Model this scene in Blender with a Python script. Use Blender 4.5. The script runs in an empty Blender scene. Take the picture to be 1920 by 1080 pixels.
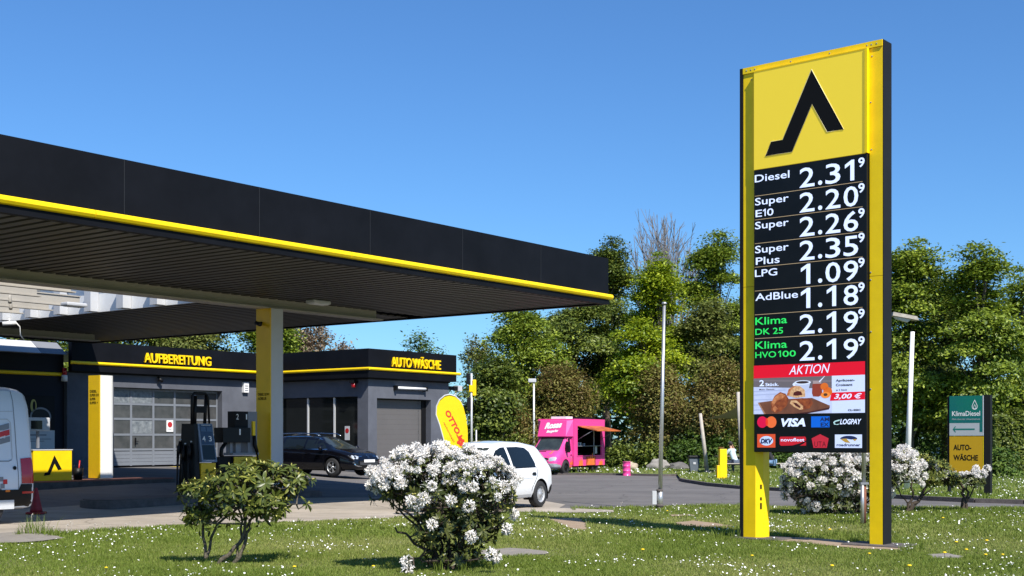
import bpy, bmesh, math, random
import numpy as np
from mathutils import Vector, Matrix
from mathutils.bvhtree import BVHTree
from mathutils.geometry import tessellate_polygon

# ---------------------------------------------------------------- camera, sky, sun, exposure
scn = bpy.context.scene
C = scn.collection
EYE = 1.62
F = 2400.0                       # focal length in pixels of a 1920 wide picture
HOR = 822.0                      # height of the horizon in that picture
cam_d = bpy.data.cameras.new('camera')
cam = bpy.data.objects.new('camera', cam_d)
C.objects.link(cam)
cam.location = (0, 0, EYE)
cam.rotation_euler = (math.radians(90), 0, 0)
cam_d.sensor_width = 36.0
cam_d.lens = 36.0 * F / 1920.0
cam_d.shift_y = (HOR - 540.0) / 1920.0
cam_d.clip_start = 0.1
cam_d.clip_end = 2000
scn.camera = cam

SUN_TO = Vector((0.503, -0.864, 0)).normalized() * math.cos(math.radians(48)) + Vector((0, 0, math.sin(math.radians(48))))
SUN_TO.normalize()
w = bpy.data.worlds.new('World')
scn.world = w
w.use_nodes = True
nt = w.node_tree
bg = nt.nodes['Background']
sky = nt.nodes.new('ShaderNodeTexSky')
sky.sky_type = 'NISHITA'
sky.sun_disc = False
sky.sun_elevation = math.radians(48)
sky.sun_rotation = math.atan2(SUN_TO.x, SUN_TO.y)
sky.air_density = 1.0
sky.dust_density = 0.35
sky.ozone_density = 2.6
tint = nt.nodes.new('ShaderNodeMix')          # the deep saturated blue of the picture, the same all over the sky
tint.data_type = 'RGBA'
tint.blend_type = 'MULTIPLY'
tint.inputs[0].default_value = 1.0
tint.inputs[7].default_value = (0.52, 0.87, 1.24, 1)
nt.links.new(sky.outputs[0], tint.inputs[6])
nt.links.new(tint.outputs[2], bg.inputs[0])
bg.inputs[1].default_value = 0.082
sd = bpy.data.lights.new('sun', 'SUN')
sd.energy = 4.7
sd.angle = math.radians(0.55)
sd.color = (1.0, 0.945, 0.86)
so = bpy.data.objects.new('sun', sd)
so.rotation_euler = SUN_TO.to_track_quat('Z', 'Y').to_euler()
C.objects.link(so)
scn.view_settings.view_transform = 'Standard'
scn.view_settings.look = 'None'
scn.view_settings.gamma = 1.0
scn.view_settings.exposure = 0.61
scn.view_settings.use_curve_mapping = False
scn.cycles.max_bounces = 6
scn.cycles.transparent_max_bounces = 8

# ---------------------------------------------------------------- helpers
def sm(t):
    t = np.clip(t, 0, 1)
    return t * t * (3 - 2 * t)

def terr(x, y):                   # the forecourt rises gently to the back left
    return 0.5 * sm(np.asarray(x, float) / -13.0) * sm((np.asarray(y, float) - 25) / 14.0)

def T(x, y):
    return float(terr(x, y))

def G(px, py, z=0.0):             # ground point seen at a pixel of the photograph (flat part of the ground)
    d = (EYE - z) * F / (py - HOR)
    return ((px - 960) / F * d, d)

def XD(px, d):
    return (px - 960) / F * d

def ZD(py, d):
    return EYE + (HOR - py) * d / F

MATS = {}
def mat(name, col, rough=0.6, metal=0.0, var=0.0, scale=8.0, bump=0.0, bscale=60.0, spec=0.5, emit=0.0, col2=None,
        dirt=0.0, coat=0.0, trans=0.0, alpha=None):
    if name in MATS:
        return MATS[name]
    m = bpy.data.materials.new(name)
    m.use_nodes = True
    n = m.node_tree.nodes
    l = m.node_tree.links
    b = n['Principled BSDF']
    b.inputs['Base Color'].default_value = (*col, 1)
    b.inputs['Roughness'].default_value = rough
    b.inputs['Metallic'].default_value = metal
    b.inputs['Specular IOR Level'].default_value = spec
    b.inputs['Coat Weight'].default_value = coat
    b.inputs['Coat Roughness'].default_value = 0.05
    tc = n.new('ShaderNodeTexCoord')
    if var or col2:
        nz = n.new('ShaderNodeTexNoise')
        nz.inputs['Scale'].default_value = scale
        nz.inputs['Detail'].default_value = 6
        nz.inputs['Roughness'].default_value = 0.65
        l.new(tc.outputs['Object'], nz.inputs['Vector'])
        mx = n.new('ShaderNodeMix')
        mx.data_type = 'RGBA'
        c2 = col2 or tuple(min(1, c * (1 - var)) for c in col)
        c1 = col if col2 else tuple(min(1, c * (1 + var)) for c in col)
        mx.inputs[6].default_value = (*c1, 1)
        mx.inputs[7].default_value = (*c2, 1)
        mr = n.new('ShaderNodeMapRange')
        mr.inputs[1].default_value = 0.3
        mr.inputs[2].default_value = 0.7
        l.new(nz.outputs[0], mr.inputs[0])
        l.new(mr.outputs[0], mx.inputs[0])
        l.new(mx.outputs[2], b.inputs['Base Color'])
    if bump:
        nb = n.new('ShaderNodeTexNoise')
        nb.inputs['Scale'].default_value = bscale
        nb.inputs['Detail'].default_value = 4
        l.new(tc.outputs['Object'], nb.inputs['Vector'])
        bp = n.new('ShaderNodeBump')
        bp.inputs['Strength'].default_value = bump
        bp.inputs['Distance'].default_value = 0.01
        l.new(nb.outputs[0], bp.inputs['Height'])
        l.new(bp.outputs[0], b.inputs['Normal'])
    if emit:
        if col2: l.new(mx.outputs[2], b.inputs['Emission Color'])
        b.inputs['Emission Color'].default_value = (*col, 1)
        b.inputs['Emission Strength'].default_value = emit * 0.66
    if trans:
        b.inputs['Transmission Weight'].default_value = trans
    MATS[name] = m
    return m

def leafmat(name, c1, c2, c3, tr=0.35, rough=0.55, spec=0.3):
    """leaf colour runs over three tones by a random number stored on each leaf"""
    m = bpy.data.materials.new(name)
    m.use_nodes = True
    n = m.node_tree.nodes
    l = m.node_tree.links
    b = n['Principled BSDF']
    at = n.new('ShaderNodeAttribute')
    at.attribute_name = 'tint'
    cr = n.new('ShaderNodeValToRGB')
    cr.color_ramp.elements[0].color = (*c1, 1)
    cr.color_ramp.elements[1].color = (*c3, 1)
    e = cr.color_ramp.elements.new(0.5)
    e.color = (*c2, 1)
    l.new(at.outputs['Fac'], cr.inputs[0])
    l.new(cr.outputs[0], b.inputs['Base Color'])
    b.inputs['Roughness'].default_value = rough
    b.inputs['Specular IOR Level'].default_value = spec
    if tr > 0:
        t = n.new('ShaderNodeBsdfTranslucent')
        mx = n.new('ShaderNodeMixShader')
        mx.inputs[0].default_value = tr
        l.new(cr.outputs[0], t.inputs[0])
        l.new(b.outputs[0], mx.inputs[1])
        l.new(t.outputs[0], mx.inputs[2])
        l.new(mx.outputs[0], n['Material Output'].inputs[0])
    MATS[name] = m
    return m

def tag(o, label=None, cat=None, group=None, kind=None):
    if label: o['label'] = label
    if cat: o['category'] = cat
    if group: o['group'] = group
    if kind: o['kind'] = kind
    return o

def empty(name, loc, rz=0.0, label=None, cat=None, group=None):
    o = bpy.data.objects.new(name, None)
    o.empty_display_size = 0.2
    o.location = loc
    o.rotation_euler = (0, 0, rz)
    C.objects.link(o)
    return tag(o, label, cat, group)

def link(name, me, m=None, parent=None, loc=None, rot=None, scale=None):
    if m is not None and not me.materials:
        me.materials.append(m)
    o = bpy.data.objects.new(name, me)
    if loc is not None: o.location = loc
    if rot is not None: o.rotation_euler = rot
    if scale is not None: o.scale = scale
    if parent is not None: o.parent = parent
    C.objects.link(o)
    return o

def copy_tree(o, parent=None):
    c = o.copy()
    C.objects.link(c)
    if parent is not None:
        c.parent = parent
    for ch in list(o.children):
        copy_tree(ch, c)
    return c

class MB:
    """gathers simple shapes into one mesh"""
    def __init__(s):
        s.v = []
        s.f = []
        s.smooth = []
    def add(s, vs, fs, smooth=False):
        k = len(s.v)
        s.v += [tuple(p) for p in vs]
        s.f += [tuple(i + k for i in f) for f in fs]
        s.smooth += [smooth] * len(fs)
        return s
    def box(s, x0, x1, y0, y1, z0, z1):
        if x0 > x1: x0, x1 = x1, x0
        if y0 > y1: y0, y1 = y1, y0
        if z0 > z1: z0, z1 = z1, z0
        v = [(x0, y0, z0), (x1, y0, z0), (x1, y1, z0), (x0, y1, z0), (x0, y0, z1), (x1, y0, z1), (x1, y1, z1), (x0, y1, z1)]
        return s.add(v, [(0, 3, 2, 1), (4, 5, 6, 7), (0, 1, 5, 4), (1, 2, 6, 5), (2, 3, 7, 6), (3, 0, 4, 7)])
    def bevbox(s, x0, x1, y0, y1, z0, z1, b):
        bm = bmesh.new()
        bmesh.ops.create_cube(bm, size=1)
        bmesh.ops.scale(bm, vec=(x1 - x0, y1 - y0, z1 - z0), verts=bm.verts)
        bmesh.ops.translate(bm, vec=((x0 + x1) / 2, (y0 + y1) / 2, (z0 + z1) / 2), verts=bm.verts)
        bmesh.ops.bevel(bm, geom=list(bm.edges), offset=b, segments=2, affect='EDGES', profile=0.5)
        bm.verts.index_update()
        s.add([v.co[:] for v in bm.verts], [[v.index for v in f.verts] for f in bm.faces])
        bm.free()
        return s
    def prism(s, poly, ax, a0, a1):
        """poly: 2-D outline; ax: axis it is pushed along ('x','y','z')"""
        n = len(poly)
        def P(p, a):
            if ax == 'x': return (a, p[0], p[1])
            if ax == 'y': return (p[0], a, p[1])
            return (p[0], p[1], a)
        v = [P(p, a0) for p in poly] + [P(p, a1) for p in poly]
        tris = tessellate_polygon([[Vector((p[0], p[1], 0)) for p in poly]])
        f = [tuple(t) for t in tris] + [tuple(i + n for i in reversed(t)) for t in tris]
        f += [(i, (i + 1) % n, (i + 1) % n + n, i + n) for i in range(n)]
        return s.add(v, f)
    def tube(s, pts, rad, n=8, caps=True, smooth=True):
        pts = [Vector(p) for p in pts]
        if not hasattr(rad, '__len__'): rad = [rad] * len(pts)
        vs, fs = [], []
        up = None
        for i, p in enumerate(pts):
            a = pts[max(i - 1, 0)]
            b = pts[min(i + 1, len(pts) - 1)]
            t = (b - a).normalized() if (b - a).length > 1e-9 else Vector((0, 0, 1))
            if up is None:
                up = Vector((1, 0, 0)) if abs(t.x) < 0.8 else Vector((0, 1, 0))
            x = (up - t * up.dot(t)).normalized()
            up = x
            y = t.cross(x)
            for k in range(n):
                an = 2 * math.pi * k / n
                vs.append(p + (x * math.cos(an) + y * math.sin(an)) * rad[i])
        for i in range(len(pts) - 1):
            for k in range(n):
                fs.append((i * n + k, i * n + (k + 1) % n, (i + 1) * n + (k + 1) % n, (i + 1) * n + k))
        s.add(vs, fs, smooth)
        if caps:
            k = len(s.v) - len(vs)
            s.f.append(tuple(k + i for i in reversed(range(n))))
            s.f.append(tuple(k + (len(pts) - 1) * n + i for i in range(n)))
            s.smooth += [False, False]
        return s
    def lathe(s, prof, n=20, center=(0, 0, 0), axis='z', smooth=True, a0=0, a1=2 * math.pi):
        """prof: (radius, height) pairs"""
        vs, fs = [], []
        full = abs(a1 - a0 - 2 * math.pi) < 1e-6
        m = n if full else n + 1
        for r, h in prof:
            for k in range(m):
                an = a0 + (a1 - a0) * k / n
                c_, s_ = r * math.cos(an), r * math.sin(an)
                if axis == 'z': p = (c_, s_, h)
                elif axis == 'y': p = (c_, h, s_)
                else: p = (h, c_, s_)
                vs.append((p[0] + center[0], p[1] + center[1], p[2] + center[2]))
        for i in range(len(prof) - 1):
            for k in range(n):
                k2 = (k + 1) % m
                fs.append((i * m + k, i * m + k2, (i + 1) * m + k2, (i + 1) * m + k))
        return s.add(vs, fs, smooth)
    def ball(s, c, r, n=12, m=8, sc=(1, 1, 1)):
        vs, fs = [], []
        for i in range(m + 1):
            th = math.pi * i / m
            for k in range(n):
                an = 2 * math.pi * k / n
                vs.append((c[0] + r * sc[0] * math.sin(th) * math.cos(an), c[1] + r * sc[1] * math.sin(th) * math.sin(an), c[2] + r * sc[2] * math.cos(th)))
        for i in range(m):
            for k in range(n):
                fs.append((i * n + k, i * n + (k + 1) % n, (i + 1) * n + (k + 1) % n, (i + 1) * n + k))
        return s.add(vs, fs, True)
    def mesh(s, name):
        me = bpy.data.meshes.new(name)
        me.from_pydata(s.v, [], s.f)
        if any(s.smooth):
            me.polygons.foreach_set('use_smooth', s.smooth)
        bm = bmesh.new()
        bm.from_mesh(me)
        bmesh.ops.remove_doubles(bm, verts=bm.verts, dist=1e-5)
        bmesh.ops.recalc_face_normals(bm, faces=bm.faces)
        bm.to_mesh(me)
        bm.free()
        return me
    def build(s, name, m, parent=None, **k):
        me = s.mesh(name)
        return link(name, me, m, parent, **k)

def npmesh(name, verts, faces, tint=None, m=None, smooth=False):
    """verts (n,3), faces (k,3|4) numpy; tint: value per face"""
    me = bpy.data.meshes.new(name)
    nv, (nf, k) = len(verts), faces.shape
    me.vertices.add(nv)
    me.vertices.foreach_set('co', np.ascontiguousarray(verts, dtype=np.float32).ravel())
    me.loops.add(nf * k)
    me.loops.foreach_set('vertex_index', np.ascontiguousarray(faces, dtype=np.int32).ravel())
    me.polygons.add(nf)
    me.polygons.foreach_set('loop_start', np.arange(0, nf * k, k, dtype=np.int32))
    me.polygons.foreach_set('loop_total', np.full(nf, k, dtype=np.int32))
    if smooth:
        me.polygons.foreach_set('use_smooth', np.ones(nf, dtype=bool))
    if tint is not None:
        a = me.attributes.new('tint', 'FLOAT', 'FACE')
        a.data.foreach_set('value', np.ascontiguousarray(tint, dtype=np.float32))
    me.update(calc_edges=True)
    if m is not None:
        me.materials.append(m)
    return me

def text_mesh(body, weight=0.0, extrude=0.0, shear=0.0, spacing=1.0, res=3):
    cu = bpy.data.curves.new('lettering', 'FONT')
    cu.body = body
    cu.offset = weight
    cu.extrude = extrude
    cu.shear = shear
    cu.space_character = spacing
    cu.resolution_u = res
    o = bpy.data.objects.new('lettering', cu)
    me = bpy.data.meshes.new_from_object(o)
    bpy.data.objects.remove(o)
    bpy.data.curves.remove(cu)
    return me

def put_text(body, m, parent, origin, xd, yd, w=None, h=None, weight=0.0, extrude=0.0, shear=0.0, name='lettering', spacing=1.0, lift=0.0, mirror=False):
    """lays the words on a plane: origin = lower left, xd/yd = reading and up directions, fitted to w x h (capitals)"""
    me = text_mesh(body, weight, extrude, shear, spacing)
    n = len(me.vertices)
    co = np.empty(n * 3, np.float32)
    me.vertices.foreach_get('co', co)
    co = co.reshape(-1, 3)
    x0, x1 = co[:, 0].min(), co[:, 0].max()
    cap = 0.729
    sy = (h / cap) if h else 1.0
    sx = (w / (x1 - x0)) if w else sy
    if not h: sy = sx
    xd = np.array(xd, float)
    yd = np.array(yd, float)
    zd = np.cross(xd, yd)
    lx = (co[:, 0:1] - x0) * sx
    if mirror: lx = w - lx if w else -lx
    out = np.array(origin)[None] + lx * xd + co[:, 1:2] * sy * yd + (co[:, 2:3] + extrude) * zd + lift * zd
    me.vertices.foreach_set('co', out.astype(np.float32).ravel())
    me.update()
    return link(name, me, m, parent)

ONE = [(.58, 0), (1, 0), (1, 1), (.66, 1), (0, .80), (0, .60), (.58, .77)]
def put_one(m, parent, origin, w, h, name='digit', stem=.42):
    pts = [(1 - stem, 0), (1, 0), (1, 1), (.70, 1), (0, .80), (0, .62), (1 - stem, .79)]
    n = [(origin[0] + x * w, origin[2] + z * h) for x, z in pts]
    return MB().prism(n, 'y', origin[1] - .0006, origin[1]).build(name, m, parent)

def smooth_angle(me, deg=35):
    me.polygons.foreach_set('use_smooth', [True] * len(me.polygons))
    me.set_sharp_from_angle(angle=math.radians(deg))

def circle_pts(cx, cy, rx, ry=None, n=24, a0=0, a1=2 * math.pi):
    ry = ry or rx
    return [(cx + rx * math.cos(a0 + (a1 - a0) * i / n), cy + ry * math.sin(a0 + (a1 - a0) * i / n)) for i in range(n)]

def project(bvh, poly, to3, direction, cell=0.12, off=0.006, thick=0.0):
    """a thin panel that follows a curved body: 2-D outline cast on the body"""
    bm = bmesh.new()
    tris = tessellate_polygon([[Vector((p[0], p[1], 0)) for p in poly]])
    vs = [bm.verts.new((p[0], p[1], 0)) for p in poly]
    for t in tris:
        try: bm.faces.new([vs[i] for i in t])
        except ValueError: pass
    xs = [p[0] for p in poly]
    ys = [p[1] for p in poly]
    for ax, lo, hi in ((0, min(xs), max(xs)), (1, min(ys), max(ys))):
        c_ = lo + cell
        while c_ < hi:
            no = (1, 0, 0) if ax == 0 else (0, 1, 0)
            co = (c_, 0, 0) if ax == 0 else (0, c_, 0)
            bmesh.ops.bisect_plane(bm, geom=list(bm.verts) + list(bm.edges) + list(bm.faces), plane_co=co, plane_no=no)
            c_ += cell
    dv = Vector(direction).normalized()
    dead = []
    for v in bm.verts:
        o = Vector(to3(v.co.x, v.co.y))
        hit, nrm, _, _ = bvh.ray_cast(o, dv)
        if hit is None:
            dead.append(v)
        else:
            v.co = hit - dv * off
    bmesh.ops.delete(bm, geom=dead, context='VERTS')
    bmesh.ops.recalc_face_normals(bm, faces=bm.faces)
    me = bpy.data.meshes.new('panel')
    bm.to_mesh(me)
    bm.free()
    # face the viewer side
    if len(me.polygons) and sum(p.normal.dot(dv) * p.area for p in me.polygons) > 0:
        me.flip_normals()
    me.polygons.foreach_set('use_smooth', [True] * len(me.polygons))
    return me

def sheet(name, poly, off, m, kind='structure', skirt=0.0, step=1.0):
    """flat ground area that follows the terrain"""
    bm = bmesh.new()
    tris = tessellate_polygon([[Vector((p[0], p[1], 0)) for p in poly]])
    vs = [bm.verts.new((p[0], p[1], 0)) for p in poly]
    for t in tris:
        try: bm.faces.new([vs[i] for i in t])
        except ValueError: pass
    for ax in (0, 1):
        lo, hi = (-24, 4) if ax == 0 else (22, 62)
        c_ = lo
        while c_ < hi:
            no = (1, 0, 0) if ax == 0 else (0, 1, 0)
            co = (c_, 0, 0) if ax == 0 else (0, c_, 0)
            bmesh.ops.bisect_plane(bm, geom=list(bm.verts) + list(bm.edges) + list(bm.faces), plane_co=co, plane_no=no)
            c_ += step
    if skirt:
        be = [e for e in bm.edges if e.is_boundary]
        r = bmesh.ops.extrude_edge_only(bm, edges=be)
        for v in [g for g in r['geom'] if isinstance(g, bmesh.types.BMVert)]:
            v.co.z -= skirt
    for v in bm.verts:
        v.co.z += T(v.co.x, v.co.y) + off
    bmesh.ops.recalc_face_normals(bm, faces=bm.faces)
    me = bpy.data.meshes.new(name)
    bm.to_mesh(me)
    bm.free()
    if sum(p.normal.z for p in me.polygons) < 0:
        me.flip_normals()
    o = link(name, me, m)
    if kind: o['kind'] = kind
    return o

def inside(poly, x, y):
    x = np.asarray(x)
    y = np.asarray(y)
    r = np.zeros(x.shape, bool)
    n = len(poly)
    for i in range(n):
        x0, y0 = poly[i]
        x1, y1 = poly[(i + 1) % n]
        c_ = ((y0 > y) != (y1 > y)) & (x < (x1 - x0) * (y - y0) / (y1 - y0 + 1e-12) + x0)
        r ^= c_
    return r

# ---------------------------------------------------------------- materials
YEL = (0.93, 0.62, 0.003)
M = {}
M['asphalt'] = mat('asphalt', (0.125, 0.117, 0.113), 0.9, var=0.14, scale=1.3, bump=0.5, bscale=90, col2=(0.165, 0.153, 0.145))
def stains(m, dark, scale=.22, thr=(.42, .62)):
    n = m.node_tree.nodes; l = m.node_tree.links
    b = n['Principled BSDF']; src = b.inputs['Base Color'].links[0].from_socket
    tc = n.new('ShaderNodeTexCoord'); mp = n.new('ShaderNodeMapping'); mp.inputs['Rotation'].default_value = (0, 0, .9); mp.inputs['Scale'].default_value = (1, 3.2, 1)
    nz = n.new('ShaderNodeTexNoise'); nz.inputs['Scale'].default_value = scale; nz.inputs['Detail'].default_value = 9; nz.inputs['Roughness'].default_value = .7
    mr = n.new('ShaderNodeMapRange'); mr.inputs[1].default_value, mr.inputs[2].default_value = thr
    mx = n.new('ShaderNodeMix'); mx.data_type = 'RGBA'; mx.blend_type = 'MULTIPLY'; mx.inputs[7].default_value = (dark, dark, dark, 1)
    vo = n.new('ShaderNodeTexVoronoi'); vo.feature = 'DISTANCE_TO_EDGE'; vo.inputs['Scale'].default_value = .32
    nz2 = n.new('ShaderNodeTexNoise'); nz2.inputs['Scale'].default_value = 1.2; nz2.inputs['Detail'].default_value = 5
    ad = n.new('ShaderNodeMix'); ad.data_type = 'RGBA'; ad.blend_type = 'ADD'; ad.inputs[0].default_value = .55
    cr = n.new('ShaderNodeMapRange'); cr.inputs[1].default_value = .002; cr.inputs[2].default_value = .009; cr.inputs[3].default_value = .62; cr.inputs[4].default_value = 1
    m2 = n.new('ShaderNodeMix'); m2.data_type = 'RGBA'; m2.blend_type = 'MULTIPLY'; m2.inputs[0].default_value = 1
    l.new(tc.outputs['Object'], mp.inputs[0]); l.new(mp.outputs[0], nz.inputs['Vector']); l.new(nz.outputs[0], mr.inputs[0]); l.new(mr.outputs[0], mx.inputs[0]); l.new(src, mx.inputs[6])
    l.new(tc.outputs['Object'], nz2.inputs['Vector']); l.new(tc.outputs['Object'], ad.inputs[6]); l.new(nz2.outputs['Color'], ad.inputs[7]); l.new(ad.outputs[2], vo.inputs['Vector']); l.new(vo.outputs['Distance'], cr.inputs[0])
    l.new(mx.outputs[2], m2.inputs[6]); l.new(cr.outputs[0], m2.inputs[7]); l.new(m2.outputs[2], b.inputs['Base Color'])
stains(M['asphalt'], .72)
M['apron'] = mat('pale_concrete', (0.33, 0.285, 0.23), 0.9, scale=0.9, bump=0.4, bscale=60, col2=(0.44, 0.385, 0.32))
stains(M['apron'], .70, .35)
M['soil'] = mat('dry_soil', (0.26, 0.18, 0.115), 0.95, scale=6, bump=0.8, bscale=40, col2=(0.34, 0.26, 0.18))
M['stone'] = mat('grey_slab', (0.19, 0.17, 0.15), 0.9, scale=5, bump=0.8, bscale=30, col2=(0.27, 0.245, 0.21))
M['kerb'] = mat('kerb_stone', (0.10, 0.085, 0.08), 0.9, var=0.3, scale=6, bump=0.4)
M['lawn'] = mat('lawn_ground', (0.075, 0.10, 0.022), 0.95, scale=1.2, bump=1.0, bscale=25, col2=(0.16, 0.155, 0.055))
M['turf_far'] = mat('far_turf', (0.075, 0.12, 0.022), 0.95, scale=1.5, bump=1.0, bscale=25, col2=(0.14, 0.17, 0.04))
M['yellow'] = mat('yellow_paint', YEL, 0.42, var=0.09, scale=2.2, spec=0.35, bump=.12, bscale=6)
M['yellow_d'] = mat('yellow_panel', (0.80, 0.50, 0.004), 0.4, var=0.05, scale=3)
M['anthracite'] = mat('anthracite_paint', (0.014, 0.0145, 0.016), 0.6, var=0.12, scale=2, spec=0.12)
M['black_fascia'] = mat('black_fascia_sheet', (0.0060, 0.0066, 0.0092), 0.55, var=0.30, scale=0.8, bump=.10, bscale=1.2, spec=0.10)
M['black'] = mat('black_plastic', (0.007, 0.007, 0.008), 0.45, spec=.25)
M['black_matt'] = mat('black_matt', (0.008, 0.008, 0.009), 0.9, spec=0.1)
M['screen'] = mat('led_screen_black', (0.006, 0.0065, 0.008), 0.35, spec=0.25, var=0.3, scale=3)
M['grey_wall'] = mat('grey_render', (0.100, 0.107, 0.128), 0.9, var=0.20, scale=0.7, bump=0.3, bscale=80, spec=0.2)
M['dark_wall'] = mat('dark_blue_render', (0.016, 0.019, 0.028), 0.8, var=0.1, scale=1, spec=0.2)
M['slat'] = mat('ceiling_slat_grey', (0.060, 0.054, 0.047), 0.5, var=0.1, scale=2)
M['beam'] = mat('cream_beam', (0.40, 0.37, 0.32), 0.5, var=0.08, scale=1.5)
M['white'] = mat('white_paint', (0.80, 0.80, 0.79), 0.5, var=0.03, scale=3)
M['lightgrey'] = mat('light_grey_paint', (0.50, 0.51, 0.53), 0.5, var=0.05, scale=2)
M['midgrey'] = mat('mid_grey_paint', (0.20, 0.21, 0.235), 0.5, var=0.05, scale=2)
M['doorgrey'] = mat('door_grey_paint', (0.17, 0.185, 0.21), 0.5, var=0.06, scale=2)
M['steel'] = mat('galvanised_steel', (0.52, 0.52, 0.52), 0.38, metal=0.7, var=0.10, scale=10)
M['alu'] = mat('white_aluminium', (0.66, 0.67, 0.68), 0.4, metal=0.3, var=0.06, scale=12)
M['rust'] = mat('rusty_steel', (0.20, 0.075, 0.04), 0.9, var=0.3, scale=20)
M['glass_dark'] = mat('dark_window_glass', (0.008, 0.010, 0.010), 0.08, spec=0.30)
M['pane'] = mat('door_pane_glass', (0.040, 0.042, 0.042), 0.22, spec=0.4, scale=2.2, col2=(0.085, 0.085, 0.085))
M['pane_film'] = mat('door_pane_with_film', (0.07, 0.085, 0.10), 0.4, scale=5, col2=(0.26, 0.28, 0.29), bump=0.9, bscale=9)
M['red'] = mat('red_paint', (0.55, 0.02, 0.02), 0.4)
M['redlens'] = mat('red_lens', (0.42, 0.008, 0.012), 0.12, coat=0.5)
M['rubber'] = mat('tyre_rubber', (0.02, 0.02, 0.021), 0.8, var=0.2, scale=30)
M['rim'] = mat('silver_rim', (0.55, 0.56, 0.57), 0.3, metal=0.75)
M['chrome'] = mat('chrome', (0.75, 0.76, 0.78), 0.12, metal=1.0)
M['bark'] = mat('grey_brown_bark', (0.13, 0.10, 0.075), 0.95, var=0.35, scale=10, bump=1.0, bscale=20)
M['bark_light'] = mat('pale_twig_bark', (0.29, 0.26, 0.235), 0.95, var=0.25, scale=4)
M['ink'] = mat('black_print', (0.006, 0.006, 0.007), 0.7, spec=.12)

# ---------------------------------------------------------------- ground
def grid_ground():
    xs = np.concatenate([np.array([-900, -500, -250, -120, -80, -50, -35]), np.arange(-24, 5, 1.0), np.array([8, 14, 22, 35, 50, 80, 120, 250, 500, 900])])
    ys = np.concatenate([np.array([-300, -100, -30, 0, 12]), np.arange(22, 63, 1.0), np.array([70, 85, 110, 150, 220, 350, 600, 1000, 1500])])
    X, Y = np.meshgrid(xs, ys)
    Z = terr(X, Y) - 0.02
    v = np.stack([X.ravel(), Y.ravel(), Z.ravel()], 1)
    nx = len(xs)
    i, j = np.meshgrid(np.arange(len(ys) - 1), np.arange(nx - 1), indexing='ij')
    a = (i * nx + j).ravel()
    f = np.stack([a, a + 1, a + nx + 1, a + nx], 1)
    return npmesh('ground', v, f, m=M['turf_far'])
tag(link('ground', grid_ground()), kind='structure')

asph = sheet('road', [(-60, 8), (80, 8), (80, 58.6), (-60, 58.6)], 0.006, M['asphalt'])

lawn_far_px = [(-400, 1026), (0, 1008), (120, 1003), (330, 988), (560, 980), (700, 975), (860, 967), (1000, 960), (1040, 956), (1240, 951),
               (1390, 949), (1500, 951), (1700, 953), (1920, 954.5), (2500, 958)]
LAWN = [G(*p) for p in lawn_far_px] + [(40, 5), (40, -12), (-30, -12), (-30, 5)]
sheet('lawn', LAWN, 0.02, M['lawn'], skirt=0.05)

ap_far = [(-400, 985), (0, 962), (330, 948), (560, 942), (700, 938), (850, 935), (1000, 936), (1060, 947)]
APRON = [G(*p) for p in reversed(ap_far)] + [G(px, py + 2) for px, py in lawn_far_px[:9]]
sheet('apron', APRON, 0.012, M['apron'])

ISL_PX = [(1276, 901), (1284, 903.5), (1330, 911), (1388, 916.5), (1460, 920.5), (1560, 926.5), (1724, 937.5), (1830, 942.5), (1920, 945), (2500, 955)]
ISL = [G(*p) for p in ISL_PX] + [(60, 60), (60, 120), (9, 120), (8.2, 66), (7.2, 56), (6.6, 50.5)]
isl = sheet('far_lawn', ISL, 0.10, M['turf_far'], skirt=0.02)
VERGE = [G(600, 884), G(900, 886.5), G(1040, 889.5), G(1150, 890.5), G(1240, 892.5), G(1290, 891.5), G(1300, 888), (9, 66), (9, 120), (-12, 120), (-12, 66)]
sheet('verge', VERGE, 0.08, M['turf_far'], skirt=0.02)

def kerb(pts, w_=0.14, h0=0.0, h1=0.115):
    mb = MB()
    for a, b in zip(pts[:-1], pts[1:]):
        a = Vector((*a, 0)); b = Vector((*b, 0))
        n = max(1, int((b - a).length / 1.0))
        for i in range(n):
            p = a.lerp(b, i / n); q = a.lerp(b, (i + 1) / n)
            t = (q - p).normalized()
            s = Vector((-t.y, t.x, 0)) * w_ / 2
            q = q - t * 0.012
            zt = h1 + random.uniform(-.004, .004)
            v = [p - s, q - s, q + s, p + s]
            mb.add([(c.x, c.y, T(c.x, c.y) + h0) for c in v] + [(c.x, c.y, T(c.x, c.y) + zt) for c in v],
                   [(0, 3, 2, 1), (4, 5, 6, 7), (0, 1, 5, 4), (1, 2, 6, 5), (2, 3, 7, 6), (3, 0, 4, 7)])
    return tag(mb.build('kerb', M['kerb']), kind='structure')
random.seed(3)
kerb([G(px, py + 0.6) for px, py in ISL_PX])
kerb([G(1040, 890.3), G(1150, 891.2), G(1240, 893.2), G(1290, 892.2)], h1=0.09)
# ---------------------------------------------------------------- canopy
RZ = math.atan2(0.795, 0.606)
U = Vector((0.606, 0.795, 0)).normalized()
N = Vector((-0.795, 0.606, 0)).normalized()
CO = Vector((2.46, 33.1, 0))
can = empty('station_canopy', CO, RZ, 'large black flat station canopy with yellow edge stripe and slatted ceiling', 'canopy')
LEN, WID = 27.0, 22.3
ZC, ZT = 5.10, 6.27
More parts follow.
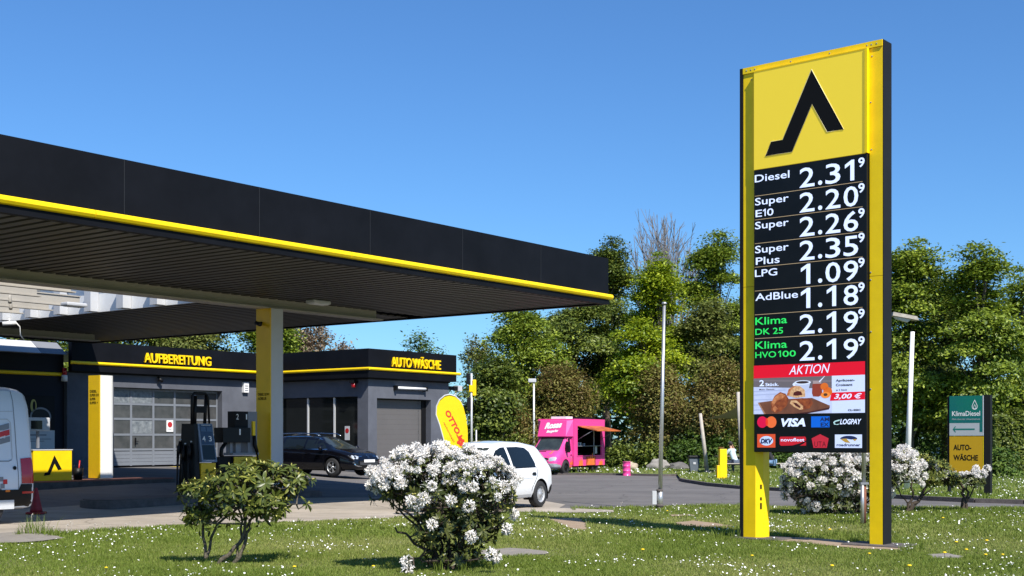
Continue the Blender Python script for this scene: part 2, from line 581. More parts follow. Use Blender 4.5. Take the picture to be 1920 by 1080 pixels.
# fascia panels
M['seam'] = mat('seam_grey', (0.0115, 0.012, 0.0145), 0.6)
seams = [0.0] + [0.02 + 2.95 * k for k in range(1, 10)] + [LEN]
for a, b in zip(seams[:-1], seams[1:]):
    MB().box(-b + .004, -a - .004, -0.04, 0.0, 5.18, ZT).build('fascia_panel', M['black_fascia'], can)
for k in range(8):
    MB().box(0.0, 0.04, k * 2.787 + .004 - .0, (k + 1) * 2.787 - .004, 5.18, ZT).build('fascia_panel', M['black_fascia'], can)
for s_ in seams[1:-1]:
    MB().box(-s_ - .006, -s_ + .006, -.044, -.041, 5.36, ZT).build('seam_cover', M['seam'], can)
for a, b in zip(seams[:-1], seams[1:]):
    MB().box(-b + .004, -a - .004, WID, WID + .04, 5.18, ZT).build('fascia_panel', M['black_fascia'], can)
MB().box(-LEN, -.01, 0.002, WID - .002, ZT - .25, ZT - .20).build('roof_deck', M['midgrey'], can) if False else None
roof_skip = (-LEN, -6.8, 7.6, 17.6)   # opening of the skylight (x0,x1,y0,y1)
rd = MB()
rd.box(-LEN, -.005, 0.005, 7.6, 5.95, 6.02).box(-LEN, -.005, 17.6, WID - .005, 5.95, 6.02).box(-6.8, -.005, 7.6, 17.6, 5.95, 6.02)
rd.build('roof_deck', M['midgrey'], can)
sf = MB()
sf.box(-LEN, -.005, 0.005, 7.3, 5.24, 5.26).box(-LEN, -.005, 17.9, WID - .005, 5.24, 5.26).box(-6.6, -.005, 7.3, 17.9, 5.24, 5.26)
sf.build('ceiling_void', M['black_matt'], can)
# lip under the stripe
lip = MB().box(-LEN, 0.04, -0.045, 0.10, 5.08, 5.178).box(-0.10, 0.045, 0.102, WID, 5.08, 5.178).box(-LEN, 0.04, WID - .1, WID + .045, 5.08, 5.178)
lip.build('edge_lip', M['black_fascia'], can)
# yellow light stripe, rounded, in sections
def stripe(parent, x0, x1, y, z, r, m, name='yellow_stripe', ax='x'):
    prof = [(0, -r), (-r * .7, -r * .8), (-r * 1.1, -r * .2), (-r * 1.1, r * .3), (-r * .7, r * .85), (0, r)]
    mb = MB()
    if ax == 'x':
        mb.prism([(y + a, z + b) for a, b in prof], 'x', x0, x1)
    else:
        mb.prism([(y - a, z + b) for a, b in prof], 'y', x0, x1)
    return mb.build(name, m, parent)
ss = [-0.12, 0.62] + [0.62 + 2.95 * k for k in range(1, 10)]
for a, b in zip(ss[:-1], ss[1:]):
    stripe(can, -b + .006, -a - .006, -0.045, 5.275, 0.072, M['yellow'])
for k in range(8):
    stripe(can, k * 2.787 + .05, (k + 1) * 2.787, 0.045, 5.275, 0.072, M['yellow'], ax='y')
# slats
slat_a = MB().box(-.095, .095, 0.12, 6.2, 5.12, 5.15).mesh('ceiling_slat')
slat_b = MB().box(-.095, .095, 6.8, WID - .12, 5.12, 5.15).mesh('ceiling_slat')
slat_a.materials.append(M['slat']); slat_b.materials.append(M['slat'])
k = 0
x = -0.2
while x > -LEN + .1:
    link('ceiling_slat', slat_a, None, can, loc=(x, 0, 0))
    if x > -6.55:
        link('ceiling_slat', slat_b, None, can, loc=(x, 0, 0))
    x -= 0.30
# beams along the columns
def ibeam(y, x0, x1, z0=4.9, z1=5.23, wv=0.30, name='main_beam'):
    mb = MB()
    mb.box(x0, x1, y - wv / 2, y + wv / 2, z0, z0 + .03).box(x0 + .02, x1 - .12, y - .05, y + .05, z0 + .03, z1 - .03).box(x0, x1 - .1, y - wv / 2, y + wv / 2, z1 - .03, z1)
    return mb
ibeam(6.5, -LEN, -1.7, wv=.42).build('main_beam', M['beam'], can)
ibeam(19.3, -LEN, -1.9, wv=.42).build('main_beam', M['beam'], can)
# skylight: cross beams, struts and sloping translucent sheds
M['sheet'] = mat('white_translucent_sheet', (0.82, 0.82, 0.78), 0.5)
_m = M['sheet']; _n = _m.node_tree.nodes; _l = _m.node_tree.links
_t = _n.new('ShaderNodeBsdfTranslucent'); _t.inputs[0].default_value = (.85, .85, .8, 1)
_x = _n.new('ShaderNodeMixShader'); _x.inputs[0].default_value = .35
_l.new(_n['Principled BSDF'].outputs[0], _x.inputs[1]); _l.new(_t.outputs[0], _x.inputs[2]); _y = _n.new('ShaderNodeMixShader'); _y.inputs[0].default_value = .93
_tr = _n.new('ShaderNodeBsdfTransparent'); _l.new(_x.outputs[0], _y.inputs[1]); _l.new(_tr.outputs[0], _y.inputs[2]); _l.new(_y.outputs[0], _n['Material Output'].inputs[0])
MB().box(-LEN, -6.62, 7.3, 7.36, 5.1, 5.95).box(-LEN, -6.62, 17.84, 17.9, 5.1, 5.95).box(-6.68, -6.62, 7.36, 17.84, 5.1, 5.95).build('skylight_surround', M['white'], can)
M['corrugated'] = mat('grey_corrugated_sheet', (0.13, 0.125, 0.11), 0.6, var=.2, scale=3)
_m = M['corrugated']; _n = _m.node_tree.nodes; _l = _m.node_tree.links
_tr = _n.new('ShaderNodeBsdfTransparent'); _x = _n.new('ShaderNodeMixShader'); _x.inputs[0].default_value = .35
_l.new(_n['Principled BSDF'].outputs[0], _x.inputs[1]); _l.new(_tr.outputs[0], _x.inputs[2]); _l.new(_x.outputs[0], _n['Material Output'].inputs[0])
for i in range(7):
    y0 = 7.8 + i * 1.45
    xe = -9.5 if i < 3 else -7.3
    MB().box(-6.95, -6.69, y0 + .15, y0 + .45, 5.11, 5.94).build('end_fin', M['lightgrey'], can)
    ibeam(y0, -LEN, xe, 5.16, 5.46, .16).build('cross_beam', M['beam'], can)
    sh = MB(); vs_ = []; xx = xe - 1.2
    while xx > -LEN:
        vs_ += [(xx, y0 + .10 + (.03 if len(vs_) % 4 else 0), 5.50), (xx, y0 + .34 + (.03 if len(vs_) % 4 else 0), 5.86)]; xx -= .12
    sh.add(vs_, [(q, q + 1, q + 3, q + 2) for q in range(0, len(vs_) - 2, 2)])
    sh.build('skylight_sheet', M['corrugated'], can)
    for q in range(9):
        xx = xe - 1.3 - q * 2.1 - (i % 2) * .9
        MB().tube([(xx, y0 - .10, 5.10), (xx + .10, y0 + .12, 5.58)], .05, 8).build('strut', M['beam'], can)
sh = MB().add([(-LEN, 7.4, 6.2), (-6.7, 7.4, 6.2), (-6.7, 17.8, 6.2), (-LEN, 17.8, 6.2)], [(0, 1, 2, 3)])
sh.build('skylight_glazing', M['sheet'], can)
def lamp_on_ceiling(x, y, label):
    t = empty('ceiling_light', CO + U * x + N * y + Vector((0, 0, 5.12)), RZ, label, 'light', 'flat lights under the station canopy')
    MB().bevbox(-.30, .30, -.16, .16, -.10, -.003, .03).build('housing', M['lightgrey'], t)
    MB().box(-.24, .24, -.11, .11, -.112, -.101).build('diffuser', M['white'], t)
lamp_on_ceiling(-5.0, 5.45, 'small flat light grey lamp under the black slatted ceiling near the tall column')
lamp_on_ceiling(-8.4, 10.9, 'flat lamp hanging below the skylight beside the cream beam')
lamp_on_ceiling(-9.9, 13.0, 'flat lamp hanging below the skylight, farther left from the cream beam')

# columns (yellow panel on the end, grey or white rounded shell)
def column(x, y, z0, z1, shell, label, lines, lz, fs=1.0):
    p = CO + U * x + N * y
    t = empty('canopy_column' if z1 > 4 else 'fuel_price_column', (p.x, p.y, z0), RZ, label, 'column')
    h = z1 - z0
    w_, r = .50 * fs, .16
    prof = [(0, 0)]
    prof += [(w_ - r + r * math.sin(a), r - r * math.cos(a)) for a in np.linspace(0, math.pi / 2, 7)]
    prof += [(w_ - r + r * math.cos(a), w_ - r + r * math.sin(a)) for a in np.linspace(0, math.pi / 2, 7)]
    prof += [(0, w_)]
    MB().prism(prof, 'z', 0, h).build('shell', shell, t)
    MB().box(-.03, -.002, -.015, w_ + .015, 0.0, h).build('yellow_panel', M['yellow_d'], t)
    for i, s in enumerate(lines):
        put_text(s, M['ink'], t, (-.031, w_ - .06, lz - z0 - i * .105), (0, -1, 0), (0, 0, 1), w=min(.4, .052 * len(s) * 1.0), h=.07, weight=.02, lift=.003)
    return t
c1 = column(-5.62 - .25, 6.5 - .25, T(-6.2, 32) + .15, 4.9, M['lightgrey'], 'tall canopy column with yellow end panel and light grey shell holding the roof', ['DIESEL LKW', 'ADBLUE'], 2.70)
cm = empty('security_camera', c1.matrix_basis @ Vector((-.03, .30, 4.9 - T(-6.2, 32) - .15 - .35)), RZ, 'small dark camera on the yellow panel at the top of the tall column', 'camera')
MB().tube([(0, 0, 0), (-.12, 0, -.02)], .025).build('bracket', M['black'], cm)
MB().tube([(-.10, .10, -.01), (-.16, -.12, -.07)], .05, 10).build('camera_body', M['black'], cm)
pc = Vector((-11.26, 35.0, 0))
rel = pc - CO
c2 = column(rel.dot(U), rel.dot(N), T(pc.x, pc.y) + .15, 3.35, M['white'], 'short white rounded column with yellow panel listing fuels on the pump island', ['DIESEL', 'SUPER E10', 'SUPER', 'SUPER +'], 2.88, .97)

# security camera and cable at the skylight edge
cm2 = empty('security_camera', CO + U * -7.0 + N * 16.2 + Vector((0, 0, 5.1)), RZ, 'small white camera hanging with a cable at the skylight edge', 'camera')
MB().tube([(0, 0, 0.02), (0, 0, -.12)], .02).build('bracket', M['white'], cm2)
MB().tube([(-.16, .1, -.14), (.16, -.1, -.10)], .06, 10).build('camera_body', M['white'], cm2)
MB().tube([(.15, -.1, -.1), (.3, -.05, -.2), (.33, -.05, -.45), (.42, -.1, -.6)], .02, 6).build('cable', M['white'], cm2)

# ---------------------------------------------------------------- station building
BS, BZ = 0.945, 0.089
BO = Vector((-10.2, 54.4, BZ))
bld = empty('service_building', BO, RZ, 'low grey service building with black fascia, yellow stripe and yellow lettering', 'building')
bld.scale = (BS,) * 3
ZG = -0.3    # walls reach below the sloping ground
# walls of the left wing (facade on y=0), opening for the sectional door x -8.12..-2.6
wl = MB()
wl.box(-10.24, -8.12, .30, .55, ZG, 4.24).box(-2.6, -0.3, .30, .55, ZG, 4.24).box(-8.12, -2.6, .30, .55, 3.68, 4.24)
wl.build('wall', M['grey_wall'], bld)
MB().box(-8.119, -2.601, .551, .9, 3.68, 4.0).box(-8.30, -8.121, .551, .9, .2, 3.9).box(-2.599, -2.4, .551, .9, .2, 3.9).build('door_reveal', M['grey_wall'], bld)
# right wing: left face on x=-.0 (towards -u), right face on y=-5.96
wr = MB()
yl = -5.66
# left face wall (plane x = .30), windows y from -5.04 to -0.05
wr.box(.30, .55, -5.66, -5.04, ZG, 4.2).box(.30, .55, -5.04, .30, 3.42, 4.2).box(.30, .55, -5.04, .30, ZG, .38)
wr.box(.551, .84, -5.66, -5.36, ZG, 4.2).box(4.36, 5.60, -5.66, -5.36, ZG, 4.2).box(.84, 4.36, -5.66, -5.36, 3.35, 4.2)
wr.box(5.35, 5.60, -5.36, 4.0, ZG, 4.2)
wr.box(.30, 5.6, 3.9, 4.1, ZG, 4.2)
wr.build('wall', M['grey_wall'], bld)
# roofs and fascias
fa = MB()
fa.box(-10.24, .0, -.0, .22, 4.24, 5.40)
fa.build('fascia', M['black_fascia'], bld)
MB().box(0.0, .22, -5.96, .0, 4.2, 5.42).build('fascia', M['black_fascia'], bld)
MB().box(.22, 5.79, -5.96, -5.74, 4.2, 5.42).build('fascia', M['black_fascia'], bld)
MB().box(5.57, 5.79, -5.74, 4.2, 4.2, 5.42).build('fascia', M['black_fascia'], bld)
MB().box(-10.2, 0.0, .22, 6, 4.95, 5.0).box(.22, 5.57, -5.74, 4.2, 4.95, 5.0).build('roof', M['midgrey'], bld)
MB().box(-10.2, 0.0, .22, .30, 4.18, 4.24).box(.22, .3, -5.74, .2, 4.14, 4.2).box(.3, 5.57, -5.74, -5.66, 4.14, 4.2).build('soffit', M['anthracite'], bld)
stripe(bld, -10.3, -.085, 0.0, 4.56, .062, M['yellow'])
mbs = stripe(bld, -6.05, -.07, 0.0, 4.57, .062, M['yellow'], ax='y')
mbs.scale = (-1, 1, 1)
stripe(bld, .0, 6.05, -5.96, 4.57, .062, M['yellow'])
# sectional door: five columns, four glazed rows, a slatted bottom panel; wicket door in the second column
dr = empty('garage_door', (0, 0, 0)); dr.parent = bld
colx = [-8.10, -7.08, -5.98, -4.90, -3.82, -2.62]
rowz = [3.62, 3.03, 2.42, 1.78, 1.17, 0.55]
fr = MB()
dy = .60
for x_ in colx:
    fr.box(max(x_ - .05, -8.11), min(x_ + .05, -2.61), dy, dy + .05, .50, 3.66)
for z_ in rowz[:5]:
    for a, b in zip(colx[:-1], colx[1:]):
        fr.box(a + .05, b - .05, dy + .002, dy + .048, z_ - .05, z_ + .04)
fr.build('door_frame', M['doorgrey'], dr)
for i in range(5):
    for j in range(4):
        film = (j == 0 and i < 2) or (j == 2 and i == 1)
        MB().box(colx[i] + .055, colx[i + 1] - .055, dy + .02, dy + .03, rowz[j + 1] + .045, rowz[j] - .055).build('pane', M['pane_film'] if film else M['pane'], dr)
for i, (a, b) in enumerate(((-8.05, -7.13), (-7.03, -6.03), (-5.93, -2.67))):
    for q in range(4):
        MB().box(a, b, dy + .004 + (.004 if i == 1 else 0), dy + .04, .52 + q * .145, .52 + q * .145 + .135).build('door_slat', M['doorgrey'], dr)
MB().box(-6.90, -6.86, dy - .05, dy - .001, 1.35, 1.65).box(-6.90, -6.76, dy - .07, dy - .045, 1.48, 1.51).build('door_handle', M['black'], dr)
MB().box(-5.32, -4.98, dy - .012, dy + .015, 1.90, 2.38).build('notice', M['white'], dr)
def nopark(parent, cx, cz, y, r=.12):
    MB().prism(circle_pts(cx, cz, r, n=20), 'y', y - .004, y).build('emblem', M['redlens'], parent)
nopark(dr, -5.15, 2.20, dy - .013)
MB().box(-5.23, -5.07, dy - .0135, dy - .0125, 1.97, 1.99).box(-5.25, -5.05, dy - .0135, dy - .0125, 2.01, 2.03).build('small_print', M['midgrey'], dr)
MB().box(-8.3, -2.4, .66, .70, 0.4, 3.9).build('door_backing', M['black_matt'], bld)
# shop window wall on the right wing
ys = [-5.04, -3.55, -1.91, -.05]
for a, b in zip(ys[:-1], ys[1:]):
    MB().box(.42, .43, a + .05, b - .05, .42, 3.38).build('window_pane', M['glass_dark'], bld)
for y_ in ys[1:3]:
    MB().box(.37, .45, y_ - .04, y_ + .04, .385, 3.4).build('mullion', M['alu'], bld)
MB().box(.38, .46, -5.035, -4.99, .385, 3.4).box(.38, .46, -.09, .29, .385, 3.4).box(.38, .46, -5.035, -.09, 3.38, 3.415).box(.38, .46, -4.98, -.09, .383, .42).build('window_frame', M['anthracite'], bld)
MB().box(.46, 5.3, -5.2, 3.8, .3, .31).box(3.9, 3.95, -5.3, 3.8, .31, 4.1).build('interior', M['midgrey'], bld)
nt_ = MB().box(.405, .418, -4.45, -4.17, 1.55, 2.15).build('notice', M['lightgrey'], bld)
MB().prism([(y_, z_) for y_, z_ in circle_pts(-4.31, 1.95, .11, n=20)], 'x', .400, .404).build('emblem', M['redlens'], bld)
# wash bay opening with roller door
bay = MB()
M['roller'] = mat('roller_door_grey', (0.115, 0.108, 0.105), 0.5, var=0.05, scale=1)
for q in range(14):
    MB().box(.90, 4.10, -5.30, -5.27, .30 + q * .215, .30 + q * .215 + .212).build('roller_slat', M['roller'], bld)
MB().box(.841, .90, -5.355, -5.28, .25, 3.349).box(4.10, 4.359, -5.355, -5.28, .25, 3.349).box(.90, 4.10, -5.355, -5.28, 3.30, 3.349).build('door_frame', M['black'], bld)
MB().box(.551, 5.2, -5.26, -5.2, 0, 4.1).build('bay_back', M['black_matt'], bld)
# yellow letters
for s, x0, x1, y_, z_, h_ in (('AUFBEREITUNG', -6.93, -3.5, -0.0, 4.72, .40), ('AUTO WÄSCHE', 1.38, 4.62, -5.96, 4.72, .42)):
    # one mesh per letter
    me = text_mesh(s.replace(' ', '\u2009'), weight=.03, extrude=.5)
    co = np.array([v.co[:] for v in me.vertices]); tw = co[:, 0].max(); bpy.data.meshes.remove(me)
    sc_x = (x1 - x0) / tw
    pos = 0
    for i, ch in enumerate(s):
        pre = text_mesh(s[:i + 1].replace(' ', '\u2009') , weight=.03) if ch != ' ' else None
        if pre is None: continue
        x_end = max(v.co.x for v in pre.vertices)
        bpy.data.meshes.remove(pre)
        one = text_mesh(ch, weight=.012)
        wd = max(v.co.x for v in one.vertices) - min(v.co.x for v in one.vertices)
        bpy.data.meshes.remove(one)
        put_text(ch, M['yellow'], bld, (x0 + (x_end - wd) * sc_x, y_ - .001, z_), (1, 0, 0), (0, 0, 1), w=wd * sc_x, h=h_, weight=.012, extrude=.04, name='letter')
# things fixed to the building
def on_b(x_, y_, z_): return BO + (U * x_ + N * y_ + Vector((0, 0, z_))) * BS
def bempty(*a):
    t_ = empty(*a)
    t_.scale = (BS,) * 3
    return t_
t = bempty('tube_light', on_b(2.9, -5.66, 3.82), RZ, 'long white tube light fixed above the grey wash bay door', 'light')
MB().box(-.92, .92, -.10, -.001, -.03, .05).build('housing', M['lightgrey'], t)
MB().tube([(-.95, -.14, 0), (.95, -.14, 0)], .06, 10).build('tube', M['white'], t)
MB().box(-1.03, -.93, -.2, 0, -.10, .10).build('end_bracket', M['black'], t)
MB().box(.93, 1.03, -.2, 0, -.10, .10).build('end_bracket', M['black'], t)
t = bempty('warning_light', on_b(.30, -4.95, 4.0), RZ, 'red warning light under the black fascia beside the building corner', 'light')
MB().box(-.30, -.001, -.12, .12, -.02, .10).build('bracket', M['black'], t)
MB().lathe([(0, -.22), (.10, -.20), (.11, -.02), (0, -.02)], 12, (-.16, 0, 0)).build('red_lens', M['redlens'], t)
t = bempty('security_camera', on_b(-6.0, .30, 4.10), RZ, 'small black camera on the grey wall under AUFBEREITUNG', 'camera')
MB().tube([(0, -.001, .05), (0, -.10, .05), (0, -.14, -.05)], .025).build('bracket', M['black'], t)
MB().tube([(-.06, -.16, -.02), (.10, -.20, -.12)], .075, 10).build('camera_body', M['black'], t)
t = bempty('alarm_box', on_b(-1.35, .30, 3.9), RZ, 'white ribbed alarm box on the grey wall beside the tall column', 'box')
MB().box(-.14, .14, -.14, -.001, -.25, .2).build('box_body', M['white'], t)
for q in range(3): MB().box(-.09, .09, -.147, -.142, -.18 + q * .1, -.14 + q * .1).build('vent_slot', M['midgrey'], t)
# side lamp on the right end of the building
t = bempty('floodlight', on_b(5.79, -5.3, 3.95), RZ, 'dark floodlight arm on the right end of the wash building', 'light')
MB().box(.001, .75, -.12, .12, -.09, .08).build('lamp_arm', M['black'], t)
MB().box(.75, 1.05, -.14, .14, -.12, .12).build('lamp_head', M['lightgrey'], t)
MB().tube([(.02, 0, -.35), (.5, 0, -.42), (.9, 0, -.13)], .03, 6).build('brace', M['lightgrey'], t)

# shop to the left, in the canopy's shade
shop = bempty('shop_building', BO, RZ, 'dark blue shop wall with yellow stripe in the shade under the canopy', 'building')
MB().box(-32, -10.26, .50, .75, -.3, 4.85).build('wall', M['dark_wall'], shop)
MB().box(-32, -10.26, .75, 8, 4.7, 4.8).build('roof', M['midgrey'], shop)
stripe(shop, -32, -10.35, 0.50, 4.10, .07, M['yellow'])
MB().box(-12.6, -11.9, .47, .499, 1.35, 2.9).box(-12.55, -10.6, .495, .499, .6, .7).build('window_frame', M['anthracite'], shop)
MB().box(-13.9, -12.2, .46, .499, 2.45, 3.35).build('window_frame', M['anthracite'], shop)
MB().box(-13.75, -12.35, .445, .46, 2.55, 3.25).build('pane', M['glass_dark'], shop)
# pale upstand of the roof edge
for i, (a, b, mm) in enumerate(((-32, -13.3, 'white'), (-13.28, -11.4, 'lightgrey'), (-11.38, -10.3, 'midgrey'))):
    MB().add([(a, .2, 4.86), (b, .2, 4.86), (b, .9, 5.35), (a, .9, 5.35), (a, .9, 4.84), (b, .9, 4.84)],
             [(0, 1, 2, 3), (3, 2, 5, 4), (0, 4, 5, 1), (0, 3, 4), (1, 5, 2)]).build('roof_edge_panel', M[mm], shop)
t = bempty('beacon', on_b(-10.32, .35, 3.95), RZ, 'red and white beacon at the end of the yellow stripe', 'light')
MB().lathe([(0, .12), (.09, .12), (.09, .40), (0, .42)], 12).build('red_lens', M['redlens'], t)
MB().lathe([(0, -.12), (.11, -.12), (.11, .119), (0, .119)], 12).box(-.05, .05, 0, .15, -.1, 0).build('base', M['white'], t)
t = bempty('advert_poster', on_b(-11.35, .46, 1.0), RZ, 'dark poster with a pale curved shape above a light notice board on the shop wall', 'poster')
MB().box(-.65, .65, -.03, 0, .95, 2.25).build('poster_board', M['anthracite'], t)
MB().box(-.62, .65, -.03, 0, .10, .93).build('notice_board', M['lightgrey'], t)
MB().prism([(-.25 + .13 * math.cos(a), 1.85 + .26 * math.sin(a)) for a in np.linspace(0, 6.28, 18)[:-1]], 'y', -.034, -.031).build('poster_shape', mat('pale_yellow_print', (.45, .40, .12), .6), t)
MB().prism([(-.23 + .06 * math.cos(a), 1.87 + .17 * math.sin(a)) for a in np.linspace(0, 6.28, 18)[:-1]], 'y', -.038, -.035).build('poster_shape', M['anthracite'], t)
MB().prism([(.05 + .45 * math.cos(a), 1.45 + .36 * math.sin(a)) for a in np.linspace(0, 6.28, 26)[:-1]], 'y', -.034, -.031).build('poster_shape', M['midgrey'], t)
MB().prism([(.05 + .38 * math.cos(a), 1.45 + .29 * math.sin(a)) for a in np.linspace(0, 6.28, 26)[:-1]], 'y', -.038, -.035).build('poster_shape', M['black'], t)
MB().box(-.5, .3, -.033, -.031, .72, .78).box(-.5, .5, -.033, -.031, .58, .61).box(-.5, .2, -.033, -.031, .5, .53).build('small_print', M['midgrey'], t)
# painted yellow mark in front of the sectional door
a = on_b(-5.3, -1.2, 0); 
yl_ = [(p.x, p.y) for p in (on_b(-5.9, -.3, 0), on_b(-5.55, -.3, 0), on_b(-5.55, -2.2, 0), on_b(-5.9, -2.2, 0))]
sheet('road_marking', yl_, .02, M['yellow'])

# ---------------------------------------------------------------- pump islands
def island(name, c, half_u, half_n, m_top, label):
    z0 = T(c.x, c.y)
    t = empty(name, (c.x, c.y, z0), RZ, label, 'pump island')
    n = 16
    pts = [(half_u - half_n * .5 + half_n * .5 * math.cos(a), half_n * math.sin(a)) for a in np.linspace(-math.pi / 2, math.pi / 2, n)]
    pts += [(-x_, -y_) for x_, y_ in pts]
    MB().prism(pts, 'z', -.3, .12).build('kerb_ring', M['kerb'], t)
    pts2 = [(x_ * .985, y_ * .93) for x_, y_ in pts]
    MB().prism(pts2, 'z', .121, .15).build('paving', m_top, t)
    return t
M['redpave'] = mat('reddish_paving', (0.25, 0.10, 0.07), .9, var=.25, scale=5)
c_i2 = Vector((-11.85, 34.15, 0))
island('pump_island', c_i2, 3.3, .55, M['redpave'], 'raised pump island with checkered dark kerb under the white column')
c_i1 = CO + U * -7.6 + N * 6.5
island('pump_island', c_i1, 3.4, .6, M['kerb'], 'raised pump island under the tall grey column and dark pumps')

LOGO = [(0.0, 1.0), (.60, .275), (.33, .245), (.03, .60), (-.30, .03), (-.86, -.02 + .0), (-.745, .17), (-.53, .19)]
# the arrow emblem, measured once on the big sign and reused small (x right, y up, unit height)
def emblem(parent, origin, xd, yd, h, m, thick=.004, name='emblem'):
    pts = [(0, 1.0), (.41, .305), (.20, .275), (.01, .595), (-.245, .045), (-.585, 0.0), (-.51, .165), (-.365, .19)]
    xd = Vector(xd); yd = Vector(yd); zd = xd.cross(yd)
    tr = tessellate_polygon([[Vector((*p, 0)) for p in pts]])
    n = len(pts)
    vs = [Vector(origin) + xd * p[0] * h + yd * p[1] * h for p in pts]
    vs = vs + [v + zd * thick for v in vs]
    mb = MB().add(vs, [tuple(t_) for t_ in tr] + [tuple(i + n for i in t_) for t_ in tr] + [(i, (i + 1) % n, (i + 1) % n + n, i + n) for i in range(n)])
    return mb.build(name, m, parent)

# yellow boxed terminal, hose pillar and display on the left island
zt = T(-11.8, 34.2) + .15
bp_ = Vector((XD(135, 34.2), 34.2, zt))
t = empty('yellow_cabinet', bp_, RZ, 'bright yellow cabinet with black arrow emblem on the left pump island', 'cabinet')
MB().bevbox(-1.14, 0, 0, .35, 0, .80, .012).build('cabinet_body', M['yellow'], t)
MB().box(-1.16, .02, -.01, .36, .802, .825).build('cabinet_lid', M['lightgrey'], t)
emblem(t, (-.53, -.002, .13), (1, 0, 0), (0, 0, 1), .54, M['ink'])
t = empty('hose_pillar', bp_ + U * -1.62, RZ, 'light grey fuel hose pillar with two yellow grips beside the white van', 'fuel pump')
MB().bevbox(-.16, .30, .05, .35, 0, 2.0, .015).build('pillar', M['lightgrey'], t)
for x_ in (-.08, .16):
    h_ = MB().tube([(x_, .02, 1.32), (x_, .0, 1.8)], [.05, .055], 10).build('grip', M['yellow'], t)
    MB().tube([(x_, .0, 1.81), (x_, .0, 1.93)], .025, 8).build('nozzle_tip', M['white'], t)
    MB().tube([(x_, .02, 1.32), (x_ + .02, .02, 1.1), (x_ - .03, .0, .95)], [.035, .05, .05], 8).build('nozzle', M['black'], t)
    MB().tube([(x_ - .03, 0, 1.1), (x_ + .06, -.05, .7), (x_ + .08, -.06, .3), (x_ + .0, 0, .08), (x_ - .04, .05, .3), (x_ - .02, .04, .9)], .022, 6).build('hose', M['black'], t)
t = empty('card_terminal', bp_ + U * -.92 + Vector((0, 0, 1.06)), RZ, 'grey card terminal with dark screen above the yellow cabinet', 'terminal')
MB().bevbox(-.36, .30, .05, .25, .25, .60, .02).build('terminal_body', M['lightgrey'], t)
MB().box(-.26, .06, .035, .049, .30, .52).build('terminal_screen', M['glass_dark'], t)
MB().box(-.03, .03, .12, .18, -.2, .249).build('terminal_post', M['midgrey'], t)
t = empty('bucket', bp_ + U * .28 + N * .15, RZ, 'black bucket with a red handled squeegee beside the yellow cabinet', 'bucket')
MB().lathe([(0, .02), (.11, .0), (.15, .32), (.14, .32), (.10, .03)], 14).build('bucket_body', M['black'], t)
MB().tube([(-.15, 0, .31), (-.1, 0, .40), (0, 0, .33), (.1, 0, .40), (.15, 0, .31)], .012, 6).build('bucket_handle', M['black'], t)
MB().tube([(0, 0, .1), (.06, 0, .52)], .018, 6).build('squeegee', M['red'], t)

# front pump (numbers 4 and 3)
pp = CO + U * -8.12 + N * 6.25
z1 = T(pp.x, pp.y) + .15
t = empty('fuel_pump', (pp.x, pp.y, z1), RZ, 'black fuel pump with blue display numbered 4 and 3 and a hose arch on top', 'fuel pump', 'fuel pumps under the canopy')
body = MB()
body.add([(-.14, -.06, 0), (.0, -.06, 0), (.0, .62, 0), (-.14, .62, 0), (-.14, .02, 1.72), (-.04, .02, 1.72), (-.04, .48, 1.72), (-.14, .48, 1.72)],
         [(0, 3, 2, 1), (4, 5, 6, 7), (0, 1, 5, 4), (1, 2, 6, 5), (2, 3, 7, 6), (3, 0, 4, 7)])
body.build('pump_body', M['black'], t)
dp = MB()
dp.add([(.0, -.1, .80), (.46, -.1, .80), (.46, .4, .80), (.0, .4, .80), (-.04, .02, 1.72), (.40, .02, 1.72), (.40, .4, 1.72), (-.04, .4, 1.72)],
       [(0, 3, 2, 1), (4, 5, 6, 7), (0, 1, 5, 4), (1, 2, 6, 5), (2, 3, 7, 6), (3, 0, 4, 7)])
dp.build('display_housing', mat('blue_grey_housing', (.16, .20, .27), .4), t)
def slope(x_, z_, o=.004): return (x_ - .04 * (z_ - .8) / .92, -.1 + .12 * (z_ - .8) / .92 - o, z_)
def quad(x0, x1, z0, z1_, o): return MB().add([slope(x0, z0, o), slope(x1, z0, o), slope(x1, z1_, o), slope(x0, z1_, o), slope(x0, z0, o - .003), slope(x1, z0, o - .003), slope(x1, z1_, o - .003), slope(x0, z1_, o - .003)],
                                              [(0, 1, 2, 3), (7, 6, 5, 4), (0, 4, 5, 1), (2, 6, 7, 3), (1, 5, 6, 2), (0, 3, 7, 4)])
quad(.05, .42, 1.22, 1.70, .004).build('display', mat('dark_blue_display', (.016, .03, .07), .25), t)
quad(.05, .42, .86, 1.21, .004).build('keypad_screen', M['glass_dark'], t)
quad(.07, .22, 1.53, 1.64, .008).build('price_window', mat('lcd_blue', (.05, .09, .16), .3), t)
quad(.25, .40, 1.53, 1.64, .008).build('price_window', MATS['lcd_blue'], t)
quad(.10, .38, 1.675, 1.69, .009).build('small_print', M['lightgrey'], t)
quad(.10, .36, .835, .85, .009).build('small_print', M['lightgrey'], t)
ydir = Vector((-.04, .12, .92)).normalized()
for s_, x_ in (('4', .085), ('3', .275)):
    put_text(s_, M['white'], t, slope(x_, 1.30, .008), (1, 0, 0), ydir, w=.09, h=.13, weight=.01, lift=.003, name='number')
MB().box(.002, .44, -.06, .36, 0, .78).build('pump_panel', M['yellow_d'], t)
emblem(t, (.25, -.062, .12), (1, 0, 0), (0, 0, 1), .42, M['ink'])
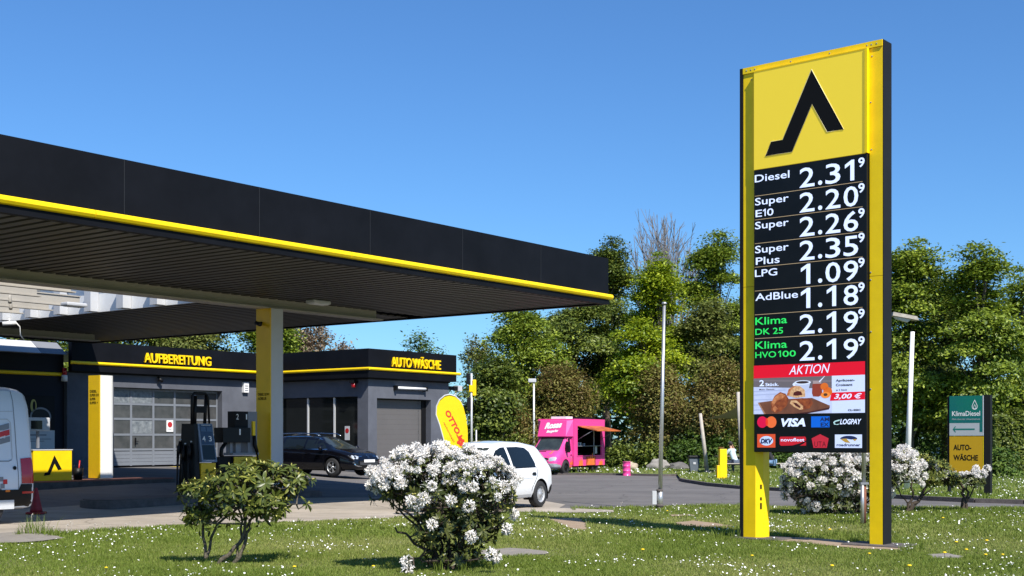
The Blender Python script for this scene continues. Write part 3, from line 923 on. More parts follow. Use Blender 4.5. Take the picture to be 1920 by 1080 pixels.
MB().tube([(-.14, .1, 1.7), (-.14, .1, 2.38), (-.08, .1, 2.44), (.26, .1, 2.44), (.34, .1, 2.36), (.38, .1, 1.7)], [.035, .035, .035, .035, .03, .025], 8).tube([(-.06, .1, 1.7), (-.04, .1, 2.38)], .045, 8).tube([(.24, .1, 1.72), (.28, .1, 2.42)], .04, 8).build('hose_arch', M['black'], t)
MB().box(-.04, .26, .06, .14, 1.98, 2.14).build('arch_plate', M['anthracite'], t)
for q, (y_, z_) in enumerate(((.12, 1.0), (.34, .95), (.52, 1.05))):
    MB().tube([(-.16, y_, z_ + .25), (-.20, y_, z_), (-.18, y_ + .05, z_ - .12)], [.03, .045, .03], 8).build('nozzle', M['black'], t)
    MB().tube([(-.17, y_, z_ + .2), (-.22, y_ + .03, .4), (-.20, y_ + .06, .12), (-.18, y_ + .08, .6), (-.16, y_ + .1, 1.2)], .018, 6).build('hose', M['black'], t)
    MB().box(-.142, -.148, y_ - .03, y_ + .03, z_ + .28, z_ + .31).build('grade_plate', M['lightgrey'], t)
# second pump (numbers 2 and 1) next to the tall column
pp = CO + U * -7.0 + N * 6.35
z1 = T(pp.x, pp.y) + .15
t = empty('fuel_pump', (pp.x, pp.y, z1), RZ, 'dark truck fuel pump with numbers 2 and 1 close to the tall column', 'fuel pump', 'fuel pumps under the canopy')
MB().box(-.02, .62, .0, .30, 0, .92).box(-.42, -.03, .05, .3, 0, .9).build('pump_body', M['anthracite'], t)
MB().box(-.04, .80, -.03, .32, .94, 1.0).build('pump_top', M['midgrey'], t)
MB().box(.0, .76, -.034, -.004, .1, .90).build('pump_panel', mat('olive_yellow_panel', (.62, .44, .004), .4), t)
MB().box(.48, .78, .02, .30, 1.0, 2.02).build('hose_pillar', M['midgrey'], t)
MB().box(.06, .47, .0, .28, 1.62, 2.02).build('number_board', M['anthracite'], t)
MB().box(-.40, .46, -.10, .24, 1.25, 1.62 - .003).build('black_box', M['black'], t)
MB().box(-.06, .02, .05, .2, 1.0, 1.25).box(.12, .28, .05, .2, 1.0, 1.25).build('support', M['midgrey'], t)
put_text('2', M['white'], t, (.09, -.002, 1.82), (1, 0, 0), (0, 0, 1), w=.08, h=.14, lift=.003, name='number')
put_text('1', M['white'], t, (.40, -.002, 1.82), (1, 0, 0), (0, 0, 1), w=.04, h=.14, lift=.003, name='number')
put_text('1', M['white'], t, (.10, -.102, 1.44), (1, 0, 0), (0, 0, 1), w=.045, h=.15, lift=.003, name='number', weight=.01)
MB().box(.60, .68, -.03, .019, 1.42, 1.78).build('grip', M['yellow'], t)
MB().tube([(.64, -.03, 1.42), (.64, -.05, 1.2), (.72, -.06, 1.0)], [.04, .05, .04], 8).build('nozzle', M['black'], t)
MB().tube([(-.15, .1, 1.25), (-.28, .1, 1.1), (-.30, .1, .95), (-.2, .1, .85)], .05, 8).build('hose', M['black'], t)
MB().tube([(.70, -.05, 1.05), (.80, -.06, .6), (.74, -.05, .2), (.66, 0, .7)], .02, 6).build('hose', M['black'], t)
MB().tube([(-.22, .0, 2.4 - .2), (-.22, .0, 1.25)], .001, 4).build('wire', M['black'], t) if False else None
# ---------------------------------------------------------------- price sign
SO = Vector((3.64, 20.4, 0))
SRZ = math.atan2(-0.647, 0.763)
SX = Vector((math.cos(SRZ), math.sin(SRZ), 0))
SY = Vector((-math.sin(SRZ), math.cos(SRZ), 0))
sign = empty('price_sign', SO, SRZ, 'tall yellow and black fuel price sign with glowing white prices standing in the lawn', 'price sign')
SW, SD, SH = 2.387, 0.30, 7.5
def S(px, py, off=-0.075):
    """point of the sign face (local x, z) seen at a pixel; off = distance behind the post fronts"""
    o = SO + SY * off
    k = (px - 960) / F
    s = (k * o.y - o.x) / (SX.x - k * SX.y)
    d = o.y + s * SX.y
    return s, EYE + (HOR - py) * d / F
def S_y(px, z, off=-0.075):
    o = SO + SY * off
    k = (px - 960) / F
    s = (k * o.y - o.x) / (SX.x - k * SX.y)
    return HOR - (z - EYE) * F / (o.y + s * SX.y)
# posts
MB().box(0, .055, -.02, SD, 0.02, SH).build('side_plate', M['anthracite'], sign)
MB().box(SW + .001, SW + .012, .0, .285, 0.02, SH).build('side_plate', M['anthracite'], sign)
for a, b in ((0.03, 4.02), (4.026, 7.40)):
    MB().prism([(.056, 0), (.27, 0), (.36, .09), (.36, .28), (.056, .28)], 'z', a, b).build('post', M['yellow'], sign)
    MB().prism([(2.165, .04), (2.185, .0), (SW, 0), (SW, .28), (2.165, .28)], 'z', a, b).build('post', M['yellow'], sign)
# capping
MB().box(.056, SW, -.02, .29, 7.405, SH).build('top_cap', M['yellow'], sign)
for x_ in (.12, .2, .27, .9, 1.55, 2.15, 2.22, 2.3):
    MB().lathe([(0, -.004), (.012, -.003), (.012, 0)], 8, (x_, -.02, 7.45), axis='y').build('screw', M['midgrey'], sign)
for x_, z_ in ((2.2, 4.08), (2.2, 3.97), (2.21, 5.9), (2.205, 3.2), (2.2, 2.35), (.2, 7.3), (2.22, 7.28), (2.2, 6.6)):
    MB().lathe([(0, -.005), (.012, -.004), (.012, 0)], 8, (x_, -.0005, z_), axis='y').build('screw', M['midgrey'], sign)
MB().box(.335, .3615, .10, .101, .5, .62).build('sticker', M['ink'], sign) if False else None
for i_, (z_, h_) in enumerate(((.50, .10), (.64, .05), (.82, .07))):
    MB().add([(.325, .0545 - .003, z_), (.345, .0745 - .003, z_), (.345, .0745 - .003, z_ + h_), (.325, .0545 - .003, z_ + h_)], [(0, 1, 2, 3)]).build('marking', M['ink'], sign)
bx0, bx1 = S(1413, 500)[0], S(1625, 500)[0]
zb = 1.405
z_split = 5.845
MB().bevbox(bx0, bx1, -.068, .20, zb, z_split, .012).build('display_cabinet', M['screen'], sign)
M['logo_yellow'] = mat('yellow_logo_screen', (0.77, 0.565, 0.030), 0.45, emit=.34)
MB().box(bx0 + .002, bx1 - .03, -.068, .20, z_split + .004, 7.385).build('logo_panel', M['logo_yellow'], sign)
MB().box(bx1 - .028, bx1 + .01, -.085, .20, z_split + .004, 7.40).box(bx0 + .002, bx1 - .03, -.075, .2, 7.387, 7.403).build('panel_edge', M['yellow'], sign)
# emblem
lp = [(1521.25, 130), (1581.75, 242.5), (1550.5, 247.5), (1522.5, 195.75), (1485, 285), (1434.5, 293), (1445.5, 265.5), (1467, 262)]
lpt = [S(*p) for p in lp]
MB().prism(lpt, 'y', -.072, -.069).build('emblem', M['ink'], sign)
M['edge_white'] = mat('cream_outline', (.75, .66, .35), .5)
cx_, cz_ = S(1521, 225)
MB().tube([(a, -.0705, b) for a, b in lpt + lpt[:1]], .006, 4, caps=False).build('emblem_outline', M['edge_white'], sign)

M['led'] = mat('led_white', (0.66, 0.74, 1.0), 0.5, emit=0.62)
M['led_g'] = mat('led_green', (0.02, 0.62, 0.10), 0.5, emit=0.75)
M['led_line'] = mat('led_amber_line', (0.42, 0.30, 0.17), 0.5, emit=0.4)
def led(name, col, e=0.55, col2=None, scale=9): return mat('led_' + name, col, .5, emit=e, col2=col2, scale=scale)
R = led('red', (0.55, 0.0, 0.015), .75)
def stext(s, px0, py, px1, hpx, m=None, weight=.0, name='lettering', shear=0.0, off=-.0715, spacing=1.0):
    a = S(px0, py); b = S(px1, py)
    d = SO.y + a[0] * SX.y
    return put_text(s, m or M['led'], sign, (a[0], off, a[1]), (1, 0, 0), (0, 0, 1), w=b[0] - a[0], h=hpx * d / F, weight=weight, name=name, shear=shear, spacing=spacing)
def spoly(pts, m, name='print', o=0.0, th=.001):
    return MB().prism([S(*p) for p in pts], 'y', -.0700 - o - th, -.0700 - o).build(name, m, sign)
rows = [(351.8, '2.31'), (398.3, '2.20'), (443.6, '2.26'), (488.3, '2.35'), (533.5, '1.09'), (578.4, '1.18'), (626, '2.19'), (676, '2.19')]
for yb, s in rows:
    zb_ = S(1500, yb)[1]
    H_ = .308
    for ch, a, b in zip(s, (1499, 1533.5, 1547.5, 1581.5), (1527, 1541.5, 1575.5, 1609)):
        if ch == '1': a, b = a + 2.5, b - 7.5 if a > 1570 else b - 8
        xa, xb = S(a, yb)[0], S(b, yb)[0]
        if ch == '.':
            r_ = .034
            MB().prism(circle_pts((xa + xb) / 2, zb_ + r_, r_, n=16), 'y', -.072, -.0705).build('decimal_point', M['led'], sign)
        else:
            (put_one(M['led'], sign, (xa, -.0712, zb_), xb - xa, H_) if ch == '1' else put_text(ch, M['led'], sign, (xa, -.0715, zb_), (1, 0, 0), (0, 0, 1), w=xb - xa, h=H_, weight=.008, name='digit'))
    xa, xb = S(1609, yb)[0], S(1621, yb)[0]
    put_text('9', M['led'], sign, (xa, -.0715, zb_ + .185), (1, 0, 0), (0, 0, 1), w=xb - xa, h=.14, weight=.02, name='small_digit')
for s, x0, y, x1, h_, g in (('Diesel', 1415, 342.1, 1480, 14.2, 0), ('Super', 1415.5, 385.3, 1478.5, 14, 0), ('E10', 1416.5, 407.2, 1450, 13.6, 0), ('Super', 1415.5, 430, 1478.5, 14, 0),
                            ('Super', 1415.5, 475, 1478.5, 14, 0), ('Plus', 1417, 496.5, 1461.5, 14, 0), ('LPG', 1415.3, 519.3, 1457, 13.6, 0), ('AdBlue', 1416, 564, 1496, 13.8, 0),
                            ('Klima', 1416, 609.3, 1475.5, 14.4, 1), ('DK 25', 1416, 628, 1468, 11.8, 1), ('Klima', 1416, 654.5, 1475.5, 14.4, 1), ('HVO 100', 1416, 671.4, 1492, 11.8, 1)):
    mm = M['led_g'] if g else M['led']
    if '1' in s:
        pre, post = s.split('1')
        fr = {'E10': (1416.5, 1428.5, 1430.5, 1435.5, 1438, 1450), 'HVO 100': (1416, 1455, 1459, 1464, 1467, 1492)}[s]
        stext(pre.strip(), fr[0], y, fr[1], h_, mm, weight=.008)
        p0, p1 = S(fr[2], y), S(fr[3], y)
        put_one(mm, sign, (p0[0], -.0712, S(1416, y)[1]), p1[0] - p0[0], h_ * (SO.y) / F * .99, 'lettering', .42)
        stext(post, fr[4], S_y(fr[4], S(1416, y)[1]), fr[5], h_, mm, weight=.008)
    else:
        stext(s, x0, y, x1, h_, mm, weight=.008)
for y in (368, 412.5, 457, 501.2, 545.8, 590.4, 635):
    a = S(1415, y); b = S(1617, y)
    MB().box(a[0], b[0], -.0712, -.0702, a[1] - .004, a[1] + .004).build('divider_line', M['led_line'], sign)
# advert picture
ax0 = S(1412.8, 700)[0]; ax1 = S(1621.5, 700)[0]; am = S(1561.7, 700)[0]
zt_, zm_, zl_ = S(1413, 685.8)[1], S(1413, 709.6)[1], S(1413, 776.6)[1]
MB().box(ax0, ax1, -.0705, -.0695, zm_, zt_).build('advert_band', R, sign)
def AP(u, v):  # advert coordinates: u 0..1 across, v 0..1 up from the bottom of the picture
    return ax0 + u * (ax1 - ax0), zl_ + v * (zm_ - zl_)
def ap(pts, m, o, name='advert_print'): return MB().prism([AP(*p) for p in pts], 'y', -.0700 - o - .0004, -.0700 - o).build(name, m, sign)
ap([(0, 0), (.715, 0), (.715, 1), (0, 1)], led('pale', (.56, .62, .86), .5, (.36, .40, .60), 3), 0.0, 'advert_picture')
ap([(.715, 0), (1, 0), (1, 1), (.715, 1)], led('pale2', (.55, .62, .86), .55), 0.0, 'advert_picture')
ap([(0, .76), (.715, .66), (.715, 1), (0, 1)], led('taupe', (.13, .11, .125), .5), .0006)
ap([(.0, .92), (.6, .84), (.715, .84), (.715, .88), (.0, .97)], led('taupe2', (.17, .14, .16), .5), .0010)
for v in (.1, .24, .38, .52, .62):
    ap([(0, v), (.30, v + .02), (.30, v + .05), (0, v + .03)], led('plank', (.36, .41, .62), .5), .0006)
ap([(.04, .32), (.28, .40), (.54, .42), (.70, .20), (.69, .10), (.50, .0), (.10, 0)], led('board', (.20, .075, .04), .5, (.10, .035, .02), 5), .0010)
ap([(.04, .32), (.10, 0), (.115, 0), (.055, .31)], led('board_edge', (.34, .17, .10), .5), .0014)
ap([(.50, .0), (.69, .10), (.70, .16), (.52, .05), (.38, .0)], led('board_dark', (.05, .012, .012), .5), .0014)
cup = [AP(.47, .0)] 
ap(circle_pts(.455, .845, .075, .06, 20), led('cup', (.62, .68, .85), .55), .0014)
ap([(.385, .85), (.525, .85), (.51, .66), (.485, .60), (.42, .60), (.395, .66)], led('cup_side', (.45, .50, .68), .5), .0012)
ap(circle_pts(.455, .85, .058, .036, 18), led('coffee', (.035, .02, .02), .5), .0018)
ap(circle_pts(.388, .80, .024, .05, 14), led('cup', (.62, .68, .85)), .0010)
ap([(.545, .80), (.625, .80), (.632, .5), (.60, .45), (.55, .46), (.54, .55)], led('jam', (.24, .035, .018), .5), .0014)
ap([(.548, .88), (.622, .88), (.622, .80), (.548, .80)], led('jar', (.34, .26, .27), .5), .0014)
ap([(.60, .86), (.65, 1.0), (.655, .995), (.61, .84)], led('cup', (.62, .68, .85)), .0018)
for cx, cy, rx, ry in ((.65, .72, .035, .10), (.68, .58, .04, .12)):
    ap(circle_pts(cx, cy, rx, ry, 18), led('apricot', (.62, .13, .012), .5), .0016)
ap(circle_pts(.66, .49, .042, .085, 18), led('apricot2', (.75, .22, .03), .55), .0020)
ap(circle_pts(.66, .50, .018, .04, 12), led('stone_brown', (.08, .03, .015), .5), .0024)
cr1 = led('crust', (.34, .085, .022), .5, (.10, .015, .008), 14); cr2 = led('crust_light', (.62, .25, .10), .5, (.22, .045, .015), 20); cm_ = led('crumb', (.75, .50, .28), .5, (.38, .16, .06), 26); dk = led('filling', (.07, .008, .006), .5)
ap([(.17, .10), (.165, .30), (.20, .50), (.25, .60), (.30, .55), (.33, .40), (.31, .22), (.26, .08), (.21, .02)], cr1, .0018)
ap([(.18, .20), (.17, .34), (.21, .50), (.26, .57), (.30, .50), (.27, .42), (.22, .36)], cr2, .0022)
ap([(.20, .05), (.18, .14), (.20, .24), (.23, .14)], cr2, .0022)
ap([(.36, .40), (.45, .42), (.53, .40), (.55, .28), (.52, .14), (.46, .10), (.40, .14)], cr1, .0018)
ap([(.35, .36), (.40, .36), (.46, .20), (.46, .12), (.43, .10), (.38, .18), (.34, .28)], cm_, .0022)
ap([(.37, .30), (.40, .29), (.44, .18), (.43, .15), (.39, .22)], dk, .0026)
ap([(.31, .50), (.33, .68), (.38, .76), (.43, .75), (.475, .64), (.48, .46), (.40, .43)], cm_, .0022)
ap([(.31, .50), (.33, .68), (.38, .76), (.40, .76), (.35, .66), (.335, .50)], cr2, .0026)
ap([(.37, .50), (.375, .58), (.41, .62), (.44, .60), (.455, .51), (.41, .49)], dk, .0030)
def at_(s, u0, v0, u1, h_, m, weight=0.0, shear=0.0, o=-.0725):
    a = AP(u0, v0); b = AP(u1, v0)
    return put_text(s, m, sign, (a[0], o, a[1]), (1, 0, 0), (0, 0, 1), w=b[0] - a[0], h=h_ * (zm_ - zl_), weight=weight, shear=shear)
at_('2', .055, .78, .10, .17, M['led'], .02)
at_('Stück.', .112, .775, .235, .09, M['led'], .02)
at_('Mehr Genuss.', .055, .665, .20, .045, led('ink_brown', (.08, .04, .03), .1), .01)
INK2 = led('ink_dark', (.012, .015, .03), .1)
at_('Aprikosen-', .75, .84, .915, .065, INK2, .03)
at_('Croissant', .75, .72, .895, .065, INK2, .03)
at_('je 2 Stück', .752, .595, .85, .045, INK2, .02)
at_('CL\u2022SSIC', .855, .05, .965, .05, INK2, .04)
ap([(.70, .36), (.712, .55), (1.0, .56), (1.0, .35), (.70, .33)], R, .0012)
at_('3,00 €', .735, .385, .975, .13, M['led'], .02, .25, o=-.0732)
# chalk style word on the band
a = S(1479, 702.5); b = S(1556, 702.5)
put_text('AKTION', M['led'], sign, (a[0], -.0716, a[1]), (1, .0, .012), (0, 0, 1), w=b[0] - a[0], h=.145, weight=-.003, shear=.28)
# payment marks
def sell(cx, cy, r, m, o): 
    c_ = S(cx, cy); d = SO.y + c_[0] * SX.y; rr = r * d / F
    return MB().prism(circle_pts(c_[0], c_[1], rr, n=28), 'y', -.0700 - o - .0005, -.0700 - o).build('payment_mark', m, sign)
def spx(x0, x1, y0, y1, m, o, name='payment_mark'):
    a = S(x0, y0); b = S(x1, y0); c_ = S(x0, y1)
    return MB().box(a[0], b[0], -.0700 - o - .0005, -.0700 - o, c_[1], a[1]).build(name, m, sign)
sell(1428.9, 791.4, 10.7, led('crimson', (.60, .0, .05), .55), .0)
sell(1446.0, 791.4, 10.7, led('orange', (.72, .13, .03), .55), .0006)
_a = S(1437.4, 791.4); 
MB().prism([(_a[0] + .048 * math.sin(t_) * .45, _a[1] + .062 * math.cos(t_)) for t_ in np.linspace(0, 6.28, 20)[:-1]], 'y', -.0717, -.0712).build('payment_mark', led('vermilion', (.70, .03, .01), .55), sign)
stext('VISA', 1464.5, 799, 1510, 14.4, weight=.045, shear=.25, name='payment_mark')
spx(1520.7, 1555, 780.8, 801.4, led('blue', (.0, .10, .55), .6), .0)
NAVY = led('navy', (.008, .02, .10), .2)
stext('AM', 1537, 789.8, 1554.5, 7.5, NAVY, weight=.03, name='payment_mark')
stext('EX', 1538.5, 799.6, 1554.5, 7.5, NAVY, weight=.03, name='payment_mark')
stext('LOGPAY', 1574.5, 795.2, 1615, 9.6, weight=.03, shear=.25, name='payment_mark')
spoly([(1562, 792), (1565, 789), (1574, 786.5), (1574, 789), (1567, 790.5), (1564, 793), (1567, 795.5), (1574, 794.5), (1571, 796.5), (1564, 796)], led('aqua', (.45, .68, .70), .5), name='payment_mark')
spx(1419.6, 1453.5, 814, 839, led('brick', (.62, .07, .02), .5), .0)
c_ = S(1436.7, 826.5)
MB().prism(circle_pts(c_[0], c_[1], .118, .074, 28), 'y', -.0712, -.0706).build('payment_mark', led('ice', (.50, .62, .90), .5), sign)
stext('DKV', 1425.5, 831, 1448.5, 8.4, NAVY, weight=.06, shear=.25, name='payment_mark', off=-.0722)
spoly([(1463, 818.8), (1509, 818.6), (1511, 821), (1511, 826), (1500, 831), (1485, 835.2), (1464, 835.8), (1461.5, 833), (1461.5, 821)], led('claret', (.50, .008, .02), .5), name='payment_mark')
spoly([(1511, 828), (1511, 835.4), (1499, 835.6), (1506, 832)], led('claret', (.50, .008, .02), .5), name='payment_mark')
stext('novofleet', 1464, 827.6, 1508, 6.5, weight=.01, name='payment_mark', off=-.0722)
spoly([(1537.5, 814), (1553.5, 822), (1550, 839.7), (1525, 839.7), (1521.4, 822)], led('uta_red', (.50, .015, .035), .45), name='payment_mark')
stext('UTA', 1527, 837.5, 1548.5, 10.5, led('dark_red', (.03, .0, .005), .1), weight=-.012, name='payment_mark', off=-.0722)
spx(1565.2, 1616, 814.8, 839.7, led('pale2', (.55, .62, .86)), .0)
c_ = S(1591, 823.5)
MB().prism([(c_[0] + .14 * math.cos(a), c_[1] + .052 * math.sin(a)) for a in np.linspace(.1, 3.1, 14)] + [(c_[0] - .05, c_[1] + .01), (c_[0] + .04, c_[1] - .005)], 'y', -.0712, -.0706).build('payment_mark', NAVY, sign)
MB().prism([(c_[0] - .13, c_[1] + .0), (c_[0] - .04, c_[1] + .012), (c_[0] + .03, c_[1] - .055), (c_[0] - .05, c_[1] - .05)], 'y', -.0712, -.0706).prism([(c_[0] + .06, c_[1] + .0), (c_[0] + .14, c_[1] + .005), (c_[0] + .10, c_[1] - .03)], 'y', -.0712, -.0706).build('payment_mark', led('ochre', (.42, .25, .04), .5), sign)
stext('roadrunner', 1568.5, 836.5, 1613, 5.2, NAVY, weight=.03, name='payment_mark')
# footings
for a, b, lab in ((-.12, .72, 'dark concrete footing under the left sign post'), (1.80, 2.72, 'dark concrete footing under the right sign post')):
    t = empty('sign_footing', SO, SRZ, lab, 'footing')
    MB().bevbox(a, b, -.16, .46, -.05, .055, .012).build('footing_block', M['kerb'], t)
    for x_ in (a + .08, b - .08):
        MB().tube([(x_, -.08, .055), (x_, -.08, .085)], .022, 6).build('anchor_bolt', M['steel'], t)

# thin grey pole behind the sign
gx, gd = XD(1619.5, 23.9), 23.9
t = empty('thin_grey_pole', (gx, gd, .04), 0, 'thin grey metal pole with rusty foot behind the right sign post', 'pole')
MB().tube([(0, 0, .75), (0, 0, 2.9)], .040, 10).build('tube', M['steel'], t)
MB().tube([(0, 0, 0), (0, 0, .75)], .050, 10).build('foot_sleeve', M['rust'], t)
MB().tube([(-.035, -.035, 0), (-.035, -.035, .72)], .036, 8).build('clamp', M['steel'], t)
MB().box(-.075, .075, -.075, .075, .72, .76).build('clamp_ring', M['midgrey'], t)

# flagpole
fx, fd = XD(1237, 29.0), 29.0
t = empty('flagpole', (fx, fd, .05), 0, 'leaning silver flagpole without flag at the road edge of the lawn', 'flagpole')
tx = XD(1245.5, 29.0) - fx
H_ = ZD(577, 29.0)
MB().tube([(0, 0, 0), (tx, 0, H_)], [.052, .034], 14).build('pole_tube', M['steel'], t)
MB().lathe([(0, .03), (.06, .03), (.06, .06), (.03, .08), (0, .08)], 12, (tx, 0, H_)).build('cap', M['steel'], t)
MB().tube([(0, 0, 0), (.01, 0, .40)], .066, 12).build('foot_sleeve', M['steel'], t)
MB().box(-.17, -.075, -.05, .06, .08, .38).build('control_box', M['lightgrey'], t)
MB().box(-.075, -.06, -.03, .04, .12, .16).build('bracket', M['black'], t)
MB().lathe([(.068, .36), (.078, .37), (.078, .41), (.06, .42)], 12).lathe([(.068, .02), (.085, .02), (.085, .07), (.06, .08)], 12).build('clamp', M['kerb'], t)

# street lamp right of the sign
d_ = 38.0
bx_, bt_ = XD(1700, d_), XD(1711, d_)
t = empty('street_lamp', (bx_, d_, .08), 0, 'white street lamp with flat grey head leaning over the right lawn', 'street lamp')
hh = ZD(622, d_) - .08
MB().tube([(0, 0, 0), (bt_ - bx_, 0, hh)], [.09, .06], 12).build('pole', M['white'], t)
zz = ZD(600, d_) - .08
xl, xr = XD(1671, d_) - bx_, XD(1720, d_) - bx_
MB().add([(xl, -.16, zz + .12), (xr, -.16, zz - .02), (xr + .02, .22, zz - .02), (xl + .05, .22, zz + .12),
          (xl + .03, -.12, zz + .23), (xr - .04, -.12, zz + .10), (xr - .04, .18, zz + .10), (xl + .06, .18, zz + .23)],
         [(0, 3, 2, 1), (4, 5, 6, 7), (0, 1, 5, 4), (1, 2, 6, 5), (2, 3, 7, 6), (3, 0, 4, 7)]).build('lamp_head', mat('weathered_lamp_grey', (.22, .20, .17), .9, scale=12, col2=(.36, .33, .28)), t)
MB().add([(xl + .08, -.10, zz + .10), (xr - .22, -.10, zz + .01), (xr - .2, .16, zz + .01), (xl + .1, .16, zz + .10), (xl + .16, -.06, zz + .02), (xr - .3, -.06, zz - .07), (xr - .3, .1, zz - .07), (xl + .18, .1, zz + .02)],
         [(0, 3, 2, 1), (4, 5, 6, 7), (0, 1, 5, 4), (1, 2, 6, 5), (2, 3, 7, 6), (3, 0, 4, 7)]).build('lamp_glass', M['lightgrey'], t)
# distant street lamp beside the pink truck
d_ = 66.0
t = empty('street_lamp', (XD(1001, d_), d_, .05), 0, 'slim distant street lamp left of the pink food truck', 'street lamp')
MB().tube([(0, 0, 0), (.0, 0, ZD(718, d_))], [.07, .045], 10).build('pole', M['alu'], t)
MB().bevbox(-.30, .12, -.1, .1, ZD(719, d_), ZD(714, d_) + .06, .03).build('lamp_head', M['lightgrey'], t)

# green and yellow direction sign
ks = Vector((XD(1852, 34.5), 34.5, .09))
kd = Vector((-.80, .60, 0)).normalized()
krz = math.atan2(-kd.y, -kd.x)
t = empty('direction_sign', ks, krz, 'green and yellow sign with arrow and AUTO-WÄSCHE between two dark posts', 'sign')
# local x runs from the far left end (-) to the near right end (0)
ZTk = ZD(741, 34.5) - .09
WK = 1.10
MB().box(-.085, .085, -.06, .12, 0, ZTk + .01).build('post', M['anthracite'], t)
MB().box(-WK + .03, -WK + .085, -.03, .12, 0, ZTk - .01).build('post', M['anthracite'], t)
z_a, z_b, z_c = ZTk - .005, ZTk - .745, ZTk - 1.09
z_d = ZTk - 2.20
M['teal'] = mat('green_teal_print', (0.0, 0.17, 0.10), .4, scale=.55, col2=(0.0, 0.09, 0.13))
MB().box(-WK + .09, -.115, -.05, .0, z_b, z_a).build('green_panel', M['teal'], t)
MB().box(-WK + .09, -.115, -.05, .0, z_c, z_b - .003).build('white_panel', mat('shaded_white_print', (.40, .43, .45), .5), t)  # white toned down to grey: the face's weak light is in the colour
MB().box(-.114, -.086, -.055, .0, z_c, z_a).build('panel_edge', M['white'], t)
MB().box(-WK + .09, -.115, -.05, .0, z_d, z_c - .02).build('yellow_panel', mat('shaded_yellow_print', (.50, .29, .002), .5), t)  # yellow darkened: the face's shade is put into the colour
MB().box(-.114, -.086, -.055, .0, z_d, z_c - .02).build('panel_edge', M['yellow'], t)
MB().box(-.20, -.115, -.052, -.0505, z_c + .10, z_b - .004).build('print', M['teal'], t)
xw = lambda f_: -WK + .09 + f_ * (WK - .205)
kt = lambda s, f0, z_, f1, h_, m, **k: put_text(s, m, t, (xw(f0), -.051, z_), (1, 0, 0), (0, 0, 1), w=xw(f1) - xw(f0), h=h_, lift=.002, **k)
kt('KlimaDiesel', .08, ZTk - .55, .92, .135, M['white'], weight=.01)
kt('Mein Antrieb: Umweltschutz', .08, ZTk - .66, .92, .045, M['lightgrey'])
emb = [(xw(.76) + .095 * a, ZTk - .36 + .25 * b) for a, b in ((0, 1), (.45, .65), (.8, .3), (.72, .06), (.35, -.08), (0, -.1), (-.35, -.08), (-.72, .06), (-.8, .3), (-.45, .65))]
def ring(pts, w_, name='emblem', m=None):
    n = len(pts)
    cx = sum(p[0] for p in pts) / n; cz = sum(p[1] for p in pts) / n
    vs = []
    for k_ in (1.0, w_):
        vs += [(cx + (p[0] - cx) * k_, -.0535, cz + (p[1] - cz) * k_) for p in pts]
    MB().add(vs, [(i, (i + 1) % n, (i + 1) % n + n, i + n) for i in range(n)]).build(name, m or M['white'], t)
ring(emb, .80)
ring([((p[0] - xw(.76)) * .5 + xw(.76), (p[1] - (ZTk - .36)) * .5 + ZTk - .36) for p in emb], .70)
MB().prism([(xw(.10), z_b - .17), (xw(.17), z_b - .09), (xw(.20), z_b - .09), (xw(.155), z_b - .15), (xw(.76), z_b - .15), (xw(.76), z_b - .19), (xw(.155), z_b - .19), (xw(.20), z_b - .25), (xw(.17), z_b - .25)], 'y', -.053, -.051).build('arrow', mat('arrow_green', (.0, .16, .13), .5), t)
kt('AUTO-', .12, ZTk - 1.48, .66, .15, M['ink'], weight=.03)
kt('WÄSCHE', .12, ZTk - 1.76, .86, .15, M['ink'], weight=.03)

FD = 25.6
# beach flag (seen from its back, so the word is mirrored)
fp = Vector((XD(850, FD), FD, T(-1.2, FD)))
t = empty('beach_flag', fp, .25, 'yellow teardrop beach flag with red lettering behind the white flowering bush', 'flag')
out = [(817, 778), (818, 762), (824, 750), (834, 742), (843, 740), (854, 743), (863, 751), (869, 764), (874, 783), (877, 805), (878, 835), (873, 862), (862, 890), (852, 905), (846, 905), (838, 862), (831, 822), (824, 797)]
pf = [(XD(p[0], FD) - fp.x, ZD(p[1], FD) - fp.z) for p in out]
flagm = mat('yellow_cloth', (.95, .74, .0), .7, var=.03, scale=4)
_n = flagm.node_tree.nodes; _l = flagm.node_tree.links
_t = _n.new('ShaderNodeBsdfTranslucent'); _t.inputs[0].default_value = (.95, .74, 0, 1)
_x = _n.new('ShaderNodeMixShader'); _x.inputs[0].default_value = .3
_l.new(_n['Principled BSDF'].outputs[0], _x.inputs[1]); _l.new(_t.outputs[0], _x.inputs[2]); _l.new(_x.outputs[0], _n['Material Output'].inputs[0])
me = MB().prism(pf, 'y', -.001, .001).mesh('flag_cloth')
bm = bmesh.new(); bm.from_mesh(me)
for q in range(8):
    z_ = .2 + q * .3
    bmesh.ops.bisect_plane(bm, geom=list(bm.verts) + list(bm.edges) + list(bm.faces), plane_co=(0, 0, z_), plane_no=(0, 0, 1))
wave = lambda x_, z_: .07 * math.sin(z_ * 2.1) * (x_ + .2)
for v in bm.verts: v.co.y += wave(v.co.x, v.co.z)
bm.to_mesh(me); bm.free()
link('flag_cloth', me, flagm, t)
pole = [pf[17], pf[0], pf[1], pf[2], pf[3], pf[4], pf[5], pf[6], pf[7]]
MB().tube([(pf[14][0], -.02, 0)] + [(a - .006, -.012, b + .004) for a, b in [pf[15], pf[16]] + pole], .014, 6).build('flag_pole', M['lightgrey'], t)
MB().lathe([(0, .03), (.28, .03), (.28, .0), (0, 0)], 12, (pf[14][0], 0, 0)).build('flag_base', M['black'], t)
def FP(px, py): return (XD(px, FD) - fp.x, ZD(py, FD) - fp.z)
d0 = Vector((861 - 835, 0, -(822 - 772))).normalized()   # from top to bottom of the word
up = Vector((-d0.z, 0, d0.x))
a = FP(833.0, 771)
o_ = Vector((a[0], -.03, a[1]))
Lw = math.hypot(XD(860, FD) - XD(834, FD), (819 - 768) * FD / F)
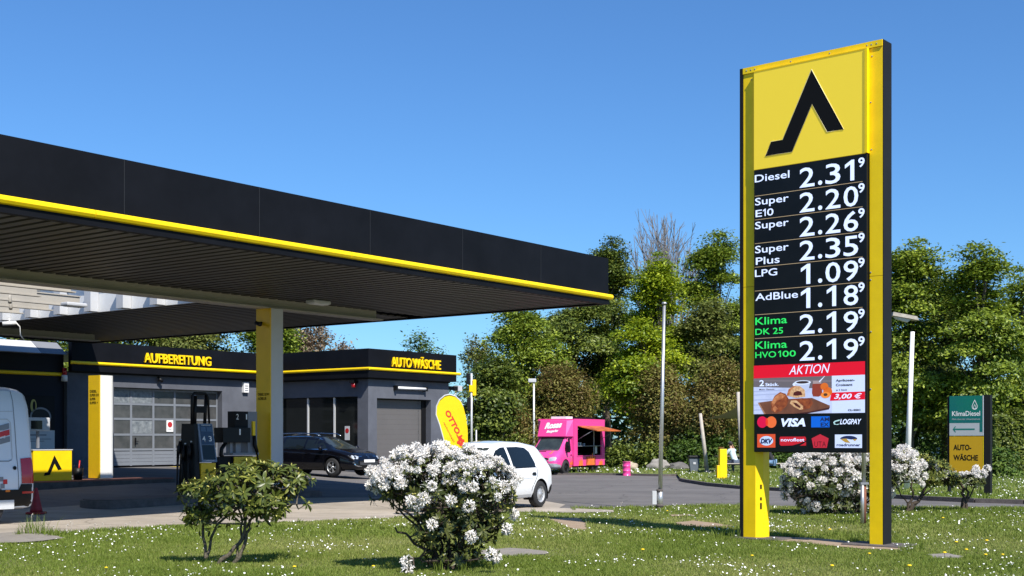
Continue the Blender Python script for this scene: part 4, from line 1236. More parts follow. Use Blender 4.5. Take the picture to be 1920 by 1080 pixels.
# mirrored word: reading direction runs up the cloth
put_text('LOTTO', mat('flag_red', (.62, .03, .01), .6), t, (o_.x + d0.x * Lw - .0, -.045, o_.z + d0.z * Lw), tuple(-d0), tuple(up), w=Lw * .98, h=.10, weight=.04, lift=.0, name='lettering')
a = FP(829.5, 790)
put_text('Niedersachsen', MATS['flag_red'], t, (a[0] + d0.x * .47, -.045, a[1] + d0.z * .47), tuple(-d0), tuple(up), w=.44, h=.034, name='lettering')
c_ = FP(864, 828)
for q in range(4):
    an = q * math.pi / 2 + .25
    MB().prism([(c_[0] + .041 * math.cos(an) + .039 * math.cos(b_), c_[1] + .056 * math.sin(an) + .037 * math.sin(b_)) for b_ in np.linspace(0, 6.28, 12)[:-1]], 'y', -.045, -.042).build('emblem', MATS['flag_red'], t)

for ch in t.children:
    if ch.name.split('.')[0] in ('lettering', 'emblem'):
        for v in ch.data.vertices: v.co.y = -.006 + wave(v.co.x, v.co.z) + (v.co.y + .045) * .3
# yellow bollard like box, bin, barrel
d_ = 48.5
t = empty('yellow_box_post', (XD(1353, d_), d_, .10), .12, 'bright yellow stepped box post on the far lawn left of the sign', 'post')
MB().bevbox(-.10, .18, -.12, .12, 0, 1.12, .01).build('tall_box', M['yellow'], t)
MB().bevbox(-.20, -.101, -.11, .11, 0, .50, .008).build('low_box', M['yellow'], t)
MB().tube([(-.02, 0, 1.121), (-.02, 0, 1.17)], .02, 6).box(-.12, .08, -.03, .03, 1.17, 1.19).build('top_bracket', M['rust'], t)
d_ = 58.0
t = empty('waste_bin', (XD(1301, d_), d_, .10), 0, 'grey waste bin with dark lid standing in the shade before the shrubs', 'bin')
MB().prism([(-.17, 0), (.17, 0), (.23, .62), (-.23, .62)], 'y', -.2, .2).build('bin_body', mat('bin_grey', (.10, .12, .145), .6), t)
MB().bevbox(-.26, .26, -.24, .24, .621, .74, .03).build('bin_lid', M['black'], t)
MB().box(-.06, .06, -.222, -.215, .35, .45).build('sticker', M['lightgrey'], t)
d_ = 55.5
t = empty('pink_barrel', (XD(1175, d_), d_, .0), 0, 'pink metal barrel standing on the road edge right of the food truck', 'barrel')
M['pink'] = mat('pink_paint', (0.80, 0.065, 0.30), 0.35, var=.03, scale=3, coat=.4)
prof = [(0, 0), (.175, 0), (.18, .02), (.165, .03), (.165, .19), (.18, .205), (.165, .22), (.165, .40), (.18, .415), (.165, .43), (.165, .60), (.18, .61), (.17, .62), (0, .60)]
MB().lathe(prof, 24).build('barrel_body', M['pink'], t)
MB().lathe([(0, .575), (.10, .575), (.11, .625), (0, .63)], 14).build('barrel_ash_tray', M['kerb'], t)
# traffic cone
p = G(68, 967)
t = empty('traffic_cone', (p[0], p[1], T(*p) + .015), 0, 'dirty red traffic cone with worn grey bands beside the white van', 'cone')
M['cone'] = mat('faded_red_plastic', (.30, .012, .02), .6, var=.25, scale=12)
MB().lathe([(0, .05), (.13, .05), (.115, .12), (.03, .53), (.025, .55), (0, .55)], 18).build('cone_body', M['cone'], t)
MB().bevbox(-.17, .17, -.17, .17, 0, .05, .02).build('cone_foot', M['cone'], t)
MB().lathe([(.072, .30), (.058, .38)], 18).lathe([(.10, .18), (.094, .205)], 18).build('cone_band', mat('worn_white_band', (.42, .36, .36), .7, var=.3, scale=25), t)

# cluster of poles behind the wash building
d_ = 62.0
def yellow_signal(px, label, parts):
    t = empty('signal_pole', (XD(px, d_), d_, .0), 0, label, 'pole')
    MB().tube([(0, 0, 0), (0, 0, ZD(700, d_))], .055, 8).build('pole', M['alu'], t)
    for x_, z0, z1, m in parts: MB().bevbox(x_ - .09, x_ + .09, -.1, .1, ZD(z1, d_), ZD(z0, d_), .02).build('signal_box', m, t)
yellow_signal(884, 'thin pale pole with yellow signal boxes right of the wash building', [(.14, 712, 742, M['yellow']), (-.02 + .0, 722, 735, M['yellow']), (-.16, 700, 720, M['black']), (-.12, 745, 770, M['anthracite'])])
t = empty('thin_post', (XD(893, d_), d_, 0), 0, 'thin short grey post right of the signal pole', 'post')
MB().tube([(0, 0, 0), (0, 0, ZD(806, d_))], .035, 6).build('post_tube', M['alu'], t)
d_ = 47.0
t = empty('no_entry_sign', (XD(837, d_), d_, T(-2.4, 47)), 0, 'small round red sign half hidden behind the yellow beach flag', 'sign')
MB().tube([(0, .03, 0), (0, .03, 1.6)], .03, 8).build('post', M['alu'], t)
MB().lathe([(0, 0), (.17, 0), (.17, .02), (0, .02)], 20, (0, -.01, 1.62), axis='y').build('disc', M['redlens'], t)
MB().box(-.12, .12, -.014, -.0105, 1.59, 1.65).build('bar', M['white'], t)
# ---------------------------------------------------------------- vehicles
def body_loft(keys, n=64, ring=None, name='body'):
    """keys: rows (x, zbottom, w, belt, ztop, wtop); returns mesh of a closed car body"""
    K = np.array(keys, float)
    xs = np.linspace(K[0, 0], K[-1, 0], n)
    xs = np.sort(np.concatenate([xs, K[:, 0]]))
    P = [np.interp(xs, K[:, 0], K[:, i]) for i in range(1, 6)]
    verts, faces = [], []
    rings = []
    for i, x in enumerate(xs):
        zb, w_, be, zt, wt = [p[i] for p in P]
        g = zt - be
        half = [(0, zb), (w_ * .80, zb), (w_ * .93, zb + .03), (w_ * .985, zb + .14), (w_, zb + (be - zb) * .45), (w_ * .995, be - (be - zb) * .25), (w_ * .965, be - .02 * (1 if g > .2 else 1)),
                (w_ * .955 + (wt - w_ * .955) * .12, be + g * .06), (w_ * .955 + (wt - w_ * .955) * .5, be + g * .45), (wt, be + g * .84), (wt * .90, be + g * .95), (wt * .66, zt - .004), (wt * .33, zt + .006), (0, zt + .01)]
        r = [(x, y, z) for y, z in half] + [(x, -y, z) for y, z in reversed(half[1:-1])]
        rings.append(r)
    m = len(rings[0])
    for r in rings: verts += r
    for i in range(len(rings) - 1):
        for k in range(m):
            faces.append((i * m + k, i * m + (k + 1) % m, (i + 1) * m + (k + 1) % m, (i + 1) * m + k))
    faces.append(tuple(reversed(range(m))))
    faces.append(tuple((len(rings) - 1) * m + k for k in range(m)))
    me = bpy.data.meshes.new(name)
    me.from_pydata(verts, [], faces)
    bm = bmesh.new(); bm.from_mesh(me)
    bmesh.ops.recalc_face_normals(bm, faces=bm.faces)
    bm.to_mesh(me); bm.free()
    return me

def smooth_keys(me, it=2):
    bm = bmesh.new(); bm.from_mesh(me)
    for _ in range(it):
        bmesh.ops.smooth_vert(bm, verts=bm.verts, factor=.35, use_axis_x=True, use_axis_y=True, use_axis_z=True)
    bm.to_mesh(me); bm.free()

def bvh_of(me):
    return BVHTree.FromPolygons([v.co[:] for v in me.vertices], [p.vertices[:] for p in me.polygons])

def cut(me, cutter_mb):
    """boolean cut of wheel houses and openings"""
    a = bpy.data.objects.new('a', me); b = bpy.data.objects.new('b', cutter_mb.mesh('cut'))
    C.objects.link(a); C.objects.link(b)
    md = a.modifiers.new('b', 'BOOLEAN'); md.operation = 'DIFFERENCE'; md.object = b; md.solver = 'EXACT'
    dg = bpy.context.evaluated_depsgraph_get(); dg.update()
    r = bpy.data.meshes.new_from_object(a.evaluated_get(dg))
    bpy.data.objects.remove(a); bpy.data.objects.remove(b)
    return r

def wheel(parent, x, y, r, wd, spokes, side, m_rim, style='alloy'):
    """wheel centred at (x, y, r); side = +1 for the left of the car"""
    w_ = empty('wheel', (x, y, r)); w_.parent = parent
    o = side
    prof = [(r * .62, -wd / 2), (r * .90, -wd / 2), (r * .985, -wd * .36), (r, -wd * .2), (r, wd * .2), (r * .985, wd * .36), (r * .90, wd / 2), (r * .62, wd / 2)]
    MB().lathe(prof, 32, axis='y').build('tyre', M['rubber'], w_)
    rm = MB()
    if style == 'alloy':
        rm.lathe([(r * .66, o * wd * .48), (r * .62, o * wd * .50), (r * .585, o * wd * .44), (r * .58, 0)], 32, axis='y')
        rm.lathe([(0, o * wd * .40), (r * .13, o * wd * .40), (r * .16, o * wd * .30)], 16, axis='y')
        for k in range(spokes):
            a = 2 * math.pi * k / spokes
            for da in (-.17, .17):
                p0 = Vector((math.cos(a), 0, math.sin(a))) * r * .12
                p1 = Vector((math.cos(a + da), 0, math.sin(a + da))) * r * .62
                t = (p1 - p0).normalized(); s = Vector((-t.z, 0, t.x)) * r * .045
                y0, y1 = o * wd * .28, o * wd * .42
                v = [p0 - s, p1 - s, p1 + s, p0 + s]
                rm.add([(q.x, y0, q.z) for q in v] + [(q.x, y1, q.z) for q in v], [(0, 3, 2, 1), (4, 5, 6, 7), (0, 1, 5, 4), (1, 2, 6, 5), (2, 3, 7, 6), (3, 0, 4, 7)])
    else:
        rm.lathe([(r * .68, o * wd * .46), (r * .64, o * wd * .49), (r * .60, o * wd * .40), (r * .50, o * wd * .28), (r * .34, o * wd * .36), (r * .20, o * wd * .38), (r * .18, o * wd * .46), (0, o * wd * .48)], 32, axis='y')
    rm.build('rim', m_rim, w_)
    bk = MB()
    if style == 'alloy': bk.lathe([(0, o * wd * .12), (r * .58, o * wd * .12)], 24, axis='y')
    else:
        for k in range(12):
            a = 2 * math.pi * k / 12
            bk.lathe([(0, 0), (r * .05, 0)], 8, (r * .43 * math.cos(a), o * (wd * .325), r * .43 * math.sin(a)), axis='y')
    bk.build('rim_shadow_disc' if style == 'alloy' else 'rim_hole', M['black_matt'], w_)  # behind alloy spokes a black disc stands for the shade
    return w_

def housings(wheels, r, inner):
    mb = MB()
    for x, z in wheels:
        for s in (1, -1):
            mb.lathe([(0, s * inner), (r, s * inner), (r, s * 1.3), (0, s * 1.3)], 32, (x, 0, z), axis='y')
    return mb

def liners(parent, wheels, r, y0, y1):
    for x, z in wheels:
        for s in (1, -1):
            MB().lathe([(0, s * y0), (r - .004, s * y0), (r - .004, s * y1)], 28, (x, 0, z), axis='y', a0=-.35, a1=math.pi + .35).build('wheel_house', M['black_matt'], parent)

def side_panel(parent, bvh, poly, m, name, cell=.15, off=.006, sides=(1, -1)):
    for s in sides:
        me = project(bvh, poly, lambda a, b: (a, s * 2.0, b), (0, -s, 0), cell, off)
        link(name, me, m, parent)

def front_panel(parent, bvh, poly, m, name, x_from=5.0, cell=.15, off=.006):
    s = 1 if x_from > 0 else -1
    me = project(bvh, poly, lambda a, b: (x_from, a, b), (-s, 0, 0), cell, off)
    return link(name, me, m, parent)

def band(pts, w_):
    """a thin strip along a polyline in 2-D"""
    L, R_ = [], []
    for i, p in enumerate(pts):
        a = Vector((*pts[max(i - 1, 0)], 0)); b = Vector((*pts[min(i + 1, len(pts) - 1)], 0))
        t = (b - a).normalized(); n = Vector((-t.y, t.x, 0)) * w_ / 2
        L.append((p[0] + n.x, p[1] + n.y)); R_.append((p[0] - n.x, p[1] - n.y))
    return L + R_[::-1]

GLASS = mat('tinted_car_glass', (0.008, 0.012, 0.015), 0.05, spec=0.35)
GLASS2 = mat('windscreen_glass', (0.045, 0.058, 0.056), 0.08, spec=0.6, scale=2.5, col2=(0.02, 0.025, 0.026))

# ---- black estate car
car = empty('estate_car', (-6.95, 46.1, T(-6.9, 46.1) + .01), math.atan2(-.53, .848), 'black estate car with roof rails and silver wheels parked by the wash building', 'car')
bk = mat('black_car_paint', (0.003, 0.003, 0.005), 0.22, spec=.3, coat=.55)
keys = [(-2.28, .42, .60, .72, .92, .52), (-2.24, .30, .78, .90, 1.05, .58), (-2.12, .26, .86, .98, 1.30, .60), (-1.85, .22, .89, .97, 1.38, .58), (-1.0, .20, .90, .95, 1.44, .60),
        (-.2, .20, .90, .94, 1.45, .61), (.45, .20, .90, .93, 1.39, .60), (.85, .20, .90, .93, 1.20, .60), (1.30, .20, .90, .93, .985, .70), (1.70, .22, .885, .84, .915, .72), (2.02, .22, .84, .72, .83, .70), (2.20, .24, .74, .60, .72, .62), (2.28, .32, .56, .50, .60, .48)]
me = body_loft(keys, 80)
smooth_keys(me, 2)
bv = bvh_of(me)
wh = [(1.33, .33), (-1.33, .33)]
me2 = cut(me, housings(wh, .385, .60)); smooth_angle(me2, 40)
link('body', me2, bk, car)
liners(car, wh, .385, .60, .88)
side_panel(car, bv, [(1.02, .97), (.94, 1.05), (.55, 1.30), (.30, 1.375), (.06, 1.385), (.06, .975)], GLASS, 'window')
side_panel(car, bv, [(-.02, .98), (-.02, 1.385), (-.50, 1.39), (-.98, 1.375), (-.98, .99)], GLASS, 'window')
side_panel(car, bv, [(-1.06, 1.0), (-1.06, 1.37), (-1.60, 1.33), (-1.85, 1.08), (-1.80, 1.01)], GLASS, 'window')
side_panel(car, bv, band([(1.08, .955), (.0, .957), (-1.0, .975), (-1.85, .995), (-1.9, 1.08), (-1.62, 1.36), (-1.0, 1.405), (-.3, 1.415), (.3, 1.405), (.62, 1.30)], .026), M['chrome'], 'chrome_trim', off=.012)
front_panel(car, bv, [(-.60, .99), (-.52, 1.38), (-.3, 1.41), (.3, 1.41), (.52, 1.38), (.60, .99), (.3, .955), (-.3, .955)], GLASS2, 'windscreen')
front_panel(car, bv, [(-.50, 1.0), (-.44, 1.30), (.44, 1.30), (.50, 1.0)], GLASS, 'rear_window', x_from=-5)
for s in (1, -1):
    front_panel(car, bv, [(s * .50, .70), (s * .56, .62), (s * .72, .625), (s * .80, .72), (s * .78, .755), (s * .6, .745)], mat('headlight_glass', (.55, .60, .65), .08, metal=.3, spec=.8), 'headlight', cell=.1)
    front_panel(car, bv, band([(s * .49, .705), (s * .30, .715)], .02), M['chrome'], 'grille_trim')
    front_panel(car, bv, band([(s * .38, .365), (s * .58, .37), (s * .68, .41), (s * .74, .50)], .035), M['chrome'], 'bumper_trim', cell=.08)
    MB().ball((.92, s * 1.0, 1.0), .10, 10, 8, (.8, 1.0, .75)).box(.88, .96, s * .86, s * .95, .96, 1.0).build('wing_mirror', bk, car)
    MB().tube([(.55, s * .56, 1.43), (.35, s * .58, 1.50), (-.4, s * .59, 1.525), (-1.4, s * .57, 1.50), (-1.75, s * .55, 1.45)], .018, 6).build('roof_rail', M['chrome'], car)
front_panel(car, bv, [(-.55, .56), (-.60, .40), (-.35, .34), (.35, .34), (.60, .40), (.55, .56)], M['black_matt'], 'grille', cell=.1)
for q in range(3): front_panel(car, bv, band([(-.5, .42 + q * .045), (.5, .42 + q * .045)], .008), M['midgrey'], 'grille_bar', off=.012)
front_panel(car, bv, [(-.30, .50), (-.30, .60), (.30, .60), (.30, .50)], M['white'], 'number_plate', off=.03)
_b = front_panel(car, bv, circle_pts(0, .70, .062, n=18), M['chrome'], 'badge', off=.012, cell=.5)
_b = front_panel(car, bv, circle_pts(0, .70, .050, n=18), M['ink'], 'badge_disc', off=.016, cell=.5)
for pts in ([(-.032, .735), (-.0, .69), (.032, .735)], [(-.044, .71), (-.018, .662), (0, .69), (.018, .662), (.044, .71)]):
    front_panel(car, bv, band(pts, .009), M['chrome'], 'badge_letter', off=.020, cell=.5)
side_panel(car, bv, band([(.98, .94), (.95, .5), (.86, .28)], .010), M['black_matt'], 'door_gap', off=.003, sides=(-1, 1))
side_panel(car, bv, band([(.02, .95), (.02, .28)], .010), M['black_matt'], 'door_gap', off=.003)
side_panel(car, bv, band([(-.98, .95), (-.95, .60), (-.75, .3)], .010), M['black_matt'], 'door_gap', off=.003)
side_panel(car, bv, [(.12, .80), (.12, .835), (.32, .835), (.32, .80)], bk, 'door_handle', off=.03)
side_panel(car, bv, [(-.88, .81), (-.88, .845), (-.68, .845), (-.68, .81)], bk, 'door_handle', off=.03)
front_panel(car, bv, band([(.12, 1.33), (.0, 1.36), (-.1, 1.33)], .06), M['black_matt'], 'mirror_mount', off=.012)
for x, s in ((1.33, 1), (1.33, -1), (-1.33, 1), (-1.33, -1)):
    wheel(car, x, s * .78, .33, .215, 5, s, M['rim'])

# ---- white hatchback
car = empty('hatchback', (-.70, 29.2, .012), math.atan2(-.866, -.5), 'white hatchback with plain steel wheels parked behind the white flowering bush', 'car')
wp = mat('white_car_paint', (0.78, 0.79, 0.80), 0.25, coat=.8)
keys = [(-2.02, .45, .62, .70, .85, .55), (-1.98, .28, .74, .86, 1.02, .58), (-1.86, .24, .83, .93, 1.28, .56), (-1.60, .22, .86, .94, 1.46, .56), (-1.0, .21, .87, .93, 1.53, .58),
        (-.3, .21, .87, .91, 1.545, .60), (.35, .21, .87, .90, 1.50, .60), (.75, .21, .87, .89, 1.30, .60), (1.15, .21, .865, .87, .98, .70), (1.6, .22, .84, .80, .88, .70), (1.88, .23, .78, .70, .78, .66), (2.0, .28, .66, .58, .66, .56), (2.04, .36, .55, .50, .56, .45)]
me = body_loft(keys, 72)
smooth_keys(me, 2)
bv = bvh_of(me)
wh = [(1.27, .31), (-1.27, .31)]
me2 = cut(me, housings(wh, .365, .58)); smooth_angle(me2, 40)
link('body', me2, wp, car)
liners(car, wh, .365, .58, .85)
side_panel(car, bv, [(.92, .95), (.80, 1.05), (.42, 1.34), (.20, 1.40), (.02, 1.41), (.02, .95)], GLASS, 'window')
side_panel(car, bv, [(-.08, .95), (-.08, 1.41), (-.55, 1.415), (-.90, 1.39), (-1.05, 1.30), (-1.12, 1.02), (-1.08, .96)], GLASS, 'window')
side_panel(car, bv, band([(-1.10, .95), (.0, .94), (.93, .94)], .022), M['black'], 'window_trim', off=.008)
side_panel(car, bv, [(-1.9, .24), (-1.66, .24), (-1.66, .30), (-1.9, .30)], M['black'], 'sill_trim', off=.008)
side_panel(car, bv, band([(.86, .30), (-.84, .30)], .05), M['lightgrey'], 'sill_trim', off=.006)
side_panel(car, bv, band([(-.03, .93), (-.03, .28)], .018), M['black_matt'], 'door_gap', off=.003)
side_panel(car, bv, band([(.92, .93), (.92, .5), (.85, .28)], .012), M['midgrey'], 'door_gap', off=.003)
side_panel(car, bv, band([(-1.13, .94), (-1.10, .75), (-.86, .48), (-.80, .3)], .018), M['black_matt'], 'door_gap', off=.003)
side_panel(car, bv, band([(.9, .66), (-.9, .70)], .014), M['lightgrey'], 'body_crease_shade', off=.004)  # grey strip paints the shade of a crease on the smooth side
side_panel(car, bv, [(-1.02, .755), (-1.02, .805), (-.99, .83), (-.86, .825), (-.84, .80), (-.86, .765)], M['black'], 'door_handle', off=.02, cell=.5)
side_panel(car, bv, [(.06, .745), (.06, .80), (.20, .805), (.22, .77), (.20, .745)], M['black'], 'door_handle', off=.02, cell=.5)
side_panel(car, bv, [(-1.90, .80), (-1.985, .82), (-1.97, 1.02), (-1.90, 1.14), (-1.86, 1.0)], M['redlens'], 'tail_light', off=.01, cell=.06)
front_panel(car, bv, [(-.60, .93), (-.52, 1.40), (.52, 1.40), (.60, .93), (.3, .90), (-.3, .90)], GLASS2, 'windscreen')
front_panel(car, bv, [(-.50, 1.0), (-.44, 1.38), (.44, 1.38), (.50, 1.0)], GLASS, 'rear_window', x_from=-5)
side_panel(car, bv, [(-2.01, .30), (-2.01, .52), (-1.80, .52), (-1.72, .46), (-1.66, .30)], M['black'], 'bumper_corner', off=.008, cell=.06)
for s in (1, -1):
    front_panel(car, bv, [(s * .45, .66), (s * .50, .58), (s * .68, .60), (s * .74, .72), (s * .62, .74)], MATS['headlight_glass'], 'headlight', cell=.1)
    MB().ball((.86, s * .97, .99), .10, 10, 8, (.8, 1.0, .8)).box(.82, .90, s * .83, s * .92, .94, .98).build('wing_mirror', wp, car)
front_panel(car, bv, [(-.5, .50), (-.5, .36), (.5, .36), (.5, .50)], M['black_matt'], 'grille')
MB().tube([(-.9, 0, 1.545), (-1.05, 0, 1.75)], .006, 5).build('antenna', M['black'], car)
M['hubcap'] = mat('steel_wheel_grey', (.50, .50, .50), .4, metal=.5, var=.1, scale=20)
for x, s in ((1.27, 1), (1.27, -1), (-1.27, 1), (-1.27, -1)):
    wheel(car, x, s * .76, .31, .20, 0, s, M['hubcap'], 'steel')

# ---- white van at the left edge
vn = empty('van', (-9.07, 24.35, 0.0), RZ, 'white delivery van with grey and red side stripes cut by the left picture edge', 'van')
# origin: rear near corner on the ground; the van runs to local -x, its near side lies on y = 0
vw = mat('van_white_paint', (0.66, 0.69, 0.74), 0.35, coat=.4)
K2 = [(-5.6, .40, .72, .85, 1.0, .60), (-5.4, .30, .92, 1.0, 1.18, .74), (-4.9, .28, .98, 1.05, 1.35, .80), (-4.3, .28, .985, 1.10, 2.0, .78), (-3.8, .28, .985, 1.15, 2.5, .80), (-3.2, .28, .985, 1.15, 2.60, .80),
      (-.35, .28, .985, 1.15, 2.60, .80), (-.10, .28, .985, 1.15, 2.56, .78), (-.03, .30, .97, 1.15, 2.50, .76), (.0, .36, .93, 1.13, 2.40, .74)]
me = body_loft(K2, 60); smooth_keys(me, 1)
for v in me.vertices: v.co.y = v.co.y + .985
bv = bvh_of(me)
mbc = MB()
for x, z in ((-.95, .34), (-4.5, .34)):
    mbc.lathe([(0, -.3), (.42, -.3), (.42, .35), (0, .35)], 28, (x, 0, z), axis='y').lathe([(0, 1.62), (.42, 1.62), (.42, 2.3), (0, 2.3)], 28, (x, 0, z), axis='y')
me2 = cut(me, mbc); smooth_angle(me2, 40)
link('body', me2, vw, vn)
def vside(poly, m, name, off=.006, cell=.1):
    return link(name, project(bv, poly, lambda a, b: (a, -2.0, b), (0, 1, 0), cell, off), m, vn)
vside(band([(-.345, .62), (-.36, 2.52)], .014), M['midgrey'], 'door_gap')
vside([(-.33, 1.02), (-.30, 1.02), (-.30, 1.0)], M['black'], 'catch') if False else None
fr_ = [(-.46, 1.22), (-.44, 1.26), (-.44, 1.92), (-.50, 1.98), (-1.7, 1.98), (-1.7, 1.20), (-.52, 1.19)]
vside(band(fr_[:5], .018), M['lightgrey'], 'panel_crease_shade', off=.008)  # grey strips here and below paint the shading of pressed creases
vside(band([(-1.7, 1.195), (-.52, 1.195), (-.46, 1.22)], .018), M['midgrey'], 'panel_crease_shade', off=.008)
vside(band([(-1.7, 2.10), (-.36, 2.13)], .012), M['lightgrey'], 'panel_crease_shade', off=.008)
for z_, m in ((1.82, M['midgrey']), (1.70, M['red']), (1.575, M['midgrey'])):
    vside([(-1.8, z_ - .35), (-1.8, z_ - .25), (-.47, z_ + .09), (-.47, z_ - .015)], m, 'side_stripe', off=.010)
dT = Vector((1.33, 0, .34)).normalized()
put_text('Ausstellung', M['white'], vn, (-.98, -.02, 1.70 - .145), tuple(dT), (0, 0, 1), w=.36, h=.045, weight=.01)
put_text('Messebau', M['white'], vn, (-.98, -.02, 1.825 - .145), tuple(dT), (0, 0, 1), w=.30, h=.04)
for x0, z0, m in ((-.745, .82, M['midgrey']), (-.665, .77, M['red']), (-.72, .69, M['midgrey'])):
    vside([(x0, z0), (x0 + .085, z0), (x0 + .085, z0 + .085), (x0, z0 + .085)], m, 'logo_square', off=.012, cell=.5)
vside(circle_pts(-.415, 1.065, .038, n=16), M['black'], 'fuel_catch', off=.012, cell=.5)
vside([(-2.2, .30), (-2.2, .66), (-.35, .66), (-.30, .76), (.0, .76), (.0, .36), (-.2, .30)], M['black'], 'bumper', off=.014)
vside([(-.285, .77), (-.02, .77), (-.03, 1.20), (-.06, 1.26), (-.285, 1.24)], M['redlens'], 'tail_light', off=.014, cell=.05)
vside([(-.28, .58), (-.02, .58), (-.02, .62), (-.28, .62)], M['redlens'], 'reflector', off=.02, cell=.1)
vside([(-.62, .62), (-.53, .62), (-.53, .66), (-.62, .66)], mat('amber_lens', (.6, .16, .01), .3), 'side_marker', off=.02, cell=.1)
MB().box(-2.0, -.45, -.02, .03, .30, .47).build('step_bar', M['lightgrey'], vn)
front_panel(vn, bv, [(.30, 1.2), (.30, 2.1), (.90, 2.1), (.90, 1.2)], GLASS, 'rear_window', x_from=3)
front_panel(vn, bv, [(1.07, 1.2), (1.07, 2.1), (1.67, 2.1), (1.67, 1.2)], GLASS, 'rear_window', x_from=3)
front_panel(vn, bv, [(.3, 1.35), (.35, 2.1), (1.62, 2.1), (1.67, 1.35)], GLASS, 'windscreen', x_from=-9)
for x in (-.95, -4.5):
    for s, yy in ((-1, .14), (1, 1.83)):
        wheel(vn, x, yy, .34, .22, 0, s, M['hubcap'], 'steel')

# ---- pink food truck
tr = empty('food_truck', (2.46, 58.7, .0), math.atan2(-.866, -.5), 'bright pink food truck with raised serving flap and flame paint', 'food truck')
tr.scale = (.90, .90, .90)
PK = M['pink']
# chassis: local x forward, y left; wheelbase 3.2, box behind the cab
K3 = [(1.0, .30, .93, 1.15, 2.0, .82), (1.25, .30, .93, 1.12, 2.0, .80), (1.6, .30, .93, 1.10, 1.62, .78), (1.95, .30, .93, 1.06, 1.30, .78), (2.3, .30, .92, .98, 1.12, .76), (2.55, .32, .88, .84, .98, .72), (2.68, .36, .80, .70, .82, .66), (2.72, .42, .7, .6, .7, .6)]
me = body_loft(K3, 40); smooth_keys(me, 1)
bv = bvh_of(me)
mbc = MB().lathe([(0, .58), (.42, .58), (.42, 1.3), (0, 1.3)], 28, (1.75, 0, .36), axis='y').lathe([(0, -.58), (.42, -.58), (.42, -1.3), (0, -1.3)], 28, (1.75, 0, .36), axis='y')
me2 = cut(me, mbc); smooth_angle(me2, 35)
link('cab', me2, PK, tr)
front_panel(tr, bv, [(-.70, 1.20), (-.64, 1.85), (.64, 1.85), (.70, 1.20)], GLASS2, 'windscreen', cell=.05, off=.012)
front_panel(tr, bv, [(-.5, 1.14), (-.5, 1.18), (.1, 1.18), (.1, 1.14)], M['black'], 'air_inlet')
side_panel(tr, bv, [(1.12, 1.18), (1.12, 1.86), (1.32, 1.86), (1.58, 1.5), (1.72, 1.18)], GLASS, 'window')
side_panel(tr, bv, band([(1.78, 1.1), (1.70, .85), (1.0, .85)], .014), M['midgrey'], 'door_gap', off=.004)
side_panel(tr, bv, [(1.12, .95), (1.12, 1.0), (1.25, 1.0), (1.25, .95)], M['black'], 'door_handle', off=.02)
front_panel(tr, bv, [(-.46, .62), (-.46, .82), (-.30, .86), (.30, .86), (.46, .82), (.46, .62)], M['black_matt'], 'grille')
for q in range(3): front_panel(tr, bv, band([(-.42, .66 + q * .06), (.42, .66 + q * .06)], .012), M['midgrey'], 'grille_bar', off=.015)
for s in (1, -1):
    front_panel(tr, bv, [(s * .48, .66), (s * .48, .84), (s * .66, .90), (s * .80, .88), (s * .82, .72)], M['headlight'] if 'headlight' in M else MATS['headlight_glass'], 'headlight', cell=.08)
    MB().bevbox(1.62, 1.74, s * 1.02 - .10, s * 1.02 + .10, 1.10, 1.48, .03).tube([(1.68, s * .86, 1.2), (1.68, s * 1.0, 1.2)], .02, 6).build('wing_mirror', M['black'], tr)
K4 = [(2.30, .30, .95, .50, .58, .90), (2.60, .30, .92, .50, .58, .86), (2.78, .32, .84, .48, .58, .76), (2.84, .36, .7, .48, .56, .6)]
me = body_loft(K4, 14)
link('bumper', me, M['midgrey'], tr)
# roof fairing
me = MB().add([(1.52, -.80, 1.90), (1.52, .80, 1.90), (1.05, .98, 1.90), (1.05, -.98, 1.90), (1.30, -.74, 2.68), (1.30, .74, 2.68), (1.05, .98, 2.72), (1.05, -.98, 2.72)],
              [(0, 1, 5, 4), (1, 2, 6, 5), (3, 0, 4, 7), (4, 5, 6, 7), (0, 3, 2, 1), (2, 3, 7, 6)]).mesh('fairing')
link('roof_fairing', me, PK, tr)
# box with serving hatch on the left side
x0, x1, hw = -2.45, 1.04, 1.02
bx = MB()
bx.box(x0, x1, -hw, -hw + .05, .42, 2.72).box(x0, x0 + .05, -hw + .05, hw - .05, .42, 2.72).box(x1 - .05, x1, -hw + .05, hw - .05, .95, 2.72).box(x0, x1, -hw, hw, 2.721, 2.78)
bx.box(x0 + .05, x1 - .05, -hw + .05, hw - .05, .42, .50)
# left wall around the opening (x -1.75..0.55, z 1.0..2.42)
bx.box(x0, -2.02, hw - .05, hw, .42, 2.72).box(.70, x1, hw - .05, hw, .42, 2.72).box(-2.02, .70, hw - .05, hw, 2.42, 2.72).box(-2.02, .70, hw - .05, hw, .42, .94)
bx.build('box_body', PK, tr)
MB().box(-2.08, -2.02, hw, hw + .02, .90, 2.48).box(.70, .76, hw, hw + .02, .90, 2.48).box(-2.02, .70, hw, hw + .02, 2.42, 2.47).box(-2.02, .70, hw, hw + .02, .89, .94).build('hatch_frame', PK, tr)
MB().box(-2.38, .98, -hw + .052, -hw + .08, .52, 2.7).box(-2.39, -2.36, -.9, .96, .52, 2.7).box(.94, .97, -.9, .96, .52, 2.7).box(-2.35, .93, -.9, .96, 2.68, 2.71).box(-2.35, .93, -.9, .96, .51, .55).box(-2.0, .68, .55, .95, 1.0, 1.02).build('interior_wall', M['black_matt'], tr)
MB().box(-2.0, .68, .60, hw + .10, 1.40, 1.43).build('counter', M['midgrey'], tr)
MB().box(-.1, .05, .7, .85, 1.43, 1.60).box(.15, .24, .7, .8, 1.43, 1.62).box(-.6, -.5, .7, .8, 1.43, 1.55).build('counter_ware', M['lightgrey'], tr)
